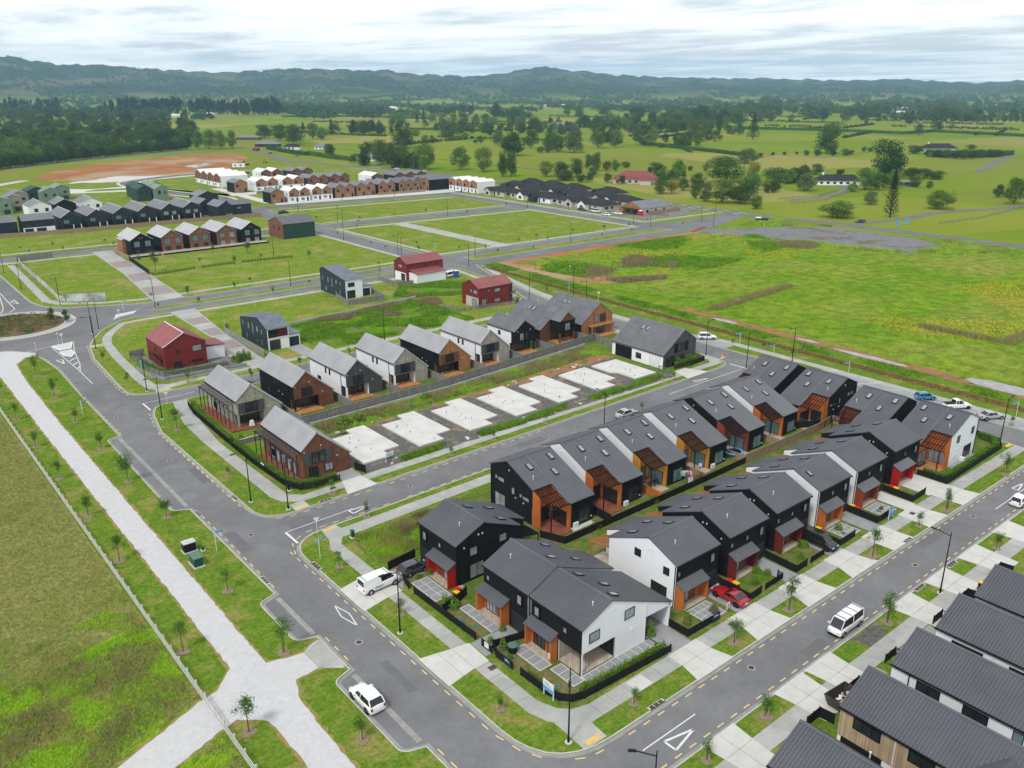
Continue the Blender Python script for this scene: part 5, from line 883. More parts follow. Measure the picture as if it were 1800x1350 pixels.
for px, py, w_, d_, mw, mr, lb in ((415, 246, 26, 14, 'brick_brown', 'roof_far', 'red-walled building beside the row of street trees'), (448, 258, 24, 12, 'charcoal_wall', 'roof_far', 'dark gabled building at the bend of the main road'), (497, 263, 16, 10, 'white_wall', 'roof_tile_black', 'white cottage beside the clipped roadside hedge'), (552, 262, 14, 10, 'white_wall', 'roof_far', 'small white house among roadside trees'), (637, 283, 12, 8, 'white_wall', 'roof_far', 'white garden shed among the roadside trees'), (35, 218, 26, 14, 'white_wall', 'roof_white', 'white house deep in the left-hand bush'), (148, 205, 22, 12, 'cream_wall', 'roof_tile_red', 'red-roofed house in the left-hand bush'), (40, 225, 30, 14, 'cream_wall', 'roof_far', 'grey-roofed house in the left-hand bush')):
    x, y = at(px, py); hip(lb, x, y, -.75, w_, d_, 3, 5.6, mw, mr)
SHD = 'pale long farm shed far out on the plain'
for px, py, w_ in ((215, 205, 70), (275, 206, 50), (335, 203, 50), (497, 180, 40), (660, 191, 60), (680, 192, 30), (955, 187, 80), (1490, 190, 50), (1540, 192, 90), (1570, 200, 60), (1590, 171, 160), (1660, 172, 80), (1735, 187, 40), (1270, 171, 70), (1255, 169, 50), (430, 154.5+8, 200), (690, 168, 90), (810, 158+8, 150), (1690, 192, 40), (375, 163, 420), (470, 164, 300), (345, 163.5, 260)):
    x, y = at(px, py); hip(SHD, x, y, -.78, w_, w_*.35, 4.5, 6.5, 'white_wall', 'roof_white', 'shed', name='farm_shed', group='pale sheds on the plain')
# bottom-right terrace across the street (ridges run towards the camera side)
BL = ['dark-roofed house cut by the frame beside the skip driveway', 'dark-roofed house with tan timber side wall behind the steel skip', 'long dark-roofed house with white side wall and black windows', 'dark-roofed white-sided house beside the small picket garden', 'dark-roofed house with a strip of white wall, last of its row']
for k, (xa, xr_, xb) in enumerate(((50.4, 54.6, 58.9), (61.2, 65.5, 69.9), (70.3, 74.6, 78.9), (79.3, 83.7, 88.0), (88.2, 92.5, 97.0))):
    t = thing('terrace_house', BL[k], 'house', (xa, 28.4, 0), -pi/2); w, d, yr = 20., xr_-xa+2.5, xr_-xa; side = 'tan_timber' if k == 1 else 'white_wall'
    walls(t, [(0, w, [(0, 0), (0, 5.5), (yr, 7.5), (d, 5.4), (d, 0)])], (side, 'black_wall', 'black_wall', side)); rf = roof(t, 0, w, [(0, 5.5), (yr, 7.5), (d, 5.4)], 'roof_dark', rib=.3, rh=.075, rw=.065)
    if k == 1:
        MB().box(.1, -.02, 0, 12, -.006, 2.5).build('lower_wall', 'white_wall', t); win(t, 'F', 0, 1.3, 3.8, 4.05, 5.25, 2, t=.09); win(t, 'F', 0, 6.2, 8.4, 4.05, 5.25, 1, t=.09); MB().box(.4, -.03, .05, 4.2, -.022, 2.6).build('carport_shade_panel', 'black_wall', t); downpipe(t, 5.1, -.08, 0, 5.3, 'white_trim')  # thin black sheet painted as the dark inside of the carport
        walls(t, [(9.4, 16, [(-.1, 0), (-.1, 4.2), (6, 5.6), (7, 4.2), (7, 0)])], ('white_wall',)*4, 'wing_wall'); m2 = MB()
        for a, b in ((9.2, 12.7), (16.2, 12.7)): m2.add([(a, -1.2, 5.0), (b, -1.2, 7.0), (b, 4.6, 7.0), (a, 4.2, 5.0), (a, -1.2, 5.14), (b, -1.2, 7.14), (b, 4.6, 7.14), (a, 4.2, 5.14)], [(0, 1, 2, 3), (7, 6, 5, 4), (0, 4, 5, 1), (3, 2, 6, 7), (0, 3, 7, 4)])
        for i in range(20): y = -1.1+i*.27; m2.bar((9.2, y, 5.16), (12.7, y, 7.16), .05, .05); m2.bar((16.2, y, 5.16), (12.7, y, 7.16), .05, .05)
        m2.build('wing_roof', 'roof_dark', t)
    elif k == 2: win(t, 'F', 0, 2.4, 4.6, 3.85, 5.15, 1, t=.09); win(t, 'F', 0, 6.6, 8.8, 3.85, 5.15, 1, t=.09); win(t, 'F', 0, 10.8, 11.7, 3.9, 5.15, 0, gl='glass_teal'); downpipe(t, 1.7, -.06, 0, 5.3)
    elif k: win(t, 'F', 0, 1.6, 4.6, 4.2, 4.95, 1, t=.09); win(t, 'F', 0, 7, 10.2, 4.2, 4.95, 1, t=.09); downpipe(t, 5.6, -.06, 0, 5.3, 'white_trim')
    else: skylight(rf, 9, 3.0, lambda q: 5.5+q*.476+.13); vent(rf, 5.4, 5.4, 6.9); pass
    win(t, 'L', 0, 1.2, 3, 3.3, 4.7, 1); win(t, 'L', 0, 4, 6, 3.3, 4.7, 1); door(t, 'L', 0, 3.6, 6.2, .05, 2.2, 'charcoal_wall', 'garage_door')
# ------------------------------------------------------------------ fences and walls
def fence(label, pts, h, m, bay=2.4, th=.05, cap=None, name='fence', cat='fence', group=None, picket=0, z=0., post=.12, postm=None):
    t = thing(name, label, cat, (*pts[0], z), 0, group); o = np.array(pts[0], float)
    for a, b in zip(pts, pts[1:]):
        a = np.array(a, float)-o; b = np.array(b, float)-o; L = np.linalg.norm(b-a)
        if L < .05: continue
        n_ = max(1, round(L/bay)); d = (b-a)/L; st = L/n_; an = math.atan2(d[1], d[0])
        if picket:
            mb = MB().bar((.05, 0, h*.3), (st-.05, 0, h*.3), .04, .08).bar((.05, 0, h*.85), (st-.05, 0, h*.85), .04, .08); k = int(st/picket)
            for i in range(k): x = st*(i+.5)/k; mb.box(x-.025, -.03, .06, x+.025, .03, h)
        else: mb = MB().box(.04, -th/2, .03, st-.04, th/2, h)
        me = mb.mesh('panel'); me.materials.append(MT[m]); mc = None
        if cap: mc = MB().box(0, -.07, h, st, .07, h+.06).mesh('cap_rail'); mc.materials.append(MT[cap])
        mp_ = MB().box(-post/2, -post/2, 0, post/2, post/2, h+.04).mesh('post'); mp_.materials.append(MT[postm or m])
        for i in range(n_):
            q = a+d*st*i; link('panel', me, t, (*q, 0), an); link('post', mp_, t, (*q, 0), an)
            if mc: link('cap_rail', mc, t, (*q, 0), an)
        link('post', mp_, t, (*b, 0), an)
    return t
def rails(label, pts, h, m, n_r=3, bay=2.4, name='rail_fence', z=0., postw=.14, railh=.13):
    t = thing(name, label, 'fence', (*pts[0], z)); o = np.array(pts[0], float)
    for a, b in zip(pts, pts[1:]):
        a = np.array(a, float)-o; b = np.array(b, float)-o; L = np.linalg.norm(b-a); n_ = max(1, round(L/bay)); d = (b-a)/L; st = L/n_; an = math.atan2(d[1], d[0])
        mr = MB().box(.0, -.025, -railh/2, st, .025, railh/2).mesh('rail'); mr.materials.append(MT[m]); mp_ = MB().box(-postw/2, -postw/2-.09, 0, postw/2, postw/2-.09, h+.1).mesh('post'); mp_.materials.append(MT[m])
        for i in range(n_+1):
            q = a+d*st*i; link('post', mp_, t, (*q, 0), an)
            if i < n_:
                for k in range(n_r): link('rail', mr, t, (*q, h*(k+.6)/n_r), an)
    return t
rails('long white post and rail fence between the gravel path and the paddock', [(20, 28), (20, 250)], 1.15, 'fence_rail')
rails('thin wire fence along the branch track through the rough grass', [(19.6, 72.6), (10.6, 68.7), (-4, 62)], .8, 'fence_timber', 1, 3.5, postw=.07, railh=.02)
fence('long grey timber fence behind the pale-roofed gable houses', [(60.4, 131.9), (92, 132.4), (118, 135), (139.5, 137.3), (137.7, 131.5), (135.2, 112.5)], 1.65, 'fence_grey', cap='fence_grey')
for k, (x, c_) in enumerate(((60.6, 'the pale timber corner house'), (71.4, 'the brown timber gable'), (82.3, 'the dark grey gable'), (93.2, 'the second pale gable'), (104.1, 'the amber gable'), (115.2, 'the third pale gable'), (125.2, 'the small black gable'), (137, 'the gable bay house'))): fence('grey timber side fence next to '+c_, [(x, (132.2 if x < 92 else 132.4+(x-92)*.1)), (x, 142.5)], 1.6, 'fence_grey', cap='fence_grey')
fence('pale concrete retaining wall along the weedy strip behind the slabs', [(61.3, 130.5), (92, 130.9), (118, 133.4), (133.5, 135)], .7, 'retaining', 4, .2, name='retaining_wall', cat='wall', post=.22)
fence('grey retaining wall under the brown corner house terrace', [(48.2, 130.4), (60.2, 130.6), (60.3, 131.7)], 1.0, 'fence_grey', cap='white_trim', name='retaining_wall', cat='wall')
fence('black picket fence round the pale timber corner house', [(48.2, 154.8), (47.4, 150), (46.9, 132)], 1.1, 'fence_black', picket=.14)
fence('black picket fence round the brown timber corner house', [(46.9, 131.2), (46.8, 122), (47.2, 111.5), (48.4, 108.2), (50.5, 107.4), (54.6, 107.6)], 1.0, 'fence_black', picket=.14)
fence('short black gate fence beside the first concrete slab', [(58.4, 109.6), (59, 107.4)], 1.3, 'fence_black'); fence('black picket fence round the grey gable house garden', [(136.5, 110.4), (141, 109.6), (146.4, 110.2), (147.2, 113.5), (147.2, 121)], 1.1, 'fence_black', picket=.16); fence('wire site gate between the last slab and the grey gable house', [(132.9, 111.6), (133.6, 108.6)], 1.4, 'grey_metal', picket=.3)
BF = 'black'
fence('black front fence of the red-porch house, long and low', [(46.4, 74.4), (46.6, 62.6)], .95, 'fence_black', th=.06); fence('black fence stub between the white van and the driveway pavers', [(46.9, 77.6), (46.4, 75.6)], .95, 'fence_black'); fence('black fence behind the white van', [(46.8, 80.8), (51, 81.3)], 1.2, 'fence_black'); fence('black fence stub with a sign board by the charcoal house drive', [(46.5, 59.6), (46.5, 61.3)], .95, 'fence_black')
fence('black garden divider between the red-porch house and the charcoal house', [(46.7, 68.9), (49.6, 69.6), (51, 70.2)], 1.2, 'fence_black')
fence('black fence round the side garden of the charcoal house', [(51.0, 59.4), (47.2, 60.3), (46.5, 58.8), (46.5, 56.2)], .95, 'fence_black'); fence('low black fence curving round the white corner house', [(46.6, 54.9), (46.7, 51), (47.0, 49.6), (47.9, 48.6), (49.2, 48.2), (61.4, 47.6)], .95, 'fence_black', 1.8)
fence('black fence with small gate beside the white corner house carport', [(64.8, 52.4), (64.9, 48.1), (70.2, 48.0)], 1.0, 'fence_black'); 
for k, (x, nm) in enumerate(((75.9, 'the red coupe'), (85.6, 'the dark red porch'), (95.6, 'the black people mover'), (105.4, 'the blue sale board'), (115.5, 'the bright red porch'))): fence('black front garden fence running out beside '+nm, [(x+.15, 52.6), (x, 47.9), (x+(2.4 if k < 2 else 3.9), 48.0)], 1.05, 'fence_black', 1.8)
fence('black picket fence in front of the first dark red porch garden', [(79.4, 48.1), (83.0, 48.2), (83.1, 48.9)], .9, 'fence_black', picket=.15); fence('black picket fence in front of the second dark red porch garden', [(89.0, 48.0), (92.1, 48.1)], .9, 'fence_black', picket=.15)
fence('long black rear fence between the two terraces', [(66.8, 74.8), (68.2, 71.4), (97.4, 71.4), (108, 71.6)], 1.1, 'fence_black'); fence('new timber rear fence beside the trampoline yard', [(108, 71.6), (129, 71.5), (134.4, 72.2), (134.6, 69)], 1.5, 'fence_timber', cap='fence_timber')
for x, nm, m_ in ((77.0, 'the two red decks', 'fence_black'), (87.6, 'the washing line', 'orange_board'), (97.8, 'the plastic chair deck', 'fence_timber'), (108, 'the trampoline deck', 'fence_timber'), (118, 'the last deck of the row', 'fence_timber')): fence('short yard divider fence beside '+nm, [(x, 71.6), (x, 75.5)], 1.3, m_)
fence('black yard fence below the orange-recess end house', [(126.6, 75), (131.5, 71.8)], 1.4, 'fence_black'); fence('black fence under the clipped hedge of the white gable house', [(125.2, 52), (125.4, 47.4), (145.8, 47.8), (148.2, 49.2), (148.8, 53)], .9, 'fence_black', 2)
rails('grey rail fence on the stone wall round the dark red corner house', [(49.0, 192), (49.2, 181), (50.6, 175.1), (65.5, 173.6)], 1.1, 'fence_grey', 3, 2.0); fence('low grey block wall under the rail fence of the dark red corner house', [(47.6, 184), (48.2, 174.5), (50, 172.8), (66.8, 171.6)], .55, 'stone_wall', 3, .3, name='stone_wall', cat='wall'); fence('dark grey panel fence behind the dark red corner house', [(48.9, 193), (52, 193)], 1.7, 'fence_grey')
fence('grey concrete wall running along the paved drive beside the navy townhouse', [(76.4, 207.4), (73.4, 200), (72.5, 175)], 1.5, 'stone_wall', 3, .18, name='garden_wall', cat='wall'); fence('pale retaining wall between the mown lot and the weeds', [(81, 195.6), (86, 196), (112, 198.4), (130, 200.6)], .7, 'retaining', 4, .22, name='retaining_wall', cat='wall'); fence('grey fence round the yard of the navy house with white end wall', [(112.4, 215.3), (110.6, 205.2), (121.7, 204.2), (124.3, 216)], 1.4, 'fence_grey', cap='fence_grey'); fence('grey fence round the yard of the dark red house with white lower wall', [(134.2, 228), (134, 216.4), (139.2, 216)], 1.3, 'fence_grey', cap='fence_grey'); rails('grey slatted fence round the dark red house with balcony', [(129.8, 187), (129.8, 180), (149.4, 176.4)], 1.1, 'fence_grey', 4, 2.0); fence('timber fence beside the timber-gable bungalow', [(308, 270.5), (332, 271.5), (333, 276)], 1.8, 'fence_timber', 3)
fence('long timber fence in front of the charcoal row', [(55, 393.5), (80, 389.2), (120, 388), (165, 385)], 1.75, 'fence_timber', 3); fence('black fence along the wide paved drive beside the decked row', [(83.8, 312), (81.4, 283)], 1.6, 'fence_black', 2.4); fence('pale timber fence where the decked row meets the paved drive', [(84.6, 337), (83.9, 312)], 1.5, 'fence_timber', 3); fence('grey board wall at the top of the empty corner lot', [(53, 334.5), (64.4, 335.2)], 2, 'fence_grey', 2.4, name='garden_wall', cat='wall')
mat('hoarding', (.62, .63, .64), (.20, .21, .22), .6, .35, 8); fence('curved printed grey hoarding round the empty corner lot', [(53.4, 334), (52.2, 322), (50.6, 272), (49.9, 262), (51, 259.8)], 1.7, 'hoarding', 2.4, name='hoarding', cat='hoarding'); fence('straight printed grey hoarding at the roundabout end of the empty lot', [(51.4, 259.6), (60.4, 254.4)], 2.2, 'hoarding', 2.4, name='hoarding', cat='hoarding')
fence('timber fence round the terrace courtyards', [(200, 470), (215, 471), (240, 470)], 1.6, 'fence_timber', 3); fence('timber fence at the foot of the black and brown terrace', [(250, 421), (281, 419)], 1.4, 'fence_timber', 3)
for pts, lb in (([g(1650, 393), g(1720, 384), g(1800, 364)], 'dark rail fence along the country lane'), ([g(1370, 350), g(1440, 345), g(1470, 336)], 'rail fence along the inside of the curving farm drive'), ([g(1390, 358), g(1450, 352), g(1490, 338), g(1560, 325)], 'rail fence along the outside of the curving farm drive'), ([g(1320, 283), g(1360, 272), g(1440, 278), g(1530, 268)], 'rail fence along the mid paddock')): rails(lb, pts, 1.1, 'fence_grey', 3, 5, z=-.15)
# ------------------------------------------------------------------ street furniture
def lamp(x, y, ang, h=8.2, label='slim black street lamp with a short arm', arm=1.7, proto={}):
    if not proto.get(h):
        t = thing('street_lamp', label, 'street lamp', (x, y, 0), ang, 'black street lamps')
        MB().tube([(0, 0, 0), (0, 0, h*.5), (0, 0, h)], [.095, .075, .05], 8).build('pole', 'lamp_black', t); MB().bar((0, 0, h-.5), (arm, 0, h-.12), .07).build('arm', 'lamp_black', t)
        MB().box(arm-.1, -.13, h-.18, arm+.55, .13, h-.08).build('lamp_head', 'lamp_black', t); MB().cyl(0, 0, -.05, .06, .34, n=10).build('base', 'concrete', t); MB().cyl(0, 0, 0, .5, .13, n=8).build('collar', 'lamp_black', t); proto[h] = t; return t
    t = copy_tree(proto[h]); t.location = (x, y, 0); t.rotation_euler[2] = ang; return t
for x, y, a in ((43.9, 44.9, 225), (40.9, 68.9, 180), (94.9, 34.4, 100), (41.1, 109.5, 180), (44.3, 103.9, 250), (42.1, 151.1, 180), (44.8, 168.3, 180), (44.8, 204.7, 180), (68.2, 236, 90), (108.3, 236, 90), (100.3, 169.2, 270), (98.6, 94.2, 90), (149.1, 101, 0), (149.8, 112.4, 0), (160.2, 97, 180), (148.4, 49, 0), (180.6, 239, 90), (167.6, 225.4, 200), (161, 259, 0), (227.4, 239, 90), (153, 177.3, 330), (164, 170.7, 180), (158.6, 160, 180), (232.6, 329, 90), (281.6, 246, 270), (281, 255.6, 0), (308.3, 239.6, 90), (291, 308, 180), (280, 326.3, 0), (300.6, 226.9, 90), (48.8, 255.4, 225), (44.5, 283.1, 180), (45.3, 313.4, 180), (50.1, 222.5, 225), (48, 220, 200), (181.8, 341.8, 270), (176.8, 328.1, 90), (161.4, 299.5, 0), (157.1, 250.6, 0), (183.9, 385, 270), (126.3, 287.2, 90), (*g(1155, 1320, 8.2), 135), (340, 256, 0), (358, 205, 180), (253, 408, 270), (222, 411, 270)): lamp(x, y, R(a))
def name_sign(px, py, h=2.8, ang=0., lb='blue street name blade on a white post'):
    x, y = g(px, py); t = thing('street_sign', lb, 'sign', (x, y, 0), ang, 'blue street name signs'); MB().cyl(0, 0, 0, h, .04, n=8).build('post', 'sign_white', t); MB().box(.05, -.02, h-.25, 1.15, .02, h-.03).build('blade', 'sign_blue', t); MB().box(-.02, .05, h-.5, .02, 1.05, h-.28).build('blade', 'sign_blue', t)
for px, py, a in ((145.5, 729, 0), (381, 968, 0), (563, 982, .3), (1359, 627, .2), (1491, 658, .4), (1300, 605, .2), (1786, 731, .3), (217, 546, 0), (1000, 513, 0), (1178, 385, 0), (571, 386, 0), (765, 440, 0)): name_sign(px, py, ang=a)
def round_sign(px, py, h, kind, lb):
    x, y = g(px, py); t = thing('traffic_sign', lb, 'sign', (x, y, 0), 0, kind+' signs'); MB().cyl(0, 0, 0, h, .035, n=8).build('post', 'sign_white', t); a = math.atan2(-y, -x); n_ = np.array((cos(a), sin(a), 0)); u = np.array((-sin(a), cos(a), 0)); c_ = np.array((0, 0, h))
    tri = [c_+n_*.04+u*s*r+np.array((0, 0, v))*r for s, v in ((-1, .6), (1, .6), (0, -1)) for r in (.42,)]; tri2 = [c_+n_*.05+u*s*.27+np.array((0, 0, v))*.27 for s, v in ((-1, .55), (1, .55), (0, -.95))]
    MB().add(tri+[p-n_*.02 for p in tri], [(0, 1, 2), (5, 4, 3), (0, 3, 4, 1), (1, 4, 5, 2), (2, 5, 3, 0)]).build('board', 'sign_red' if kind == 'give way' else 'sign_white', t); MB().add(tri2, [(0, 1, 2)]).build('face', 'sign_white', t)
for px, py in ((64, 620), (103, 602), (1268, 643), (946, 533), (1002, 480)): round_sign(px, py, 2.3, 'give way', 'red and white give way triangle on a thin post')
for px, py in ((110, 604), (294, 710), (558, 938), (210, 560), (1052, 528)): round_sign(px, py, 2.2, 'plain', 'small pale traffic sign seen from behind')
def cabinet(label, x, y, w_, d_, h, m, top, rz=0):
    t = thing('utility_cabinet', label, 'cabinet', (x, y, 0), rz); MB().box(-w_/2, -d_/2, .12, w_/2, d_/2, h).build('case', m, t); MB().box(-w_/2-.06, -d_/2-.06, h, w_/2+.06, d_/2+.06, h+.1).build('lid', top, t); MB().box(-w_/2-.15, -d_/2-.15, 0, w_/2+.15, d_/2+.15, .12).build('plinth', 'concrete', t); MB().box(-.01, -d_/2-.02, .25, .01, d_/2+.02, h-.1).build('door_seam', 'black_metal', t); MB().box(-w_/2-.02, -.05, h*.55, -w_/2, .05, h*.65).build('handle', 'grey_metal', t)
x, y = g(333, 968); cabinet('black utility cabinet with a pale peaked cover on the verge', x, y, 1.5, 1.1, 1.3, 'black_wall', 'fence_rail'); x, y = g(346, 992); cabinet('dark green transformer cabinet on the verge', x, y, 1.1, 1.9, 1.25, 'steel_box_green', 'cover_green'); x, y = g(620, 945); cabinet('small green cable pillar on the footpath bend', x, y, .35, .5, 1.0, 'steel_box_green', 'steel_box_green'); x, y = g(357, 968); cabinet('tiny dark cable pillar beside the cabinets', x, y, .25, .25, .5, 'steel_box_green', 'steel_box_green'); x, y = g(508, 862); cabinet('small black pillar box on the verge by the hedge corner', x, y, .3, .4, 1.0, 'black_wall', 'black_wall')
def board(label, x, y, rz, w_, h, z0, m, posts=True, stripe_m=None, lines=3):
    t = thing('sign_board', label, 'sign', (x, y, 0), rz); b = MB().box(-w_/2, -.03, z0, w_/2, .03, z0+h).build('board', m, t)
    if stripe_m: MB().box(-w_/2+.01, -.036, z0+.02, w_/2-.01, -.031, z0+h*.42).build('print_band', stripe_m, b)
    for k in range(lines): MB().box(-w_*.34, -.04, z0+h*(.55+.13*k), w_*(.34-.12*k), -.031, z0+h*(.59+.13*k)).build('print_line', 'grey_metal' if m == 'sign_white' else 'sign_white', b)
    if posts:
        for s in (-1, 1): MB().bar((s*w_*.46, .06, 0), (s*w_*.46, .06, z0+h), .09).build('post', 'sign_white', t)
board('white and blue sale board on two posts outside the white corner house', 46.5, 50.6, -pi/2, 1.5, 1.15, .75, 'sign_white', True, 'sign_blue'); board('white notice on the black fence stub beside the charcoal house', 46.42, 60.4, -pi/2, .7, .6, .3, 'sign_white', False); mat('navy_print', (.015, .03, .10)); board('navy notice on the black fence of the charcoal house garden', 46.43, 56.9, -pi/2, 1.1, .7, .2, 'navy_print', False); board('navy and white notice on the black fence beside the red coupe', 69.6, 47.9, 0, 1.3, .75, .3, 'navy_print', False); board('small white notice leaning by the red coupe garden', 72.4, 48.4, .2, .8, .8, .2, 'sign_white', False); board('blue sale board outside the burnt orange porch', 108.2, 47.4, .1, 1.6, 1.2, .5, 'sign_blue', True); board('green and white site board in front of the first slab', 64.2, 108.6, .15, 1.6, 1.3, .4, 'sign_white', True, 'cover_green'); board('white notice on the black picket fence of the brown corner house', 47.0, 118.6, -pi/2, 1.1, 1.1, .1, 'sign_white', False); board('small blue notice on the rail fence of the dark red corner house', 48.6, 184, -pi/2, .8, 1.6, .3, 'sign_blue', False)
x, y = g(1577, 400); board('tall blue flag sign by the country lane junction', x, y, -.6, 1.1, 2.6, .4, 'sign_blue', False, lines=0); x, y = g(1594, 395); board('second tall blue flag sign by the country lane junction', x, y, -.6, 1.1, 2.8, .4, 'sign_blue', False, lines=0)
def bins(label, x, y, rz, lid):
    t = thing('wheelie_bin', label, 'bin', (x, y, 0), rz); MB().add([(-.22, -.26, .05), (.22, -.26, .05), (.22, .26, .05), (-.22, .26, .05), (-.28, -.34, .95), (.28, -.34, .95), (.28, .34, .95), (-.28, .34, .95)], [(0, 3, 2, 1), (0, 1, 5, 4), (1, 2, 6, 5), (2, 3, 7, 6), (3, 0, 4, 7)]).build('body', 'black_wall', t); MB().box(-.31, -.38, .95, .31, .38, 1.05).build('lid', lid, t)
    for s in (-1, 1): MB().tube([(s*.2, .3, .12), (s*.26, .3, .12)], [.12, .12], 8).build('wheel', 'rubber', t)
for x, y, l_, nm in ((50.1, 70.7, 'bin_red', 'red-lidded bin beside the fence of the bright red porch house'), (49.6, 70.2, 'bin_yellow', 'yellow-lidded bin beside the fence of the bright red porch house'), (76.5, 51.2, 'bin_red', 'red-lidded bin behind the red coupe'), (76.6, 50.4, 'bin_yellow', 'yellow-lidded bin behind the red coupe'), (96.3, 51.5, 'bin_yellow', 'yellow-lidded bin beside the people mover'), (105.9, 52.0, 'bin_yellow', 'yellow-lidded bin beside the burnt orange porch'), (105.9, 51.3, 'bin_red', 'red-lidded bin beside the burnt orange porch'), (116.1, 51.6, 'bin_red', 'red-lidded bin beside the hedge house porch'), (116.1, 50.8, 'bin_yellow', 'yellow-lidded bin beside the hedge house porch'), (99.4, 31.6, 'bin_yellow', 'yellow-lidded bin by the street-side garden fence')): bins(nm, x, y, 0, l_)
# pavers and planting beds in the front gardens
def pave(label, x0, y0, x1, y1, nx, ny, m='paver', gap=.14, z=.03, base='pebble', group=None):
    t = thing('paved_path', label, 'paving', (x0, y0, 0)); w_, d_ = x1-x0, y1-y0; MB().box(-.1, -.1, 0, w_+.1, d_+.1, z).build('pebble_bed', base, t)
    me = MB().box(gap/2, gap/2, z-.02, w_/nx-gap/2, d_/ny-gap/2, z+.02).mesh('paver'); me.materials.append(MT[m])
    for i in range(nx):
        for j in range(ny): link('paver', me, t, (w_/nx*i, d_/ny*j, 0))
pave('grey pavers along the side of the white corner house', 51.2, 49.5, 61.4, 50.7, 10, 1); pave('grey pavers along the front of the white corner house', 49.6, 50.2, 51.0, 53.6, 1, 3); pave('pavers to the porch of the white corner house', 48.6, 54.2, 50.1, 58.6, 1, 4); pave('pavers in front of the charcoal house porch', 48.8, 62.4, 50.0, 68.4, 1, 5); pave('pavers in front of the bright red porch', 47.4, 71.4, 49.6, 76.4, 2, 4)
for xl, nm in ((68, 'the red coupe house'), (97.7, 'the skylight house'), (107.5, 'the sale board house')): pave('pavers crossing the front garden of '+nm, xl+.6, 48.4, xl+4.0, 51.2, 4, 3)
for x0, x1 in ((72.9, 75.7), (82.8, 85.4), (92.6, 95.4), (102.5, 105.2)): sheet('driveway', rect(x0, 47.3, x1, 52.6), .03, 'concrete_grey')
sheet('driveway', rect(112.2, 47.3, 115.2, 52.6), .03, 'concrete'); sheet('driveway', rect(119.4, 47.3, 125, 52.6), .03, 'concrete'); sheet('driveway', [(45.7, 59.6), (51, 59.6), (51, 62.4), (45.8, 62.4)], .03, 'concrete_grey'); sheet('driveway', [(45.8, 75.9), (47, 77.6), (51, 77.4), (51, 80.2), (46, 80.6)], .03, 'concrete_grey'); sheet('driveway', [(60.9, 47.4), (64.6, 47.4), (64.8, 54), (60.9, 54)], .03, 'concrete_grey')
for a, b, c_, d in ((46.7, 62.8, 48.6, 68.6), (46.7, 70.2, 47.3, 73.8), (47, 48.8, 49.4, 56), (46.7, 56.2, 48.8, 60), (65.1, 48.3, 68, 51), (62, 76, 66.5, 80)): sheet('garden_bed', jag(rect(a, b, c_, d), .1, .7, int(a*7)), .015, 'grass_dry')
sheet('pebble_bed', rect(71.2, 73.1, 75.4, 73.9), .02, 'pebble')
for x, y in ((47.6, 66.5), (48.1, 64.6), (47.0, 72.6), (48.2, 51.2), (82.2, 46.2), (99.2, 49.4), (109, 49.6), (118.4, 49.3), (110.5, 118)):
    t = thing('drain_cover', 'round green plastic drain cover in a front garden', 'cover', (x, y, .02), 0, 'green drain covers'); MB().cyl(0, 0, 0, .06, .36, n=14).build('lid', 'cover_green', t); MB().cyl(0, 0, .06, .08, .1, n=8).build('grip', 'steel_box_green', t)
t = thing('water_tank', 'round dark green tank in the charcoal house garden', 'tank', (48.4, 58.4, 0)); MB().cyl(0, 0, 0, .8, .5, n=16).build('body', 'black_wall', t); MB().cyl(0, 0, .8, .9, .55, n=16).build('lid', 'cover_green', t)
for x, y in ((45.1, 57.7), (70.6, 46.4), (112, 46.2), (52.5, 105.9)):
    t = thing('access_cover', 'dark steel access cover let into the footpath', 'cover', (x, y, .0), 0, 'steel access covers'); MB().box(-.4, -.3, 0, .4, .3, .031).build('plate', 'steel_rust', t); MB().box(-.46, -.36, 0, .46, .36, .027).build('frame', 'grey_metal', t)
# concrete house slabs
SLB = ['nearest the brown timber corner house', 'second from the brown corner house', 'third from the brown corner house', 'fourth from the brown corner house', 'fifth from the brown corner house', 'sixth from the brown corner house', 'against the grey gable house fence']
for k in range(7):
    x = 60.4+k*10.75; P_ = [(0, 0), (5, 0), (5, 2.4), (8.2, 2.6), (8.2, 14.3), (4.6, 14.3), (4.6, 12.2), (0, 12.2)]
    if k == 5: P_ = [(0, 0), (4.8, 0), (4.8, 2.8), (8, 3), (8, 12.2), (4.8, 12.2), (0, 11.8)]
    if k == 6: P_ = [(1.2, 0), (7.6, 0), (7.6, 11.8), (0, 11.8), (0, 6), (1.2, 5)]
    t = thing('foundation_slab', 'bare white concrete house slab, '+SLB[k], 'slab', (x-(1.0 if k == 6 else 0), 110.2+k*.15, 0)); MB().prism(P_, 0, .28).build('slab', 'slab', t)
    rr = random.Random(k)
    for q in range(5): px_, py_ = rr.uniform(1.2, 4.4), rr.uniform(1, 11); MB().cyl(px_, py_, .28, .28+rr.uniform(.2, .55), .05, n=6).build('pipe_stub', 'black_metal' if q % 2 else 'grey_metal', t)
rr = random.Random(5)
for k in range(34):
    x, y = rr.uniform(60, 132), rr.choice((rr.uniform(124.6, 126.6), rr.uniform(107.6, 109.6))); s = rr.uniform(.2, .6); t = thing('rubble_slab', 'broken lump of concrete left around the bare slabs', 'rubble', (x, y, 0), rr.uniform(0, 3), 'rubble around the slabs'); MB().prism([(-s, -s*.5), (s*.6, -s*.6), (s, s*.3), (-s*.3, s*.6)], 0, rr.uniform(.08, .2)).build('lump', 'slab' if k % 2 else 'retaining', t)
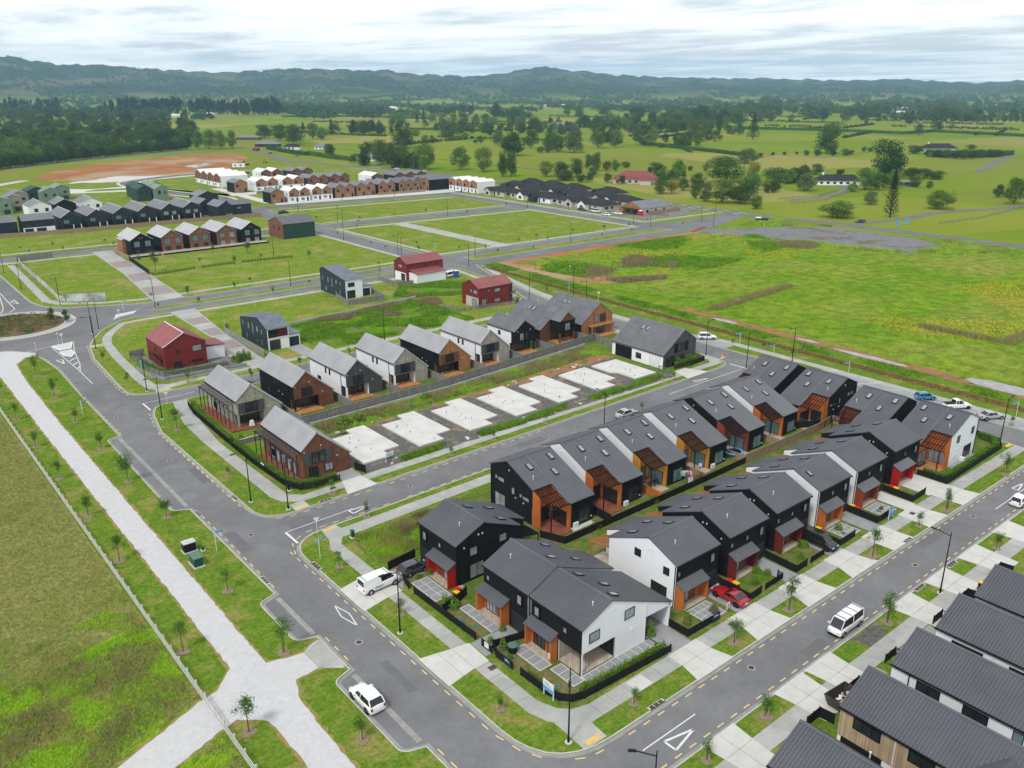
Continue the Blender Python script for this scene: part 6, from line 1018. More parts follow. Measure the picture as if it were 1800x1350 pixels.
# yard furniture
def chair(label, x, y, rz, m, group=None):
    t = thing('garden_chair', label, 'chair', (x, y, .16), rz, group); MB().box(-.25, -.25, .4, .25, .25, .45).build('seat', m, t); MB().box(-.25, .22, .45, .25, .27, .95).build('backrest', m, t)
    for a in (-.22, .22):
        for b in (-.22, .22): MB().bar((a, b, 0), (a, b, .4), .05).build('leg', m, t)
chair('white plastic chair on the pale deck', 100.6, 74.9, 2.4, 'white_trim')
for k in range(5): chair('dark outdoor dining chair on the amber-recess deck', 89.2+(k % 3)*.9, 75.3+(k//3)*1.7, 0 if k < 3 else pi, 'steel_rust', 'dark dining chairs')
t = thing('dining_table', 'dark outdoor table on the amber-recess deck', 'table', (90.1, 76.1, .16)); MB().box(-.9, -.45, .7, .9, .45, .75).build('table_top', 'brown_timber', t)
for a in (-.8, .8):
    for b in (-.35, .35): MB().bar((a, b, 0), (a, b, .7), .06).build('leg', 'steel_rust', t)
t = thing('trampoline', 'round trampoline with blue rim beside the rust recess', 'trampoline', (108.9, 74.6, .1)); mb = MB(); ring = lambda r, z: [(r*cos(2*pi*i/20), r*sin(2*pi*i/20), z) for i in range(20)]
MB().add(ring(1.25, .72), [tuple(range(20))]).build('mat', 'black_metal', t); MB().add(ring(1.2, .76)+ring(1.6, .76)+ring(1.6, .7), [(i, (i+1) % 20, 20+(i+1) % 20, 20+i) for i in range(20)]+[(20+i, 20+(i+1) % 20, 40+(i+1) % 20, 40+i) for i in range(20)]).build('rim_pad', 'sign_blue', t)
for i in range(6): MB().bar((1.5*cos(i*pi/3), 1.5*sin(i*pi/3), 0), (1.5*cos(i*pi/3), 1.5*sin(i*pi/3), .72), .05).build('leg', 'grey_metal', t)
t = thing('clothes_line', 'rotary clothes line hung with pale washing', 'clothes line', (94.6, 72.8, 0)); MB().cyl(0, 0, 0, 1.8, .04, n=8).build('pole', 'grey_metal', t)
for i in range(4): MB().bar((0, 0, 1.6), (1.5*cos(i*pi/2+.4), 1.5*sin(i*pi/2+.4), 1.85), .04).build('arm', 'grey_metal', t)
rr = random.Random(3)
for i in range(14): a = rr.uniform(0, 6.3); r_ = rr.uniform(.5, 1.4); w_ = rr.uniform(.2, .4); c_ = (r_*cos(a), r_*sin(a)); MB().add([(c_[0]-w_*sin(a), c_[1]+w_*cos(a), 1.75), (c_[0]+w_*sin(a), c_[1]-w_*cos(a), 1.75), (c_[0]+w_*sin(a)*.9+.05, c_[1]-w_*cos(a)*.9, 1.75-rr.uniform(.5, 1.0)), (c_[0]-w_*sin(a)*.9+.06, c_[1]+w_*cos(a)*.9, 1.75-rr.uniform(.5, 1.0))], [(0, 1, 2, 3)]).build('washing', ('white_trim', 'glass_pale', 'pink', 'white_trim', 'cover_green')[i % 5], t)
t = thing('outdoor_sofa', 'dark outdoor sofa on the deck of the white gable house', 'sofa', (128.6, 53.2, .16), 0); MB().box(-1.2, -.4, .1, 1.2, .4, .45).build('seat', 'steel_rust', t); MB().box(-1.2, .3, .45, 1.2, .5, .8).build('backrest', 'steel_rust', t)
t = thing('rubbish_bag', 'white covered barbecue on the veranda deck', 'cover', (53.2, 137.0, .3)); MB().add([(-.4, -.35, 0), (.4, -.35, 0), (.4, .35, 0), (-.4, .35, 0), (-.3, -.25, .9), (.3, -.2, .9), (.25, .2, 1.0), (-.25, .25, .9)], [(0, 1, 5, 4), (1, 2, 6, 5), (2, 3, 7, 6), (3, 0, 4, 7), (4, 5, 6, 7)]).build('cover', 'white_trim', t); t.name = 'covered_barbecue'
for k in range(5): t = thing('moving_box', 'cardboard boxes and clutter stacked by the red-lidded bin', 'box', (50.6+rr.uniform(-.5, .5), 71.2+rr.uniform(-.5, .4), .05), rr.uniform(0, 3), 'clutter by the bins'); MB().box(-.3, -.2, 0, .3, .2, rr.uniform(.3, .8)).build('carton', ('tan_timber', 'brown_timber', 'deck_pale')[k % 3], t)
# skip bin by the driveway
t = thing('skip_bin', 'dark steel skip full of white offcuts on the driveway', 'skip', (68.2, 31.6, 0), -.05); v = [(-1.4, -.7, .1), (1.2, -.7, .1), (1.2, .7, .1), (-1.4, .7, .1), (-2.0, -.85, 1.5), (1.5, -.85, 1.3), (1.5, .85, 1.3), (-2.0, .85, 1.5)]
MB().add(v, [(0, 1, 2, 3), (0, 4, 5, 1), (1, 5, 6, 2), (2, 6, 7, 3), (3, 7, 4, 0)]).build('tub', 'steel_rust', t); MB().bar(v[4], v[5], .1).bar(v[5], v[6], .1).bar(v[6], v[7], .1).bar(v[7], v[4], .1).build('rim', 'steel_rust', t)
for k in range(9): a = rr.uniform(-1.2, .8); b = rr.uniform(-.5, .5); MB().bar((a, b, .7+rr.random()*.3), (a+rr.uniform(-.7, .7), b+rr.uniform(-.3, .3), 1.0+rr.random()*.25), .3, .04).build('offcut', 'white_trim' if k % 3 else 'tan_timber', t)
# ------------------------------------------------------------------ vehicles
CK = dict(suv=(4.5, 1.86, 1.62, 1.02, .98, .95, -2.1, .3, -1.65), hatch=(3.9, 1.72, 1.5, .95, .92, .95, -1.85, .25, -1.5), sedan=(4.8, 1.82, 1.44, .95, .92, .95, -1.75, .25, -1.0), coupe=(4.6, 1.84, 1.3, .88, .86, .55, -1.85, -.15, -.95), van=(5.1, 1.95, 1.97, 1.2, 1.12, 1.75, -2.5, 1.15, -2.45), bus=(5.0, 1.75, 2.05, 1.15, 1.1, 2.15, -2.45, 1.55, -2.38), ute=(5.3, 1.88, 1.8, 1.12, 1.08, .95, -.75, .45, -.6), mover=(4.9, 1.88, 1.85, 1.1, 1.05, 1.4, -2.35, .8, -2.2))
def car(label, x, y, rz, paint, kind, name='parked_car', cat='car', group=None, z=0., rim='rim', racks=0, panel=False):
    L, W, H, belt, hood, xf, xr, rf_, rr_ = CK[kind]; hw = W/2; t = thing(name, label, cat, (x, y, z), rz, group); zb = .24
    tail = belt if kind in ('sedan', 'coupe') else belt+.02
    st = [(L/2, .5, .70), (L/2-.05, .66, .82), (L/2-.16, hood-.24, .91), (L/2-.34, hood-.15, .965), (L/2-.62, hood-.07, .99), (xf+.1, hood, 1.), (xf-.4, belt, 1.), (0, belt, 1.), (xr+.3, belt, 1.), (min(xr, -L/2+.55), tail, 1.), (-L/2+.25, tail-.02, .98), (-L/2+.05, tail-.14, .93), (-L/2, .55, .88)]
    st = sorted(st, key=lambda s: -s[0]); n_ = 11; vs = []
    for X_, zt, k in st:
        h = hw*k; mid = zb+(zt-zb)*.55
        vs += [(X_, a, b) for a, b in ((-h*.86, zb), (-h*.97, zb+.12), (-h, mid), (-h*.97, zt-.1), (-h*.86, zt-.01), (0, zt+.03), (h*.86, zt-.01), (h*.97, zt-.1), (h, mid), (h*.97, zb+.12), (h*.86, zb))]
    fs = [(i*n_+j, i*n_+(j+1) % n_, (i+1)*n_+(j+1) % n_, (i+1)*n_+j) for i in range(len(st)-1) for j in range(n_)]; fs += [tuple(range(n_))[::-1], tuple(range((len(st)-1)*n_, len(st)*n_))]
    b = MB().add(vs, fs).build('body', 'paint_'+paint, t, smooth=True)
    b.modifiers.new('rounding', 'SUBSURF').render_levels = 1
    # glasshouse
    a, c_, tw = hw*.90, hw*.74, .0; gv = [(xf, -a*.9, belt-.02), (xf, a*.9, belt-.02), (xr, a*.92, belt-.02), (xr, -a*.92, belt-.02), (rf_, -c_, H-.05), (rf_, c_, H-.05), (rr_, c_, H-.05), (rr_, -c_, H-.05), ((xf+xr)/2, -a*1.03, belt-.02), ((xf+xr)/2, a*1.03, belt-.02), ((rf_+rr_)/2, -c_*1.04, H-.01), ((rf_+rr_)/2, c_*1.04, H-.01)]
    go = MB().add(gv, [(0, 4, 5, 1), (3, 2, 6, 7), (0, 8, 10, 4), (8, 3, 7, 10), (1, 5, 11, 9), (9, 11, 6, 2), (4, 10, 11, 5), (10, 7, 6, 11)]).build('windows', 'car_glass', t)
    e_ = .05; m2 = MB().add([(rf_+e_, -c_-.02, H-.05), (rf_+e_, c_+.02, H-.05), (rr_-e_, c_+.02, H-.05), (rr_-e_, -c_-.02, H-.05), (rf_-.1, -c_+.06, H), (rf_-.1, c_-.06, H), (rr_+.12, c_-.06, H), (rr_+.12, -c_+.06, H), ((rf_+rr_)/2, -c_*1.05-.02, H-.02), ((rf_+rr_)/2, c_*1.05+.02, H-.02), ((rf_+rr_)/2, 0, H+.035)], [(4, 5, 10), (5, 6, 10), (6, 7, 10), (7, 4, 10), (0, 1, 5, 4), (2, 3, 7, 6), (8, 0, 4), (3, 8, 7), (8, 4, 7), (1, 9, 5), (9, 2, 6), (9, 6, 5)]); m2.build('roof', 'paint_'+paint, t)
    for s in (-1, 1):
        for p_, q_, w_ in (((xf, s*a*.9, belt), (rf_, s*c_, H-.04), .07), ((xr, s*a*.93, belt), (rr_, s*(c_+.01), H-.04), .1), ((-.15 if kind != 'coupe' else -.7, s*a*1.02, belt), (-.25 if kind != 'coupe' else -.75, s*(c_*1.04), H-.04), .07)): MB().bar(p_, q_, w_).build('pillar', 'paint_'+paint, t)
    if panel:
        for s in (-1, 1): MB().add([(xr, s*(a*.95+.03), belt-.05), (-.2, s*(a*1.04+.03), belt-.05), (-.3, s*(c_*1.06+.02), H-.06), (rr_, s*(c_+.03), H-.06)], [(0, 1, 2, 3)]).build('side_panel', 'paint_'+paint, t)
    for sx in (L/2-.85, -L/2+.85):
        for s in (-1, 1):
            MB().tube([(sx, s*(hw-.25), .34), (sx, s*(hw+.006), .34)], [.41, .41], 18).build('wheel_arch', 'black_metal', t)
            w_ = MB().tube([(sx, s*(hw-.2), .33), (sx, s*(hw+.015), .33)], [.34, .34], 16).build('wheel', 'rubber', t); MB().tube([(sx, s*(hw+.016), .33), (sx, s*(hw+.03), .33)], [.22, .2], 12).build('rim', rim, w_)
    for s in (-1, 1):
        MB().box(L/2-.14, s*hw*.62-.16, .62, L/2-.02, s*hw*.62+.16, .74).build('headlight', 'lamp_lens', t); MB().box(-L/2-.01, s*hw*.76-.1, .68, -L/2+.12, s*hw*.76+.1, .92).build('tail_light', 'tail_lens', t); MB().box(xf-.35, s*(hw+.02), belt-.04, xf-.18, s*(hw+.2), belt+.1).build('mirror', 'paint_'+paint, t)
    MB().box(-L/2-.02, -.25, .5, -L/2+.01, .25, .62).build('number_plate', 'sign_white', t); MB().box(L/2-.02, -hw*.8, .28, L/2+.02, hw*.8, .46).build('bumper', 'black_metal', t)
    for k in range(racks): xx = rf_-.3-k*(rf_-rr_-.6)/max(1, racks-1); MB().bar((xx, -c_, H+.05), (xx, c_, H+.05), .06).build('roof_rack', 'grey_metal', t)
    if kind == 'ute': MB().box(-L/2+.12, -hw*.78, belt-.02, -.85, hw*.78, belt+.045).build('tray', 'black_metal', t)
    return t
RZ = -.12
car('white crossover parked in the roadside bay', 32.4, 61.6, pi/2, 'white', 'suv', z=RZ, rim='rim_dark')
t = car('white work van with roof rails parked on the concrete crossing', 49.4-.1, 78.4+.9, .02, 'white', 'van', 'parked_van', 'van', panel=True, racks=2); t.location = (43.9, 78.3, .03)
for k in range(2): MB().box(-1.2+k*.1, -1.0, .78-k*.12, .1-k*.2, -.985, .83-k*.12).build('lettering', 'grey_metal', t)
car('dark grey hatchback on the drive of the red-porch house', 49.2, 79.2, 0.0, 'grey', 'hatch', z=.02).location = (49.0, 78.4, .04)
t = car('white minibus van with roof bars driving along the terrace street', 90.9, 41.0-3.0+.5, pi, 'white', 'bus', 'minibus', 'van', z=RZ, racks=4); t.location = (79.8, 38.0, RZ)
t = car('red sports coupe parked on the drive', 74.2, 50.3, pi/2, 'red', 'coupe', z=.03, rim='rim_dark'); t.location = (74.4, 49.6, .04)
car('black people mover parked facing the street', 93.9, 49.9, -pi/2, 'black', 'mover', z=.03, rim='rim_dark')
car('bright blue hatchback in the angled parking', 159.6, 67.2, R(-32), 'blue', 'hatch', z=.03); car('white double-cab ute in the angled parking', 159.4, 61.2, R(-32), 'white', 'ute', 'parked_ute', 'ute', z=.03, rim='rim_dark'); car('silver sedan in the angled parking', 158.8, 54.8, R(-28), 'silver', 'sedan', z=.03); car('white SUV parked across from the grey gable house', 160.6, 120.6, R(-40), 'white', 'suv', z=.03)
car('silver car half hidden behind the terrace roofs', 108.6, 98.3, 0, 'silver', 'sedan', z=RZ); car('dark car half hidden behind the pale timber corner house', 60.4, 160.6, 0, 'dark', 'sedan', z=RZ)
car('white car at the edge of the terrace street by the last garden', 127.2, 37.8, 0, 'white', 'hatch', z=RZ)
car('white van beside the dark red house with white lower wall', 154.6, 217.5, 0.2, 'white', 'van', 'parked_van', 'van'); car('black ute parked near the charcoal L-shaped house', 177.3, 387.5, .1, 'black', 'ute', 'parked_ute', 'ute', z=RZ, rim='rim_dark')
for px, py, a, p_, k_, lb in ((1023, 370, -pi/2, 'dark', 'suv', 'dark SUV at the kerb of the bungalow street'), (1046, 373, -pi/2, 'white', 'bus', 'white van at the kerb of the bungalow street'), (1066, 379, -pi/2, 'white', 'suv', 'white SUV at the kerb beyond the white van'), (1086, 377, -pi/2, 'white', 'ute', 'white flat-deck ute near the timber gable bungalow'), (637, 343, 0, 'white', 'sedan', 'white sedan on the terrace forecourt'), (1512, 391, 2.3, 'dark', 'suv', 'dark SUV waiting at the country lane junction'), (665, 291, 2.0, 'blue', 'sedan', 'blue car driving on the main road'), (697, 298, 2.0, 'white', 'sedan', 'white car driving on the main road'), (746, 302, 2.0, 'white', 'hatch', 'white hatchback near the brown trio of gables'), (737, 313, .3, 'white', 'sedan', 'white car parked at the head of the bungalow street'), (435, 305, .2, 'dark', 'sedan', 'dark car near the white caravan'), (522, 275, 2, 'blue', 'hatch', 'blue hatchback on the far main road'), (475, 270, 2, 'dark', 'hatch', 'dark hatchback on the far main road'), (797, 486, 0, 'white', 'hatch', 'white hatchback behind the red-roofed house')):
    x, y = g(px, py); car(lb, x, y, a, p_, k_, z=-.08)
def truck(label, px, py, rz, cabm, boxm):
    x, y = g(px, py); t = thing('truck', label, 'truck', (x, y, -.05), rz); MB().box(1.6, -1.2, .6, 3.6, 1.2, 2.8).build('cab', cabm, t); MB().box(-4, -1.25, .8, 1.4, 1.25, 3.3).build('box_body', boxm, t); MB().box(3.58, -1.05, 1.6, 3.64, 1.05, 2.6).build('windscreen', 'car_glass', t)
    for sx in (2.6, -1.6, -2.9):
        for s in (-1, 1): MB().tube([(sx, s*.9, .5), (sx, s*1.26, .5)], [.5, .5], 12).build('wheel', 'rubber', t)
truck('red truck on the far main road', 450, 265, 1.9, 'paint_darkred', 'paint_darkred')
def digger(label, px, py, rz, s=1.):
    x, y = g(px, py); t = thing('excavator', label, 'excavator', (x, y, -.05), rz); t.scale = (s, s, s)
    for q in (-1, 1): MB().prism([(-2.2, q*1.3-.35), (2.2, q*1.3-.35), (2.2, q*1.3+.35), (-2.2, q*1.3+.35)], 0, .9).build('track', 'rubber', t)
    MB().box(-2, -1.3, .95, 1.3, 1.3, 2.1).build('house', 'digger_yellow', t); c_ = MB().box(.1, .3, 2.1, 1.5, 1.3, 3.3).build('cab', 'car_glass', t); MB().box(0, .25, 3.3, 1.6, 1.35, 3.4).build('cab_roof', 'digger_yellow', c_)
    MB().bar((1.2, -.2, 1.9), (3.6, -.2, 4.8), .5, .6).bar((3.6, -.2, 4.8), (5.4, -.2, 4.0), .45, .5).build('boom', 'digger_yellow', t); MB().bar((5.3, -.2, 4.2), (5.9, -.2, 1.4), .35, .4).build('dipper_arm', 'digger_yellow', t); MB().prism([(5.3, -.8), (6.4, -.8), (6.4, .4), (5.3, .4)], .3, 1.4).build('bucket', 'steel_rust', t)
digger('yellow excavator with raised boom on the earthworks', 432, 290, 2.4, 1.0); digger('second smaller yellow excavator beside the earth mound', 466, 286, 1.0, .8)
x, y = g(420, 295); t = thing('site_caravan', 'white site caravan beside the excavators', 'caravan', (x, y, 0), -.6); MB().box(-4.5, -1.3, .5, 4.5, 1.3, 3.0).build('body', 'white_wall', t); MB().box(-4.6, -1.4, 3.0, 4.6, 1.4, 3.15).build('roof', 'roof_white', t); win(t, 'F', -1.3, -3, -1.6, 1.5, 2.4, 0); win(t, 'F', -1.3, 1, 2.4, 1.5, 2.4, 0)
for s in (-1.5, 1.5): MB().tube([(s, -1.35, .35), (s, -1.1, .35)], [.35, .35], 10).build('wheel', 'rubber', t)
x, y = g(652, 340); t = thing('shade_tent', 'blue and white work trailer by the terrace forecourt', 'trailer', (x-2, y, 0)); MB().box(-2, -1.2, .4, 2, 1.2, 2.0).build('box', 'plastic_blue', t); MB().box(-2.1, -1.3, 2.0, 2.1, 1.3, 2.2).build('lid', 'white_trim', t); t.name = 'work_trailer'
for px, py, m_, lb in ((917, 351, 'plastic_orange', 'orange portable toilet in the bungalow street'), (1126, 379, 'bin_red', 'red bin beside the timber gable bungalow')): x, y = g(px, py); t = thing('portable_toilet', lb, 'toilet' if 'toilet' in lb else 'bin', (x, y, 0)); MB().box(-.9, -.9, 0, .9, .9, 2.3).build('cabin', m_, t); MB().add([(-1, -1, 2.3), (1, -1, 2.3), (1, 1, 2.3), (-1, 1, 2.3), (0, 0, 2.7)], [(0, 1, 4), (1, 2, 4), (2, 3, 4), (3, 0, 4)]).build('roof', 'white_trim', t)
x, y = g(802, 488); t = thing('portable_toilet', 'dark blue portable toilet beside the red-roofed house', 'toilet', (x, y, 0)); MB().box(-.6, -.6, 0, .6, .6, 2.2).build('cabin', 'plastic_blue', t); MB().box(-.65, -.65, 2.2, .65, .65, 2.35).build('roof', 'white_trim', t)
t = thing('barrier_net', 'low orange barrier netting at the end of the boulevard', 'barrier', (283, 224.5, 0), .25)
for k in range(9): MB().box(k*1.6, -.03, .2, k*1.6+1.5, .03, 1.0).build('net_panel', 'plastic_orange', t); MB().bar((k*1.6, 0, 0), (k*1.6, 0, 1.1), .06).build('stake', 'stake', t)
for px, py, lb in ((1334, 389, 'white-topped concrete chamber on the gravel yard'), (1344, 390, 'dark concrete chamber on the gravel yard')): x, y = g(px, py); t = thing('concrete_chamber', lb, 'chamber', (x, y, 0)); MB().cyl(0, 0, 0, 1.6, 1.6, n=16).build('ring', 'steel_rust', t); MB().cyl(0, 0, 1.6, 1.8, 1.7, n=16).build('lid', 'roof_white' if 'white' in lb else 'steel_rust', t)
# power poles and floodlight
pp = [g(1243, 354), g(727, 299), g(616, 285), g(488, 268), g(1325, 362)]
for k, (x, y) in enumerate(pp):
    t = thing('power_pole', 'wooden power pole with cross-arm beside the main road', 'power pole', (x, y, -.1), .3, 'power poles on the main road'); MB().tube([(0, 0, 0), (0, 0, 10.5)], [.2, .13], 8).build('pole', 'fence_grey', t); MB().bar((-1.3, 0, 9.9), (1.3, 0, 9.9), .14).build('cross_arm', 'fence_grey', t)
    for s in (-1.1, 0, 1.1): MB().cyl(s, 0, 9.95, 10.2, .06, n=6).build('insulator', 'white_trim', t)
o = MB()
for a, b in ((pp[0], pp[4]), (pp[1], pp[2]), (pp[2], pp[3]), (pp[0], pp[1])):
    for s in (-1.1, 0, 1.1):
        pts = [(a[0]+(b[0]-a[0])*i/8+s, a[1]+(b[1]-a[1])*i/8+s*.3, 10.1-1.6*4*(i/8)*(1-i/8)) for i in range(9)]; o.tube(pts, [.03]*9, 4)
tag(o.build('power_wires', 'black_metal'), 'thin sagging wires strung between the roadside power poles', 'wires')
x, y = g(321, 203); t = thing('floodlight_mast', 'tall pale floodlight mast beside the sports ground', 'mast', (x, y, 0)); MB().tube([(0, 0, 0), (0, 0, 34)], [.5, .3], 8).build('mast', 'sign_white', t); MB().box(-2.2, -.6, 33, 2.2, .6, 36).build('lamp_bank', 'sign_white', t)
# manholes, road repairs and concrete joints
for x, y in ((37.2, 100.5), (36.6, 70.5), (37, 132), (36, 158), (62, 99.2), (92, 100.4), (66, 40.6), (99, 39.4), (118, 40.4), (154, 90), (86, 232), (120, 240.5)):
    t = thing('manhole_cover', 'round grey manhole cover set in the road', 'manhole', (x, y, ROAD), 0, 'manhole covers in the roads'); MB().cyl(0, 0, 0, .012, .42, n=16).build('surround', 'kerb', t); MB().cyl(0, 0, .01, .018, .33, n=16).build('lid', 'steel_rust', t)
mat('asphalt_patch', (.145, .145, .15), (.165, .165, .169), .9, .8, 7); mat('joint', (.20, .20, .19))
for k, pl in enumerate((rect(34.4, 96.6, 36.0, 103), rect(36.4, 60, 37.4, 66), rect(72, 37.6, 76, 38.9), rect(104, 40.6, 112, 41.9), rect(38.0, 120, 39.3, 127), rect(84, 99.4, 90, 101.2), rect(56, 161, 60, 163.4), [(42, 96.8), (47, 97.2), (46, 100.8), (42.4, 101)])): sheet('road_patch', jag(pl, .06, .7, 60+k), ROAD+.003, 'asphalt_patch', .002)
jm = MB()
def jt(x0, y0, x1, y1, z=.0275): jm.box(min(x0, x1)-.02, min(y0, y1)-.02, z-.002, max(x0, x1)+.02, max(y0, y1)+.02, z)
for y in np.arange(52, 90, 2.2): jt(43.62, y, 45.38, y, .0195)
for x in np.arange(49, 146, 2.2): jt(x, 45.35, x, 47.25, .0195)
for y in np.arange(112, 146, 2.2): jt(44.0, y, 46.0, y, .0195)
for x in np.arange(50, 132, 2.2): jt(x, 105.2+(x-50)*.018, x, 106.8+(x-50)*.018, .0195)
for x in np.arange(47, 130, 2.2): jt(x, 32.5, x, 34.2, .0195)
for a, b in ((60, 65.9), (70.3, 76.7), (80.2, 86.3), (89.9, 96.2), (100.2, 105.5), (109.9, 115.4), (120.2, 125.8)): jt((a+b)/2, 43, (a+b)/2, 47.2); jt(a+.5, 45.3, b-.5, 45.3)
for a, b in ((53.3, 57.4), (64.5, 69.0), (70.0, 74.3), (87.6, 92.0), (96.0, 100.8), (105, 109.8)): jt((a+b)/2, 31.4, (a+b)/2, 36.5); jt(a+.2, 34.3, b-.2, 34.3)
jt(42, 58.6, 42, 63.2); jt(43.6, 59, 43.6, 62.8); jt(42, 75.6, 42, 80.8); jt(43.7, 75.9, 43.7, 81.2)
tag(jm.build('concrete_joints', 'joint'), kind='structure')
for x0, nm in ((62.6, 'the cut-off corner house'), (69.7, 'the steel skip'), (94.4, 'the lamp post verge'), (103.6, 'the last house across the street')): fence('short black street-side fence beside '+nm, [(x0, 32.0), (x0+2.1, 32.0), (x0+2.3, 30.6)], 1.2, 'fence_black', 1.2)
for x0, nm in ((77.3, 'with small round shrubs'), (88, 'with a leaning stake')): fence('black picket garden fence across the street, '+nm, [(x0, 32.0), (x0+2.0, 32.0), (x0+2.3, 30.2)], 1.1, 'fence_black', 1.2, picket=.14)
for poly in ([(72.2, 31), (76, 31), (76, 32.2), (72.2, 32.2)], [(79.6, 30), (86.5, 30), (87.6, 32.2), (80, 32.2)], [(98, 30.6), (103, 30.6), (103, 32.1), (98.6, 32.1)]): sheet('garden_bed', poly, .016, 'concrete_grey')
t = thing('carport_screen', 'white slatted screen closing the carport of the brown corner house', 'screen', (57.9, 110.4, 0)); MB().box(-2.6, -.1, 0, -2.5, 3, 2.6).box(.02, -.1, 2.5, .1, 3.2, 2.6).build('frame', 'black_metal', t)
for k in range(9): MB().bar((.05, .1+k*.32, 0), (.05, .1+k*.32, 2.6), .1, .05).build('slat', 'white_trim', t)
sheet('driveway', rect(54.8, 107.1, 58.2, 116), .034, 'concrete_grey')
# ------------------------------------------------------------------ plants
def quads(c, n_, s, rng, asp=.6):
    """leaf quads at centres c with normals n_ and half-size s"""
    r_ = rng.normal(size=c.shape); t = np.cross(n_, r_); t /= np.linalg.norm(t, axis=1)[:, None]+1e-9; b = np.cross(n_, t); b /= np.linalg.norm(b, axis=1)[:, None]+1e-9
    s = np.broadcast_to(np.asarray(s, float).reshape(-1, 1), (len(c), 1)); t = t*s; b = b*s*asp
    v = np.stack([c-t, c-b, c+t, c+b], 1).reshape(-1, 3); return v, np.arange(len(v)).reshape(-1, 4)
def unit(v): return v/(np.linalg.norm(v, axis=1)[:, None]+1e-9)
def lobes(kind, rng):
    L = []
    if kind in ('round', 'broad'):
        for i in range(17):
            u = unit(rng.normal(size=(1, 3)))[0]; q = rng.uniform(.2, .34); zc = .5+u[2]*(.31 if kind == 'round' else .29); L.append((np.array((u[0]*q*(1.1-.3*(zc > .66)), u[1]*q*(1.1-.3*(zc > .66)), zc)), rng.uniform(.12, .21)))
        L.append((np.array((0, 0, .42)), .3)); L.append((np.array((0, 0, .68)), .22))
    elif kind == 'poplar':
        for i in range(14): z = .18+.76*i/13; L.append((np.array((*rng.normal(0, .10, 2), z)), .24*(1-abs(z-.5)*1.1)+.04))
    elif kind == 'willow':
        for i in range(14): a = rng.uniform(0, 6.3); q = rng.uniform(.1, .36); L.append((np.array((q*cos(a), q*sin(a), .66-q*.9)), .2))
    elif kind == 'tall':
        for i in range(16): z = .2+.7*rng.random(); L.append((np.array((*rng.normal(0, .2, 2)*(1.15-z*.7), z)), rng.uniform(.13, .2)))
    return L
def crown(kind, leafs, s, seed, m):
    rng = np.random.default_rng(seed); c = []; n_ = []
    if kind == 'norfolk':
        for k in range(15):
            z = .16+.82*k/14; rad = .48*(1-z)+.03
            for j in range(7):
                a = j*2*pi/7+k*.4; q = rng.random(leafs//105)**.7*rad; cc = np.stack([q*cos(a), q*np.sin(a), z+q*.12+rng.normal(0, .008, len(q))], 1)+rng.normal(0, .012, (len(q), 3)); c.append(cc); n_.append(unit(rng.normal(size=cc.shape)+(0, 0, 1.)))
    else:
        L = lobes(kind, rng); tot = sum(r_*r_ for _, r_ in L)
        for p, r_ in L:
            k = int(leafs*r_*r_/tot); u = unit(rng.normal(size=(k, 3))); rad = r_*(rng.uniform(.55, 1.1, (k, 1))); cc = p+u*rad*np.array((1, 1, .95 if kind != 'willow' else 1.3)); c.append(cc); n_.append(unit(u+rng.normal(0, .55, u.shape)+(0, 0, .25)))
    c = np.concatenate(c); n_ = np.concatenate(n_); lo_ = c[:, 2].min(); c[:, 2] = .04+(c[:, 2]-lo_)*.96/(c[:, 2].max()-lo_); v, f = quads(c, n_, s*rng.uniform(.7, 1.3, len(c)), rng)
    return stuffmesh('crown', v, f, [m])
def trunk(seed, th=.5, r_=.025, limbs=5):
    rng = random.Random(seed); mb = MB().tube([(0, 0, -.01), (rng.uniform(-.01, .01), 0, th*.5), (rng.uniform(-.02, .02), rng.uniform(-.02, .02), th+.2)], [r_, r_*.75, r_*.3], 6)
    for i in range(limbs): a = i*6.28/limbs+rng.random(); z = th*(.55+.4*rng.random()); mb.tube([(0, 0, z), (.12*cos(a), .12*sin(a), z+.12), (.24*cos(a), .24*sin(a), z+.2)], [r_*.5, r_*.35, r_*.15], 5)
    me = mb.mesh('trunk'); me.materials.append(MT['bark']); return me
TR = [trunk(i, .4) for i in range(3)]
CR = {}
for kd, ms in (('round', ('leaf_mid', 'leaf_dark', 'leaf_pale')), ('broad', ('leaf_dark', 'leaf_mid')), ('poplar', ('leaf_dark', 'leaf_mid')), ('willow', ('leaf_pale', 'leaf_mid')), ('tall', ('leaf_dark', 'leaf_mid', 'leaf_pine')), ('norfolk', ('leaf_pine',))):
    for m_ in ms: CR[kd, m_] = [crown(kd, 3800 if kd != 'norfolk' else 4200, .022 if kd != 'norfolk' else .016, 11*i+len(CR), m_) for i in range(3 if m_ in ('leaf_mid', 'leaf_dark') else 1)]
CR['round', 'leaf_yellow'] = [crown('round', 3000, .021, 5, 'leaf_yellow')]
def tree(x, y, h, w_, kd, m_, label, group, z=-.15, rng=random.Random(1), name='tree', cat='tree'):
    t = thing(name, label, cat, (x, y, z), rng.uniform(0, 6.28), group); L = CR[kd, m_]; wz = {'poplar': 1.6, 'norfolk': 1.05, 'tall': 1.2}.get(kd, 1.12)
    link('crown', rng.choice(L), t, sc=(w_*wz, w_*wz, h*1.03)); link('trunk', rng.choice(TR), t, sc=(h*.9, h*.9, h)); return t
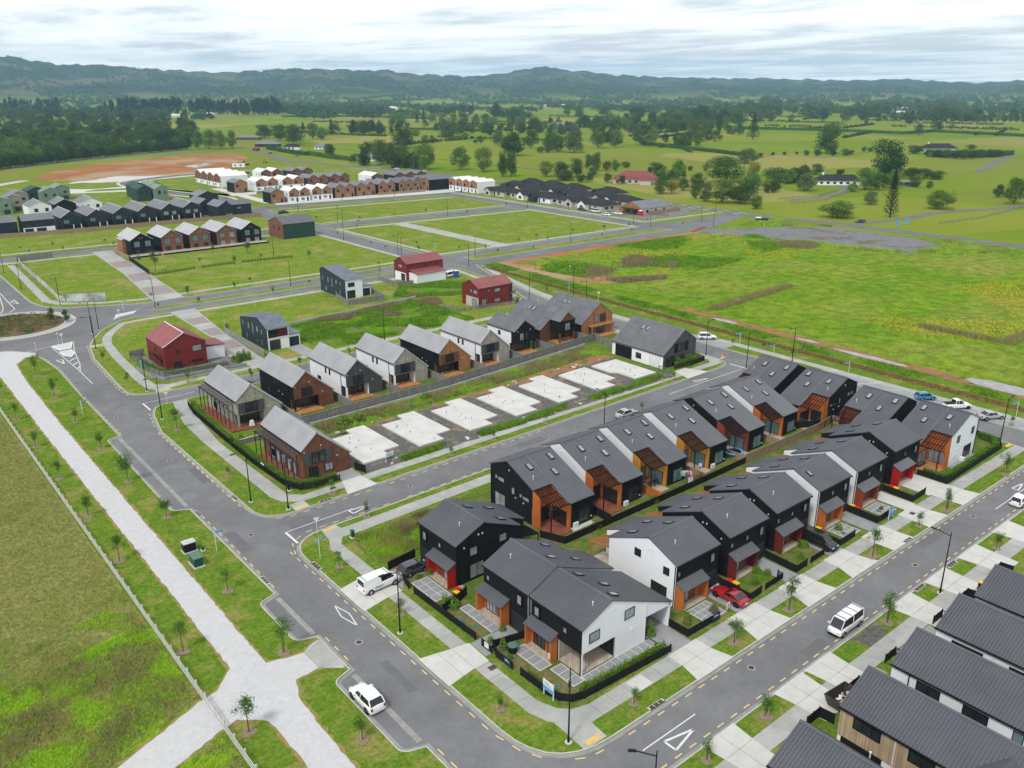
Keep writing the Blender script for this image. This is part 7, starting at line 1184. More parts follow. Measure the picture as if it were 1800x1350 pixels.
# street saplings
def sapmesh(seed):
    rng = np.random.default_rng(seed); c = []; n_ = []
    for k in range(9):
        p = np.array((*rng.normal(0, .085, 2), rng.uniform(.5, .94))); q = rng.normal(0, 1, (120, 3))*np.array((.075, .075, .065))+p; c.append(q); n_.append(unit(q-p+rng.normal(0, .03, q.shape)+(0, 0, .03)))
    c = np.concatenate(c); v, f = quads(c, np.concatenate(n_), .0185*rng.uniform(.7, 1.3, len(c)), rng); return stuffmesh('crown', v, f, ['leaf_young'])
SM = [sapmesh(i) for i in range(5)]
STM = []
for i in range(3):
    rng = random.Random(i); mb = MB().tube([(0, 0, 0), (.01, .01, .4), (.02, 0, .9)], [.014, .011, .004], 6)
    for k in range(6): a = rng.uniform(0, 6.3); zz_ = rng.uniform(.4, .75); mb.tube([(0.01, 0, zz_), (.1*cos(a), .1*sin(a), zz_+.13)], [.007, .003], 5)
    me = mb.mesh('trunk'); me.materials.append(MT['bark']); STM.append(me)
stk = MB().bar((0, 0, 0), (0, 0, 1.0), .06).mesh('stake'); stk.materials.append(MT['stake'])
mul = MB().add([(.55*cos(a)*(1+.16*sin(3*a)), .55*sin(a)*(1+.12*cos(2*a)), .035) for a in np.linspace(0, 6.283, 15)[:-1]]+[(0, 0, .09)], [(i, (i+1) % 14, 14) for i in range(14)]).mesh('mulch_ring'); mul.materials.append(MT['mulch'])
SAP = [(29.9,192.7,4.7),(29.7,176.1,4.1),(29.5,159.4,2.9),(29.7,143.8,3.4),(29.4,127.9,5.1),(30.0,112.5,3.7),(21.5,167.5,3.3),(21.4,151.6,3.0),(21.4,135.6,3.1),(21.6,119.9,3.1),(21.4,104.4,3.8),(21.9,184.2,2.5),(21.2,80.9,3.9),(29.4,89.1,3.0),(21.7,64.9,4.1),(29.4,73.8,4.6),(29.4,57.3,3.1),(42.4,85.4,2.1),(51.7,94.6,2.6),(43.0,174.8,2.5),(42.4,144.1,4.0),(42.0,120.0,1.4),(43.6,194.7,2.5),(53.2,168.7,2.3),(63.4,160.8,2.8),(74.9,162.2,2.6),(87.2,162.6,2.2),(51.4,104.1,2.5),(42.8,71.8,2.2),(41.8,52.3,1.7),(52.4,44.6,2.3),(67.9,44.2,3.7),(77.9,43.9,4.3),(60.8,35.3,3.1),(51.9,35.3,2.4),(84.3,35.4,3.8),(96.5,43.8,4.2),(109.0,43.8,2.6),(116.6,43.5,3.6),(135.7,43.2,3.6),(111.0,34.5,2.5),(82.7,104.9,1.1),(94.7,105.1,0.9),(130.4,105.5,1.2),(73.4,104.4,1.2),(112.8,98.2,1.3),(159.6,112.4,2.2),(164.1,107.1,0.8),(164.1,99.5,0.9),(158.3,51.0,2.2),(165.4,154.5,1.3),(164.0,182.2,1.6),(144.9,172.8,2.7),(80.0,244.2,3.1),(94.2,244.4,2.2),(101.4,249.9,1.8),(80.0,235.3,1.2),(100.2,231.0,2.5),(113.8,234.5,2.0),(68.8,235.1,1.0),(71.1,248.2,1.7),(69.3,356.7,2.2),(87.2,354.0,1.7),(87.9,345.3,1.9),(58.6,357.9,1.1),(70.4,346.2,1.3),(59.3,346.9,0.9),(94.2,244.4,2.2),(101.8,250.8,1.6),(79.7,234.5,1.4),(81.6,248.7,2.1),(84.5,286.2,6.4),(84.3,301.8,3.9),(100.2,288.6,2.5),(110.6,303.8,4.1),(121.3,298.6,4.7),(109.2,281.1,3.4),(121.5,298.4,4.7),(132.5,271.8,3.5),(120.5,285.1,2.0),(179.7,358.1,2.3),(195.1,345.4,1.6),(213.4,345.1,1.7),(231.7,345.6,1.4),(172.0,262.2,1.6),(146.0,247.6,1.5),(140.1,237.2,1.4),(166.0,312.9,1.5),(164.1,272.5,1.1),(164.5,284.0,1.1),(179.1,290.8,1.1),(181.2,324.4,0.9),(204.6,420.8,1.5),(189.1,336.4,0.9),(243.6,328.3,2.2),(232.9,347.4,1.2),(212.0,252.2,2.1),(224.6,256.1,1.1),(223.6,248.2,1.9),(245.9,257.0,1.6),(257.6,250.5,2.8),(273.2,250.9,2.4),(207.0,237.7,1.4),(190.8,246.0,2.5),(184.4,253.8,1.4),(173.9,265.1,1.1),(264.7,241.4,1.6),(246.7,240.9,1.2),(191.9,240.2,1.0),(302.8,324.5,1.5),(277.8,340.4,1.6),(291.9,256.8,1.5),(295.4,239.5,1.2),(144.3,172.0,3.4),(165.6,184.1,1.2),(177.8,272.3,1.1)]
rs = random.Random(4)
for x, y, h in SAP:
    near = math.hypot(x, y) < 200; h = max(h, 1.7); big = h > 2.9
    if y > 106 and 20 < x < 31: lb, gp = 'young staked street tree in the verge beside the gravel path', 'saplings along the gravel path'
    elif x < 33: lb, gp = 'young staked street tree beside the gravel path junction', 'saplings by the path junction'
    elif y < 47 and x > 47: lb, gp = 'young leafy street tree on the terrace street verge', 'trees on the terrace street verge'
    elif near and y < 200 and x < 60: lb, gp = 'young street tree on the verge across the road from the gravel path', 'saplings on the main road verge'
    elif 225 < y < 262: lb, gp = 'small young street tree along the divided boulevard', 'saplings along the boulevard'
    elif 268 < y < 305 and 80 < x < 136: lb, gp = 'bushy young garden tree in front of the decked row', 'garden trees before the decked row'
    else: lb, gp = 'small young street tree on an outlying street', 'saplings on outlying streets'
    t = thing('street_tree', lb, 'tree', (x, y, .01), rs.uniform(0, 6), gp); ws = h*rs.uniform(.8, 1.1)*(1.25 if h < 2.2 else 1.)
    link('crown', rs.choice(SM), t, sc=(ws, ws, h)); link('trunk', rs.choice(STM), t, sc=(h*1.1, h*1.1, h))
    if near:
        link('mulch_ring', mul, t, sc=(1.3 if big else 1., )*2+(1,))
        for s in (-1, 1): link('stake', stk, t, (s*.32, 0, 0), sc=(1, 1, min(1.3, h*.4)))
LITE = {}
WOOD = []
def woodtree(x, y, h, w_, kd, m_): WOOD.append((x, y, h, w_, kd, m_))
LM = [((408, 385), 'the red tiled house'), (g(1440, 322), 'the white farmhouse'), (g(1660, 268), 'the cream house with twin chimneys'), (g(1000, 225), 'the grey barn'), (g(1586, 327), 'the metal shed'), (g(640, 285), 'the main road bend'), (g(420, 255), 'the red-walled roadside building'), (g(540, 235), 'the sports ground'), ((320, 350), 'the bungalow street'), (g(1330, 385), 'the gravel yard'), (g(1470, 372), 'the country lane junction'), (g(1180, 270), 'the mid paddock hedgerow'), (g(900, 272), 'the centre paddocks'), (g(1250, 240), 'the paddocks past the centre hedgerow'), (g(1450, 250), 'the tall tree clump on the rise'), (g(1720, 355), 'the lane fence'), (g(1600, 215), 'the white sheds on the plain'), (g(1700, 215), 'the far hedgerow'), (g(1400, 190), 'the far plain')]
def near_what(x, y): return min(LM, key=lambda q: math.hypot(q[0][0]-x, q[0][1]-y)*(1 if math.hypot(x, y) < 900 else .6+.4))[1]
# country trees: (x, y, height, width, kind)
CT = [(313.8,869.5,18.1,14.6,'r'),(322.5,862.3,19.0,14.5,'r'),(331.2,855.0,19.0,14.5,'r'),(345.6,861.5,17.5,14.6,'r'),(404.2,1148.2,22.3,21.9,'d'),(443.9,1001.6,16.4,24.7,'d'),(440.8,953.4,17.9,23.6,'d'),(421.1,878.6,20.6,28.5,'d'),(541.8,1098.6,14.7,11.0,'c'),(487.8,965.2,18.5,17.0,'r'),(487.2,939.9,13.9,19.1,'d'),(536.5,1008.7,20.8,12.9,'c'),(239.1,988.1,17.1,34.3,'r'),(495.4,2644.2,28.6,66.5,'r'),(647.0,2652.7,27.4,55.2,'r'),(569.5,1011.5,18.8,18.3,'d'),(575.2,994.6,19.1,20.7,'d'),(664.2,1104.6,14.4,8.7,'c'),(757.5,1195.4,21.6,28.7,'d'),(875.5,1303.2,23.9,10.6,'c'),(842.6,1274.8,15.6,10.3,'c'),(480.8,749.7,22.0,32.1,'d'),(539.4,802.4,9.0,10.9,'d'),(545.8,797.1,8.4,9.8,'d'),(601.8,845.1,19.2,30.4,'d'),(629.2,848.3,7.7,9.5,'d'),(586.7,763.2,8.0,9.8,'d'),(581.9,767.2,4.0,6.5,'d'),(729.0,943.8,13.5,16.1,'d'),(691.9,880.1,15.0,17.6,'d'),(786.8,965.9,5.1,7.8,'d'),(919.3,1158.8,12.1,20.0,'r'),(361.4,599.1,19.6,15.8,'p'),(359.6,567.2,18.2,16.7,'r'),(359.6,536.1,18.9,18.9,'r'),(380.2,519.1,16.9,16.0,'r'),(383.9,496.5,17.2,16.3,'r'),(372.6,460.7,16.3,6.7,'p'),(377.1,456.9,17.6,8.0,'p'),(571.7,712.9,17.1,16.5,'r'),(499.9,601.7,20.4,26.4,'d'),(578.3,669.0,18.4,17.9,'r'),(526.3,642.0,13.9,15.0,'r'),(574.4,636.1,17.8,15.4,'p'),(562.4,612.1,15.6,18.7,'r'),(566.3,592.7,21.3,24.0,'r'),(541.7,613.0,6.0,8.3,'d'),(547.1,608.5,6.0,8.3,'d'),(630.7,625.6,17.5,18.0,'r'),(654.6,624.8,17.7,18.3,'w'),(697.8,628.8,18.3,19.0,'r'),(732.8,642.4,17.9,15.4,'r'),(395.6,441.6,10.7,10.7,'d'),(403.6,435.0,10.7,13.4,'d'),(387.9,415.2,7.3,15.4,'r'),(411.7,428.4,12.6,8.0,'p'),(458.2,464.7,11.0,5.9,'p'),(452.2,449.7,13.4,7.2,'p'),(396.6,400.2,5.4,6.4,'r'),(458.0,444.8,7.4,7.2,'d'),(462.9,440.8,8.1,7.2,'d'),(485.9,452.1,4.9,7.5,'d'),(485.9,421.8,6.1,16.0,'d'),(887.1,1293.6,17.6,21.2,'r'),(900.0,1282.9,17.6,21.1,'r'),(890.4,1235.3,17.1,24.0,'r'),(905.5,1222.8,17.1,24.0,'r'),(920.6,1210.3,15.6,20.5,'r'),(987.3,1269.4,14.8,21.7,'r'),(1097.0,1376.6,30.4,27.7,'d'),(1025.8,1237.5,26.2,28.9,'d'),(938.9,1142.6,13.6,13.3,'r'),(839.1,999.0,17.4,14.7,'r'),(857.5,983.8,18.7,23.5,'d'),(840.5,921.4,12.8,16.8,'d'),(886.4,920.8,17.0,14.4,'r'),(960.1,982.8,19.6,27.8,'d'),(950.3,948.0,17.8,21.1,'r'),(990.8,957.4,21.0,24.8,'d'),(893.3,877.8,12.8,8.5,'p'),(908.8,864.9,10.3,12.7,'r'),(1006.7,944.3,16.9,18.6,'d'),(882.5,816.8,16.0,13.5,'r'),(980.9,881.7,12.1,14.8,'r'),(1019.2,933.9,16.9,18.7,'d'),(1094.7,963.9,19.2,26.2,'d'),(1004.7,862.0,24.1,23.8,'d'),(930.0,777.5,19.6,21.8,'d'),(1273.5,1160.6,24.3,34.9,'d'),(1393.2,1370.6,19.8,35.2,'d'),(1324.3,1118.6,20.9,42.9,'d'),(1332.2,1421.0,23.7,26.3,'r'),(1263.4,1313.4,24.1,24.6,'d'),(455.6,375.3,12.9,12.0,'r'),(379.7,325.9,8.5,11.3,'r'),(384.8,321.7,9.6,9.1,'y'),(874.3,700.2,18.1,27.7,'d'),(905.1,703.8,17.3,15.5,'r'),(975.6,739.8,22.1,8.3,'p'),(1026.7,767.4,20.5,14.4,'r'),(1142.9,831.6,28.0,31.8,'r'),(1287.8,1020.8,29.5,40.7,'d'),(878.5,616.3,29.8,19.3,'n'),(1319.7,994.4,23.0,29.7,'d'),(1140.1,926.3,20.6,23.1,'d'),(737.3,435.4,28.4,32.8,'P'),(701.8,434.7,5.3,6.5,'d'),(703.6,424.4,5.7,7.8,'d'),(716.0,417.0,5.7,7.8,'d'),(705.4,446.6,3.0,3.8,'d'),(690.7,449.7,3.3,4.6,'d'),(678.8,453.6,3.3,4.0,'d'),(651.6,447.6,4.5,6.2,'d'),(728.7,412.4,6.6,9.4,'d'),(743.9,414.7,4.5,6.7,'d'),(786.8,426.5,5.2,6.0,'d'),(791.0,423.0,4.3,6.1,'d'),(460.2,340.0,16.5,27.1,'r'),(591.7,420.3,11.8,21.3,'w'),(504.7,351.4,10.7,11.1,'y'),(453.1,316.9,9.1,11.2,'w'),(372.7,276.7,12.7,15.8,'d'),(380.4,270.3,9.8,18.0,'d'),(372.1,287.4,6.0,8.5,'d'),(367.7,252.0,6.5,8.1,'d'),(505.1,405.9,4.0,4.7,'d'),(507.9,393.9,5.7,5.8,'d'),(428.3,337.4,8.0,12.3,'d'),(456.1,281.2,10.4,14.5,'w'),(485.6,319.0,9.5,21.0,'d'),(549.9,331.5,7.7,11.6,'w'),(574.3,293.8,24.4,29.1,'d'),(488.4,260.9,13.2,13.8,'d'),(494.4,255.9,9.9,11.3,'d'),(510.3,255.9,11.2,12.9,'d'),(473.6,260.5,4.9,7.3,'d'),(526.5,249.3,6.8,9.2,'d'),(522.9,238.8,4.8,5.2,'d'),(575.2,276.4,7.4,11.5,'d'),(582.0,270.7,6.8,11.6,'d'),(582.6,262.1,6.1,11.5,'d'),(427.3,223.6,7.1,9.3,'w'),(371.6,210.2,7.9,17.4,'d'),(390.5,194.5,22.0,8.4,'n'),(438.0,193.8,9.1,15.7,'d'),(486.6,177.4,14.0,12.9,'d'),(510.6,194.5,7.2,7.4,'d'),(1609.2,882.9,26.1,37.1,'r'),(1733.4,924.7,24.1,22.1,'d'),(1455.8,715.1,18.2,18.2,'d'),(1135.6,543.2,14.1,14.2,'r'),(1363.3,741.7,14.8,8.7,'r'),(1628.2,739.2,26.2,52.3,'r'),(1257.4,576.6,14.1,18.7,'r'),(1332.7,590.7,6.7,16.4,'d'),(1721.0,1190.4,30.7,28.2,'r'),(2160.6,1400.7,32.3,52.1,'w'),(2116.6,1303.2,28.6,61.5,'w'),(2151.5,1274.3,23.9,33.7,'w'),(2310.0,1583.2,38.1,44.1,'d'),(2336.6,1561.2,30.0,50.5,'d'),(2270.1,1616.2,24.5,43.9,'d'),(1886.2,1370.6,22.9,31.5,'d'),(3034.3,2392.1,34.3,69.5,'d'),(3664.1,1871.0,34.3,55.5,'d'),(3810.4,2102.0,36.7,68.5,'d'),(799.4,384.1,7.6,18.0,'d'),(892.3,373.1,5.4,10.9,'d'),(773.7,357.9,6.6,11.5,'d'),(773.0,350.0,7.0,11.5,'d'),(772.3,342.3,7.5,11.4,'d'),(771.6,334.7,7.9,11.4,'d'),(770.9,327.3,8.3,11.3,'d'),(782.9,325.4,7.9,11.5,'d'),(795.1,323.4,7.5,11.6,'d'),(807.5,321.5,7.0,11.7,'d'),(820.1,319.5,6.6,11.9,'d'),(1598.2,705.4,17.6,14.1,'p'),(1606.7,698.3,15.7,14.2,'p'),(1615.2,691.3,13.7,14.2,'p'),(1623.8,684.2,17.6,14.3,'p'),(1632.3,677.2,15.7,14.3,'d'),(1640.8,670.1,13.7,14.3,'d'),(1649.4,663.0,17.6,14.4,'d'),(1657.9,656.0,15.7,14.4,'d'),(1666.4,648.9,13.7,14.5,'d'),(1675.0,641.9,17.6,14.5,'d'),(1683.5,634.8,15.7,14.6,'d'),(1692.0,627.7,13.7,14.6,'d')]
TK = {'r': ('round', 'leaf_mid', 'rounded mid green paddock tree beyond the houses', 'green paddock trees'), 'd': ('broad', 'leaf_dark', 'dense dark green tree beyond the houses', 'dark paddock trees'), 'p': ('poplar', 'leaf_dark', 'tall narrow poplar-shaped tree beyond the houses', 'narrow trees'), 'c': ('norfolk', 'leaf_pine', 'small dark conifer standing among the paddocks', 'small conifers'), 'w': ('round', 'leaf_pale', 'pale grey-green tree beyond the houses', 'pale trees'), 'y': ('round', 'leaf_yellow', 'golden yellow garden tree among dark trees', 'golden trees'), 'n': ('norfolk', 'leaf_pine', 'tall tiered pine standing alone in the paddock', 'tiered pines'), 'P': ('tall', 'leaf_dark', 'big grove-like clump of tall blue-green trees on the paddock rise', None)}
for x, y, h, w_, k in CT:
    kd, m_, lb, gp = TK[k]
    if k == 'd' and h > w_*1.3: kd = 'tall'
    if k == 'd' and rs.random() < .28 and ('broad' == kd or kd == 'tall'): m_ = 'leaf_mid'; lb = lb.replace('dark green', 'fresh green')
    if k == 'r' and rs.random() < .2: m_ = 'leaf_pale'; lb = lb.replace('mid green', 'pale green')
    if gp: sz = 'small' if h < 8 else 'tall' if h > 17 else 'middling'; lb = sz+' '+lb.split(' beyond')[0].split(' among')[0].split(' standing')[0]+' near '+near_what(x, y); gp = lb
    tree(x, y, h, w_, kd, m_, lb, gp, rng=rs)
# dense bush on the left: single crowns one can tell apart
def inside(p, poly):
    c_ = False
    for i in range(len(poly)):
        (x1, y1), (x2, y2) = poly[i-1], poly[i]
        if (y1 > p[1]) != (y2 > p[1]) and p[0] < (x2-x1)*(p[1]-y1)/(y2-y1)+x1: c_ = not c_
    return c_
BUSH = [(-60, 300), (0, 292), (110, 277), (215, 268), (330, 258), (345, 240), (330, 222), (240, 212), (150, 225), (60, 222), (-60, 228)]
cnt = 0; used = []
while cnt < 150:
    px, py = rs.uniform(-60, 345), rs.uniform(212, 298)
    if not inside((px, py), BUSH): continue
    x, y = g(px, py)
    if any((x-a)**2+(y-b)**2 < (13+6*rs.random())**2 for a, b in used): cnt += .02; continue
    used.append((x, y)); h = rs.uniform(12, 19); kd, m_ = rs.choice((('broad', 'leaf_dark'), ('round', 'leaf_mid'), ('tall', 'leaf_dark'), ('broad', 'leaf_mid')))
    if math.hypot(x, y) > 930: woodtree(x, y, h, h*rs.uniform(1.0, 1.35), kd, m_); cnt += 1; continue
    tree(x, y, h, h*rs.uniform(1.0, 1.35), kd, m_, 'dark green tree in the dense bush beyond the earthworks' if m_ == 'leaf_dark' else 'lighter green tree in the dense bush beyond the earthworks', 'dark trees of the left-hand bush' if m_ == 'leaf_dark' else 'lighter trees of the left-hand bush', rng=rs); cnt += 1
HB = [(-30, 302), (0, 297), (120, 283), (225, 272), (335, 262)]
for a, b in zip(HB, HB[1:]):
    n_ = int((b[0]-a[0])/5.2)
    for i in range(n_): t_ = i/n_; x, y = g(a[0]+(b[0]-a[0])*t_, a[1]+(b[1]-a[1])*t_); tree(x, y, rs.uniform(9, 12), rs.uniform(9, 11), 'broad', 'leaf_dark', 'dark trimmed shelter tree in the belt along the main road', 'shelter belt trees along the main road', rng=rs)
# pine stands
for x0, x1, yb, n_ in ((188, 322, 203, 22), (333, 495, 201.5, 26), (0, 110, 199, 12)):
    for i in range(n_): px = x0+(x1-x0)*(i+.5)/n_+rs.uniform(-3, 3); x, y = g(px, yb+rs.uniform(-.7, .7)); h = rs.uniform(30, 42); woodtree(x, y, h, h*rs.uniform(.45, .6), 'tall', 'leaf_pine')
def fill(poly, n_, h0, h1, things=False, mix_=('leaf_dark', 'leaf_dark', 'leaf_mid', 'leaf_mid', 'leaf_pale')):
    k = 0; xs = [p[0] for p in poly]; ys = [p[1] for p in poly]; cl = [(rs.uniform(min(xs), max(xs)), rs.uniform(min(ys), max(ys))) for _ in range(max(4, n_//5))]
    while k < n_:
        c0 = rs.choice(cl); px, py = c0[0]+rs.gauss(0, 13), c0[1]+rs.gauss(0, 2.2)
        if not inside((px, py), poly): px, py = rs.uniform(min(xs), max(xs)), rs.uniform(min(ys), max(ys))
        if not inside((px, py), poly): continue
        x, y = g(px, py); h = rs.uniform(h0, h1); w_ = h*rs.uniform(.8, 1.2); m_ = rs.choice(mix_); m_ = 'leaf_mid' if things and m_ == 'leaf_pale' else m_; kd = rs.choice(('broad', 'round', 'broad', 'tall')) if m_ == 'leaf_dark' else rs.choice(('round', 'broad')); k += 1
        if things: lb = ('low dark' if m_ == 'leaf_dark' else 'low mid green')+' garden tree in the thicket near '+near_what(x, y); tree(x, y, h, w_, kd, m_, lb, lb, rng=rs)
        else: woodtree(x, y, h, w_, kd, m_)
fill([(560, 232), (760, 220), (1000, 214), (1200, 205), (1250, 225), (1100, 243), (900, 234), (700, 238)], 150, 9, 16); fill([(1000, 232), (1240, 222), (1330, 235), (1240, 262), (1060, 262)], 45, 8, 15); fill([(1200, 203), (1500, 195), (1800, 203), (1800, 214), (1400, 215), (1230, 221)], 130, 12, 22); fill([(340, 188), (700, 194), (900, 200), (760, 206), (600, 204), (420, 198)], 110, 12, 22); fill([(1250, 192), (1800, 184), (1800, 194), (1250, 202)], 110, 14, 26); fill([(560, 268), (650, 263), (770, 284), (760, 300), (640, 293)], 30, 7, 13)
for k in range(34):                                     # low hedgerows dividing the paddocks
    px, py = rs.uniform(480, 1800), rs.choice((rs.uniform(206, 230), rs.uniform(206, 262))); x, y = g(px, py); an = rs.choice((.28, .28+pi/2))+rs.gauss(0, .04); L = rs.uniform(60, 190)
    for i in range(int(L/4.5)): xx, yy = x+cos(an)*4.5*i, y+sin(an)*4.5*i; (woodtree(xx, yy, rs.uniform(2.2, 4.2), rs.uniform(4.5, 6), 'broad', rs.choice(('leaf_dark', 'leaf_dark', 'leaf_mid'))) if math.hypot(xx, yy) > 480 and rs.random() < .92 else None)
fill([(0, 200), (190, 196), (330, 205), (330, 215), (200, 222), (0, 222)], 90, 14, 24)
fill([(1285, 335), (1400, 305), (1440, 312), (1560, 300), (1600, 330), (1500, 330), (1420, 318), (1330, 350)], 26, 5, 10, True); fill([(980, 308), (1070, 302), (1180, 300), (1260, 335), (1220, 350), (1150, 318), (1060, 330), (1000, 326)], 26, 4, 8, True)
V_ = []; F_ = []; I_ = []; o = 0; MI = ['leaf_dark', 'leaf_mid', 'leaf_pine', 'leaf_pale']; rng = np.random.default_rng(8)
for x, y, h, w_, kd, m_ in WOOD:
    c = []; n_ = []; L = lobes(kd, rng)
    nl = 55 if h > 5 else 9
    for p, r_ in L: u = unit(rng.normal(size=(nl, 3))); c.append(p+u*r_*rng.uniform(.6, 1.05, (nl, 1))); n_.append(unit(u+rng.normal(0, .5, u.shape)))
    c = np.concatenate(c); lo_ = c[:, 2].min(); c[:, 2] = (c[:, 2]-lo_)/(c[:, 2].max()-lo_); c = c*(w_*1.12, w_*1.12, h)+(x, y, -.15); v, f = quads(c, np.concatenate(n_), (w_+h)*(.021 if h > 5 else .05), rng); V_.append(v); F_.append(f+o); o += len(v); I_ += [MI.index(m_)]*len(f)
tag(link('far_wood', stuffmesh('far_wood', np.concatenate(V_), np.concatenate(F_), MI, I_)), 'dark pine stands and bush massed at the edge of the plain', 'wood', kind='stuff')
# rows of clipped trees and hedgerows across the paddocks (one thing each)
def hedge(label, pts, w_, h, m_='leaf_hedge', dens=90, leaf=.06, core=True, name='hedge', z=0., group=None, wob=.1):
    x0, y0 = pts[0]; t = thing(name, label, 'hedge', (x0, y0, z), 0, group); V_ = []; F_ = []; o = 0; rng = np.random.default_rng(int(abs(x0*13+y0*7)) % 9999); cb_ = MB()
    for a, b in zip(pts, pts[1:]):
        a = np.array(a, float)-(x0, y0); b = np.array(b, float)-(x0, y0); L = np.linalg.norm(b-a); d = (b-a)/L; nrm = np.array((-d[1], d[0])); k = int(dens*L)
        u = rng.random(k)*L; side = rng.random(k); s = np.where(side < .42, 0, np.where(side < .71, 1, 2)); lat = np.where(s == 0, rng.uniform(-.5, .5, k), np.where(s == 1, .5, -.5))*w_; zz_ = np.where(s == 0, h, rng.random(k)*h); top = 1+wob*np.sin(u*1.7+rng.random())+wob*.6*np.sin(u*4.1)
        c = np.stack([a[0]+d[0]*u+nrm[0]*lat, a[1]+d[1]*u+nrm[1]*lat, zz_*top], 1)+rng.normal(0, w_*.08+.02, (k, 3)); nn_ = np.stack([nrm[0]*np.sign(lat)*(s > 0), nrm[1]*np.sign(lat)*(s > 0), (s == 0)*1.], 1)+rng.normal(0, .6, (k, 3)); v, f = quads(c, unit(nn_), leaf*rng.uniform(.7, 1.3, k), rng); V_.append(v); F_.append(f+o); o += len(v)
        cb_.bar((*a, h*.45), (*b, h*.45), w_*.8, h*.85)
    link('foliage', stuffmesh('foliage', np.concatenate(V_), np.concatenate(F_), [m_]), t)
    if core: cb_.build('dark_core', 'leaf_dark' if m_ != 'leaf_pine' else 'leaf_pine', t)  # dark green box inside the leaves, coloured as the hedge's inner shade
    return t
hedge('clipped green hedge round the white gable house', [(125.8, 51.4), (126.0, 48.1), (145.4, 48.5), (147.4, 49.8), (148.0, 52.4)], .8, 1.15, dens=300, leaf=.07); hedge('green hedge along the picket fence of the brown timber corner house', [(47.8, 130.6), (47.5, 122), (47.9, 112), (49.2, 108.8), (54.4, 108.3)], .9, 1.05, dens=260, leaf=.07); hedge('green hedge along the picket fence of the pale timber corner house', [(48.9, 154.2), (48.0, 149), (47.6, 132.6)], .8, 1.0, dens=260, leaf=.07); hedge('leafy planting inside the rail fence of the dark red corner house', [(49.9, 190), (50.4, 182), (51.8, 176), (64, 174.8)], .5, .8, dens=90, leaf=.1, wob=.4)
hedge('planting inside the fence of the grey gable house', [(138, 111.2), (145.8, 111.4), (146.4, 119)], 1.0, 1.3, dens=160, leaf=.09, wob=.4)
for lb, pts, h in (('dark hedgerow across the mid paddock', [(1200, 262), (1260, 268), (1310, 275)], 3), ('long dark hedgerow below the tall tree clump', [(1290, 227), (1400, 229), (1500, 232), (1590, 236), (1640, 232), (1800, 240)], 3.5), ('dark hedgerow beyond the sports ground', [(495, 206), (640, 205), (760, 210)], 3.5), ('dark hedgerow in the centre paddocks', [(720, 228), (800, 229), (880, 233)], 3), ('clipped dark hedge beside the main road', [(540, 272), (585, 279), (625, 283)], 3.2), ('clipped dark hedge by the white cottage', [(470, 262), (520, 271), (538, 273)], 3.2), ('hedge around the cream house with twin chimneys', [(1630, 276), (1740, 276), (1780, 272)], 4), ('dark hedgerow at the right-hand paddocks', [(1130, 254), (1200, 262), (1215, 268)], 3), ('far hedgerow on the right-hand plain', [(1500, 187), (1640, 190), (1800, 192)], 5), ('far hedgerow beyond the barn', [(960, 187), (1100, 190), (1200, 188)], 5)):
    hedge(lb, [g(*p) for p in pts], 3, h, 'leaf_dark', dens=14, leaf=.5, z=-.15)
# small garden shrubs
SHM = []
for i in range(3):
    rng = np.random.default_rng(40+i); u = unit(rng.normal(size=(240, 3))); u[:, 2] = abs(u[:, 2]); c = u*rng.uniform(.6, 1.05, (240, 1))*(.5, .5, 1); v, f = quads(c, unit(u+rng.normal(0, .5, u.shape)), .085, rng); SHM.append(stuffmesh('foliage', v, f, ['leaf_hedge' if i else 'leaf_olive']))
def shrub(x, y, r_, h, label, group, k=None):
    t = thing('shrub', label, 'shrub', (x, y, .01), rs.uniform(0, 6), group); link('foliage', SHM[k if k is not None else rs.choice((1, 2))], t, sc=(2*r_, 2*r_, h)); MB().cyl(0, 0, 0, h*.6, .03, n=5).build('stem', 'bark', t); return t
for i in range(22): shrub(49.6+i*.55, 49.0-(i*.03), .34+.06*(i%3), 1.15+.1*(i%2), 'small leafy shrub in the row inside the black fence of the white corner house', 'fence shrubs of the white corner house')
for i in range(8): shrub(47.25, 50.2+i*.6, .24, .85, 'small leafy shrub along the street fence of the white corner house', 'street fence shrubs of the white corner house')
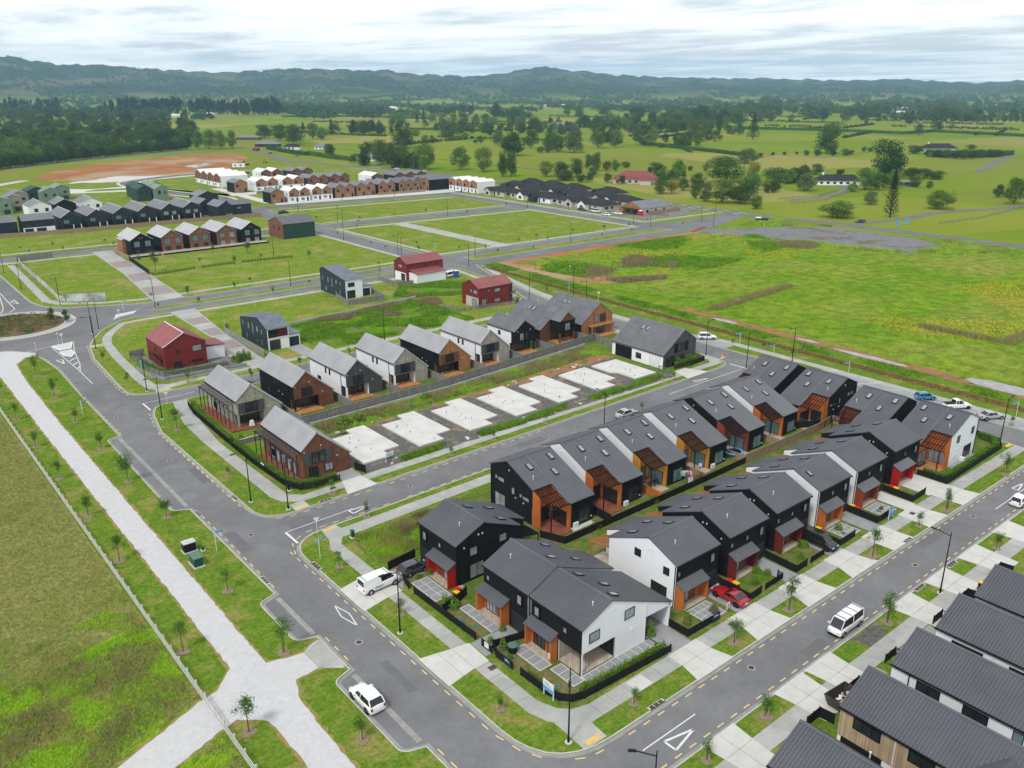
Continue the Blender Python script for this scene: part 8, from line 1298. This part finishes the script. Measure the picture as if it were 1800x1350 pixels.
for x, y, r_, h, nm in ((47.8, 70.0, .7, 1.6, 'leafy shrub in the red-porch house garden'), (48.3, 69.0, .8, 1.3, 'bushy shrub beside the black garden divider'), (48.6, 76.9, .4, .8, 'round tuft beside the driveway pavers'), (50.2, 76.6, .45, .9, 'round tuft at the red porch'), (49.9, 62.0, .45, .8, 'round tuft at the charcoal house drive'), (47.6, 61.2, .4, .8, 'round tuft beside the white notice'), (47.9, 59.4, .5, 1.5, 'slim shrub in the charcoal house side garden'), (47.3, 57.6, .35, .8, 'small shrub in the charcoal house side garden'), (61.9, 50.9, .6, 2.0, 'young tree-like shrub by the carport'), (66.6, 49.6, .5, 1.8, 'slim shrub in the garden beside the red coupe'), (70.9, 49.2, .6, 1.1, 'olive bush by the small white notice'), (79.4, 49.6, .5, 1.4, 'leafy shrub in the first dark red porch garden'), (82.0, 51.2, .6, .9, 'round green bush at the first dark red porch'), (82.6, 50.0, .5, .8, 'second round bush at the first dark red porch'), (92.0, 51.0, .8, 1.0, 'broad green bush beside the people mover'), (89, 49.4, .4, 1.1, 'leafy shrub in the second dark red porch garden'), (99.6, 50.4, .6, 1.1, 'green bush in the skylight house garden'), (109.8, 49.7, .35, .6, 'dark red-brown plant by the sale board house'), (74.6, 71.9, .8, 1.0, 'olive shrub by the rear black fence'), (63.5, 78.4, .8, 1.0, 'grey-green shrub behind the red-porch house'), (86.3, 71.8, .7, 1.2, 'grey-green shrub at the end of the washing line yard'), (97.2, 72.2, .8, 1.5, 'grey-green shrub at the black rear fence corner'), (78.3, 31.2, .35, .5, 'small round shrub in the picket garden'), (79.2, 30.9, .35, .5, 'second small round shrub in the picket garden'), (97.6, 33.0-1.8, .6, 1.2, 'spiky shrub by the street-side fence'), (91.8, 31.2, .6, .8, 'rust brown shrub by the street-side fence'), (71.4, 132.8, .9, 1.8, 'leafy shrub at the brown gable deck'), (82.8, 138, .7, 1.6, 'leafy shrub at the dark grey gable deck'), (93.6, 138, .6, 1.5, 'leafy shrub at the pale gable deck'), (69.2, 127.4, 1.2, 1.9, 'big-leafed weed bush by the first slab'), (66.2, 127.2, 1.4, 2.2, 'tallest weed bush by the retaining wall'), (85, 129, 1.2, 1.8, 'weed bush by the third slab'), (49.0, 132.0, .7, 1.6, 'shrub on the terrace corner'), (52.2, 131.4, .7, 1.8, 'shrub in front of the grey retaining wall')): shrub(x, y, r_, h, nm, None, 0 if 'olive' in nm or 'grey-green' in nm or 'brown' in nm else None)
for i in range(12): shrub(65.6+i*.32, 175.2+rs.uniform(-.8, .9), .55, rs.uniform(1.6, 2.8), 'upright leafy shrub in the clump at the end of the dark red house fence', 'shrubs at the end of the dark red house fence')
for i in range(46):
    if i not in (14, 15, 27, 28): shrub(82+i*1.07, 281+2.4*sin(i*.07), .5, 1.0, 'clipped round shrub in the row below the decked houses', 'clipped shrubs below the decked houses')
# ---- ground cover that nobody could count
def tufts(name, label, polys, n_, h, m_, seed, spread=.25, lean=.35, blades=3, w_=.02, cat='grass', z=.01, mask=None):
    rng = np.random.default_rng(seed); P_ = []
    for poly, share in polys:
        xs = [p[0] for p in poly]; ys = [p[1] for p in poly]; k = 0; want = int(n_*share); pts = []
        while k < want:
            c = np.stack([rng.uniform(min(xs), max(xs), want*2), rng.uniform(min(ys), max(ys), want*2)], 1); ok = np.zeros(len(c), bool)
            for i in range(len(poly)):
                (x1, y1), (x2, y2) = poly[i-1], poly[i]; cr_ = ((y1 > c[:, 1]) != (y2 > c[:, 1])); xx = np.where(cr_, (x2-x1)*(c[:, 1]-y1)/((y2-y1) or 1e-9)+x1, 0); ok ^= cr_ & (c[:, 0] < xx)
            if mask is not None: ok &= mask(c, rng)
            pts.append(c[ok]); k += ok.sum()
        P_.append(np.concatenate(pts)[:want])
    p = np.repeat(np.concatenate(P_), blades, 0); k = len(p); p = p+rng.normal(0, spread*.35, p.shape); a = rng.uniform(0, 6.283, k); hh = h*rng.uniform(.5, 1.4, k); d = np.stack([np.cos(a), np.sin(a)], 1); ln = rng.uniform(0, lean, k)*hh*2
    base = np.concatenate([p, np.full((k, 1), z)], 1); ww = w_*rng.uniform(.6, 1.6, k); s = np.stack([-d[:, 1]*ww, d[:, 0]*ww, np.zeros(k)], 1); b2 = rng.uniform(0, 6.283, k); tip = base+np.stack([np.cos(b2)*ln, np.sin(b2)*ln, hh], 1)
    v = np.stack([base-s, base+s, tip], 1).reshape(-1, 3); f = np.arange(3*k).reshape(-1, 3); tag(link(name, stuffmesh(name, v, f, [m_])), label, cat, kind='stuff')
ROUGH = [(-8, 52), (14, 64), (19.6, 66.4), (19.6, 40), (-8, 40)]; ROUGH2 = [(-12, 58), (-5, 61.6), (10.8, 69), (19.4, 72.8), (19.5, 89), (9, 86), (-12, 84)]
wav = lambda sc, t0: (lambda c, rng: (np.sin(c[:, 0]*sc+1.3*np.sin(c[:, 1]*sc*.7))+np.sin(c[:, 1]*sc*1.3+1.7*np.sin(c[:, 0]*sc*.5))+rng.normal(0, .35, len(c))) > t0)
tufts('rough_grass', 'tall rough grass below the rail fence', [(ROUGH2, .7), (ROUGH, .3)], 46000, .24, 'grass_blade', 1, .3, .8, 3, .03); tufts('rough_grass', 'dry seeding stalks among the rough grass below the rail fence', [(ROUGH2, 1)], 9000, .36, 'weed_dry', 2, .25, .6, 3, .022, mask=wav(.55, .2)); tufts('rough_grass', 'uneven grass where the cropped paddock meets the rough ground', [([(-12, 82), (9, 83), (19.4, 86), (19.5, 95), (8, 91.5), (-12, 91)], 1)], 9000, .17, 'grass_blade', 21, .3, .8, 3, .03, mask=wav(.8, -.2)); tufts('paddock_grass', 'short cropped grass of the fenced paddock', [([(-4, 84), (19.5, 89), (19.5, 200), (12, 200), (2, 130)], 1)], 52000, .13, 'grass_blade_dry', 3, .3, .8, 3, .03)
tufts('weeds', 'tall mixed weeds on the vacant corner lot', [([(47.2, 82.2), (51.2, 82), (65.6, 90.2), (64.4, 91), (47.4, 90.6)], 1)], 9000, .4, 'grass_blade', 4, .3, .5, 3, .04); tufts('weeds', 'brown seed heads on the vacant corner lot', [([(52, 84), (58, 84), (63, 90.4), (54, 90.2)], 1)], 2200, .9, 'weed_dry', 5, .3, .4, 3, .03, mask=wav(.9, .1))
tufts('weeds', 'weeds growing along the strip behind the bare slabs', [([(62, 125.6), (132, 128.4), (133, 134.4), (118, 133), (92, 130.6), (62, 130.2)], 1)], 14000, .45, 'grass_blade', 6, .6, .6, 3, .05, mask=wav(.6, -.6)); tufts('weeds', 'dry weeds along the strip behind the bare slabs', [([(62, 125.6), (132, 128.4), (133, 134.4), (118, 133), (92, 130.6), (62, 130.2)], 1)], 5000, .7, 'weed_dry', 7, .3, .4, 3, .035, mask=wav(.5, 0.)); tufts('weeds', 'green weeds between the bare slabs and the footpath', [([(66, 107.2), (131, 108.2), (131, 110), (66, 108.9)], 1)], 7000, .45, 'weed_leaf', 8, .35, .5, 3, .06, mask=wav(.45, .1))
tufts('weeds', 'lush green weeds on the overgrown lots by the red houses', [([(84.5, 171.5), (129, 171.5), (129.5, 186.5), (128, 200.5), (112, 197.8), (86, 195)], .65), ([(126, 201), (134, 200.5), (150.5, 188), (156, 212), (151.5, 214.5), (134, 215.5), (124, 204)], .35)], 26000, .38, 'weed_leaf', 9, .7, .7, 3, .09, mask=wav(.35, -.2)); tufts('weeds', 'brown dead weeds on the overgrown lots by the red houses', [([(118, 186), (132, 190), (138, 204), (124, 203), (112, 199), (90, 196)], 1)], 5000, .6, 'weed_dry', 10, .4, .5, 3, .05, mask=wav(.4, .4))
tufts('weeds', 'dark green weed thickets on the big right-hand field', [([(182, 215), (215, 224), (285, 222), (300, 205), (285, 180), (225, 172), (200, 182), (188, 178)], 1)], 15000, .42, 'weed_leaf', 11, 1.2, .7, 3, .16, z=.04, mask=wav(.11, .75)); tufts('weeds', 'brown weed thickets at the corner of the big right-hand field', [([(190, 176), (205, 172), (228, 186), (226, 204), (200, 200), (188, 190)], .7), ([(286, 168), (300, 176), (296, 192), (284, 184)], .3)], 5000, 1.0, 'weed_dry', 12, 1.4, .4, 3, .12, z=.04, mask=wav(.2, .6))
tufts('weeds', 'dry grass bank crossing the big right-hand field', [([(185, 136.6), (226, 139.8), (227, 142), (185, 139)], .6), ([(210.5, 93), (211.5, 72), (224, 71.4), (223.8, 73.6), (213.4, 74.4), (212.4, 94)], .4)], 6000, .8, 'grass_blade_dry', 13, 1.6, .5, 3, .08, z=.04); tufts('weeds', 'green weedy margin of the muddy strip', [([(170.5, 30), (174.6, 30), (175.4, 100), (177.5, 170), (180, 226), (174, 226), (172.6, 170), (171, 100)], 1)], 9000, .28, 'weed_leaf', 14, .9, .8, 3, .09, z=.02, mask=wav(.25, -.4)); tufts('weeds', 'orange-brown flowering weeds lining the muddy strip', [([(166.4, 20), (168.2, 20), (169.5, 60), (170, 120), (171, 170), (173.8, 222), (172, 224), (169, 172), (167.8, 120)], 1)], 6000, .28, 'orange_band', 15, .7, .6, 3, .07, z=.03)
tufts('flowers', 'yellow wildflowers scattered over the right-hand field', [([(190, 46), (300, 20), (330, 90), (260, 110), (205, 108)], .75), ([(190, 178), (300, 160), (300, 216), (215, 222)], .25)], 9000, .3, 'yellow_flower', 16, 1.2, .8, 2, .13, cat='flowers', z=.03, mask=wav(.12, .3)); tufts('weeds', 'rank weeds along the gravel yard and road edge', [([(300, 140), (345, 120), (347, 150), (330, 142), (310, 144)], .4), ([(324, 214), (344, 196), (346, 226), (322, 226)], .4), ([(283, 200), (300, 190), (303, 168), (310, 143), (306, 140), (296, 170), (286, 190)], .2)], 9000, .8, 'grass_blade', 17, 1.5, .5, 3, .12, z=.04, mask=wav(.2, -.2))
# roundabout planting: low brown-green shrubs
rng = np.random.default_rng(77); c = []; n_ = []
for i in range(190):
    a, q = rng.uniform(0, 6.283), 11*rng.random()**.5; p = np.array((RB[0]+q*cos(a), RB[1]+q*sin(a), .15)); r_ = rng.uniform(.5, 1.0); u = unit(rng.normal(size=(46, 3))); u[:, 2] = abs(u[:, 2]); c.append(p+u*r_*(1, 1, .9)); n_.append(unit(u+rng.normal(0, .5, u.shape)))
c = np.concatenate(c); v, f = quads(c, np.concatenate(n_), .13, rng); tag(link('roundabout_planting', stuffmesh('roundabout_planting', v, f, ['leaf_rust', 'leaf_olive', 'leaf_mid', 'leaf_hedge'], np.repeat(rng.choice([0, 1, 1, 2, 2, 3], 190), 46))), 'low rusty green shrubs massed on the roundabout', 'planting', kind='stuff')
for x, y in ((43.5, 241), (46, 236.5), (24, 236)): tree(x, y, 3.2, 2.2, 'round', 'leaf_dark', 'small dark tree growing on the roundabout', 'trees on the roundabout', z=.03, rng=rs)
# far woodland on the plain and lower hill slopes
rng = np.random.default_rng(99); pts = []
def vn(a, r_): return sin(a*31+r_*.004)+sin(a*57-r_*.0031+1.3)+.8*sin(a*113+r_*.0075)+.6*sin(a*17+r_*.0017+.5)
while len(pts) < 9000:
    py = 156.5+44*rng.random()**1.5; r_ = CAM_H*F_PX/(py-HZ)/1.06; a = rng.uniform(-.58, .58)
    if r_ > 5200: r_ = rng.uniform(3300, 5600)
    if r_ < 1350 or vn(a, r_) < (.45 if r_ < 2300 else -.5): continue
    th = HEAD-a; pts.append((r_*cos(th), r_*sin(th), -.2+hill_at(a, r_), rng.uniform(8, 17)))
for k in range(80):                                     # shelter belts
    py = 160+32*rng.random(); r_ = CAM_H*F_PX/(py-HZ); a = rng.uniform(-.55, .55); th = HEAD-a; x, y = r_*cos(th), r_*sin(th); ang = rng.choice((.3, .3+pi/2))+rng.normal(0, .05); L = rng.uniform(120, 420)
    for i in range(int(L/9)):
        xx, yy = x+cos(ang)*9*i, y+sin(ang)*9*i; rr_ = math.hypot(xx, yy)
        if rr_ > 1500: pts.append((xx, yy, -.2+hill_at(HEAD-math.atan2(yy, xx), rr_), rng.uniform(8, 14)))
pts = np.array(pts); k = len(pts); nq = 26; u = unit(rng.normal(size=(k*nq, 3))); base = np.repeat(pts[:, :3], nq, 0); hh = np.repeat(pts[:, 3], nq)[:, None]
c = base+u*hh*(.55, .55, .42)*rng.uniform(.6, 1.0, (k*nq, 1))+hh*np.array((0, 0, .5)); v, f = quads(c, unit(u+rng.normal(0, .4, u.shape)), hh[:, 0]*.16, rng, .8)
tag(link('far_woodland', stuffmesh('far_woodland', v, f, ['leaf_blue', 'leaf_dark'], np.repeat(rng.integers(0, 2, k), nq))), 'distant trees and shelter belts massed across the plain', 'woodland', kind='stuff')
# ------------------------------------------------------------------ haze in the air
HZM = bpy.data.materials.new('haze'); HZM.use_nodes = True; nt = HZM.node_tree; nt.nodes.clear(); ou = nt.nodes.new('ShaderNodeOutputMaterial'); pv = nt.nodes.new('ShaderNodeVolumePrincipled'); pv.inputs['Color'].default_value = (.43, .71, 1, 1); pv.inputs['Density'].default_value = 1.0e-4; pv.inputs['Anisotropy'].default_value = .2; nt.links.new(pv.outputs[0], ou.inputs['Volume'])
hz = MB().box(-9400, -9400, -1.5, 9400, 9400, 340).mesh('haze'); hz.materials.append(HZM); tag(link('haze', hz), 'pale bluish haze in the air over the plain', 'haze', kind='stuff')
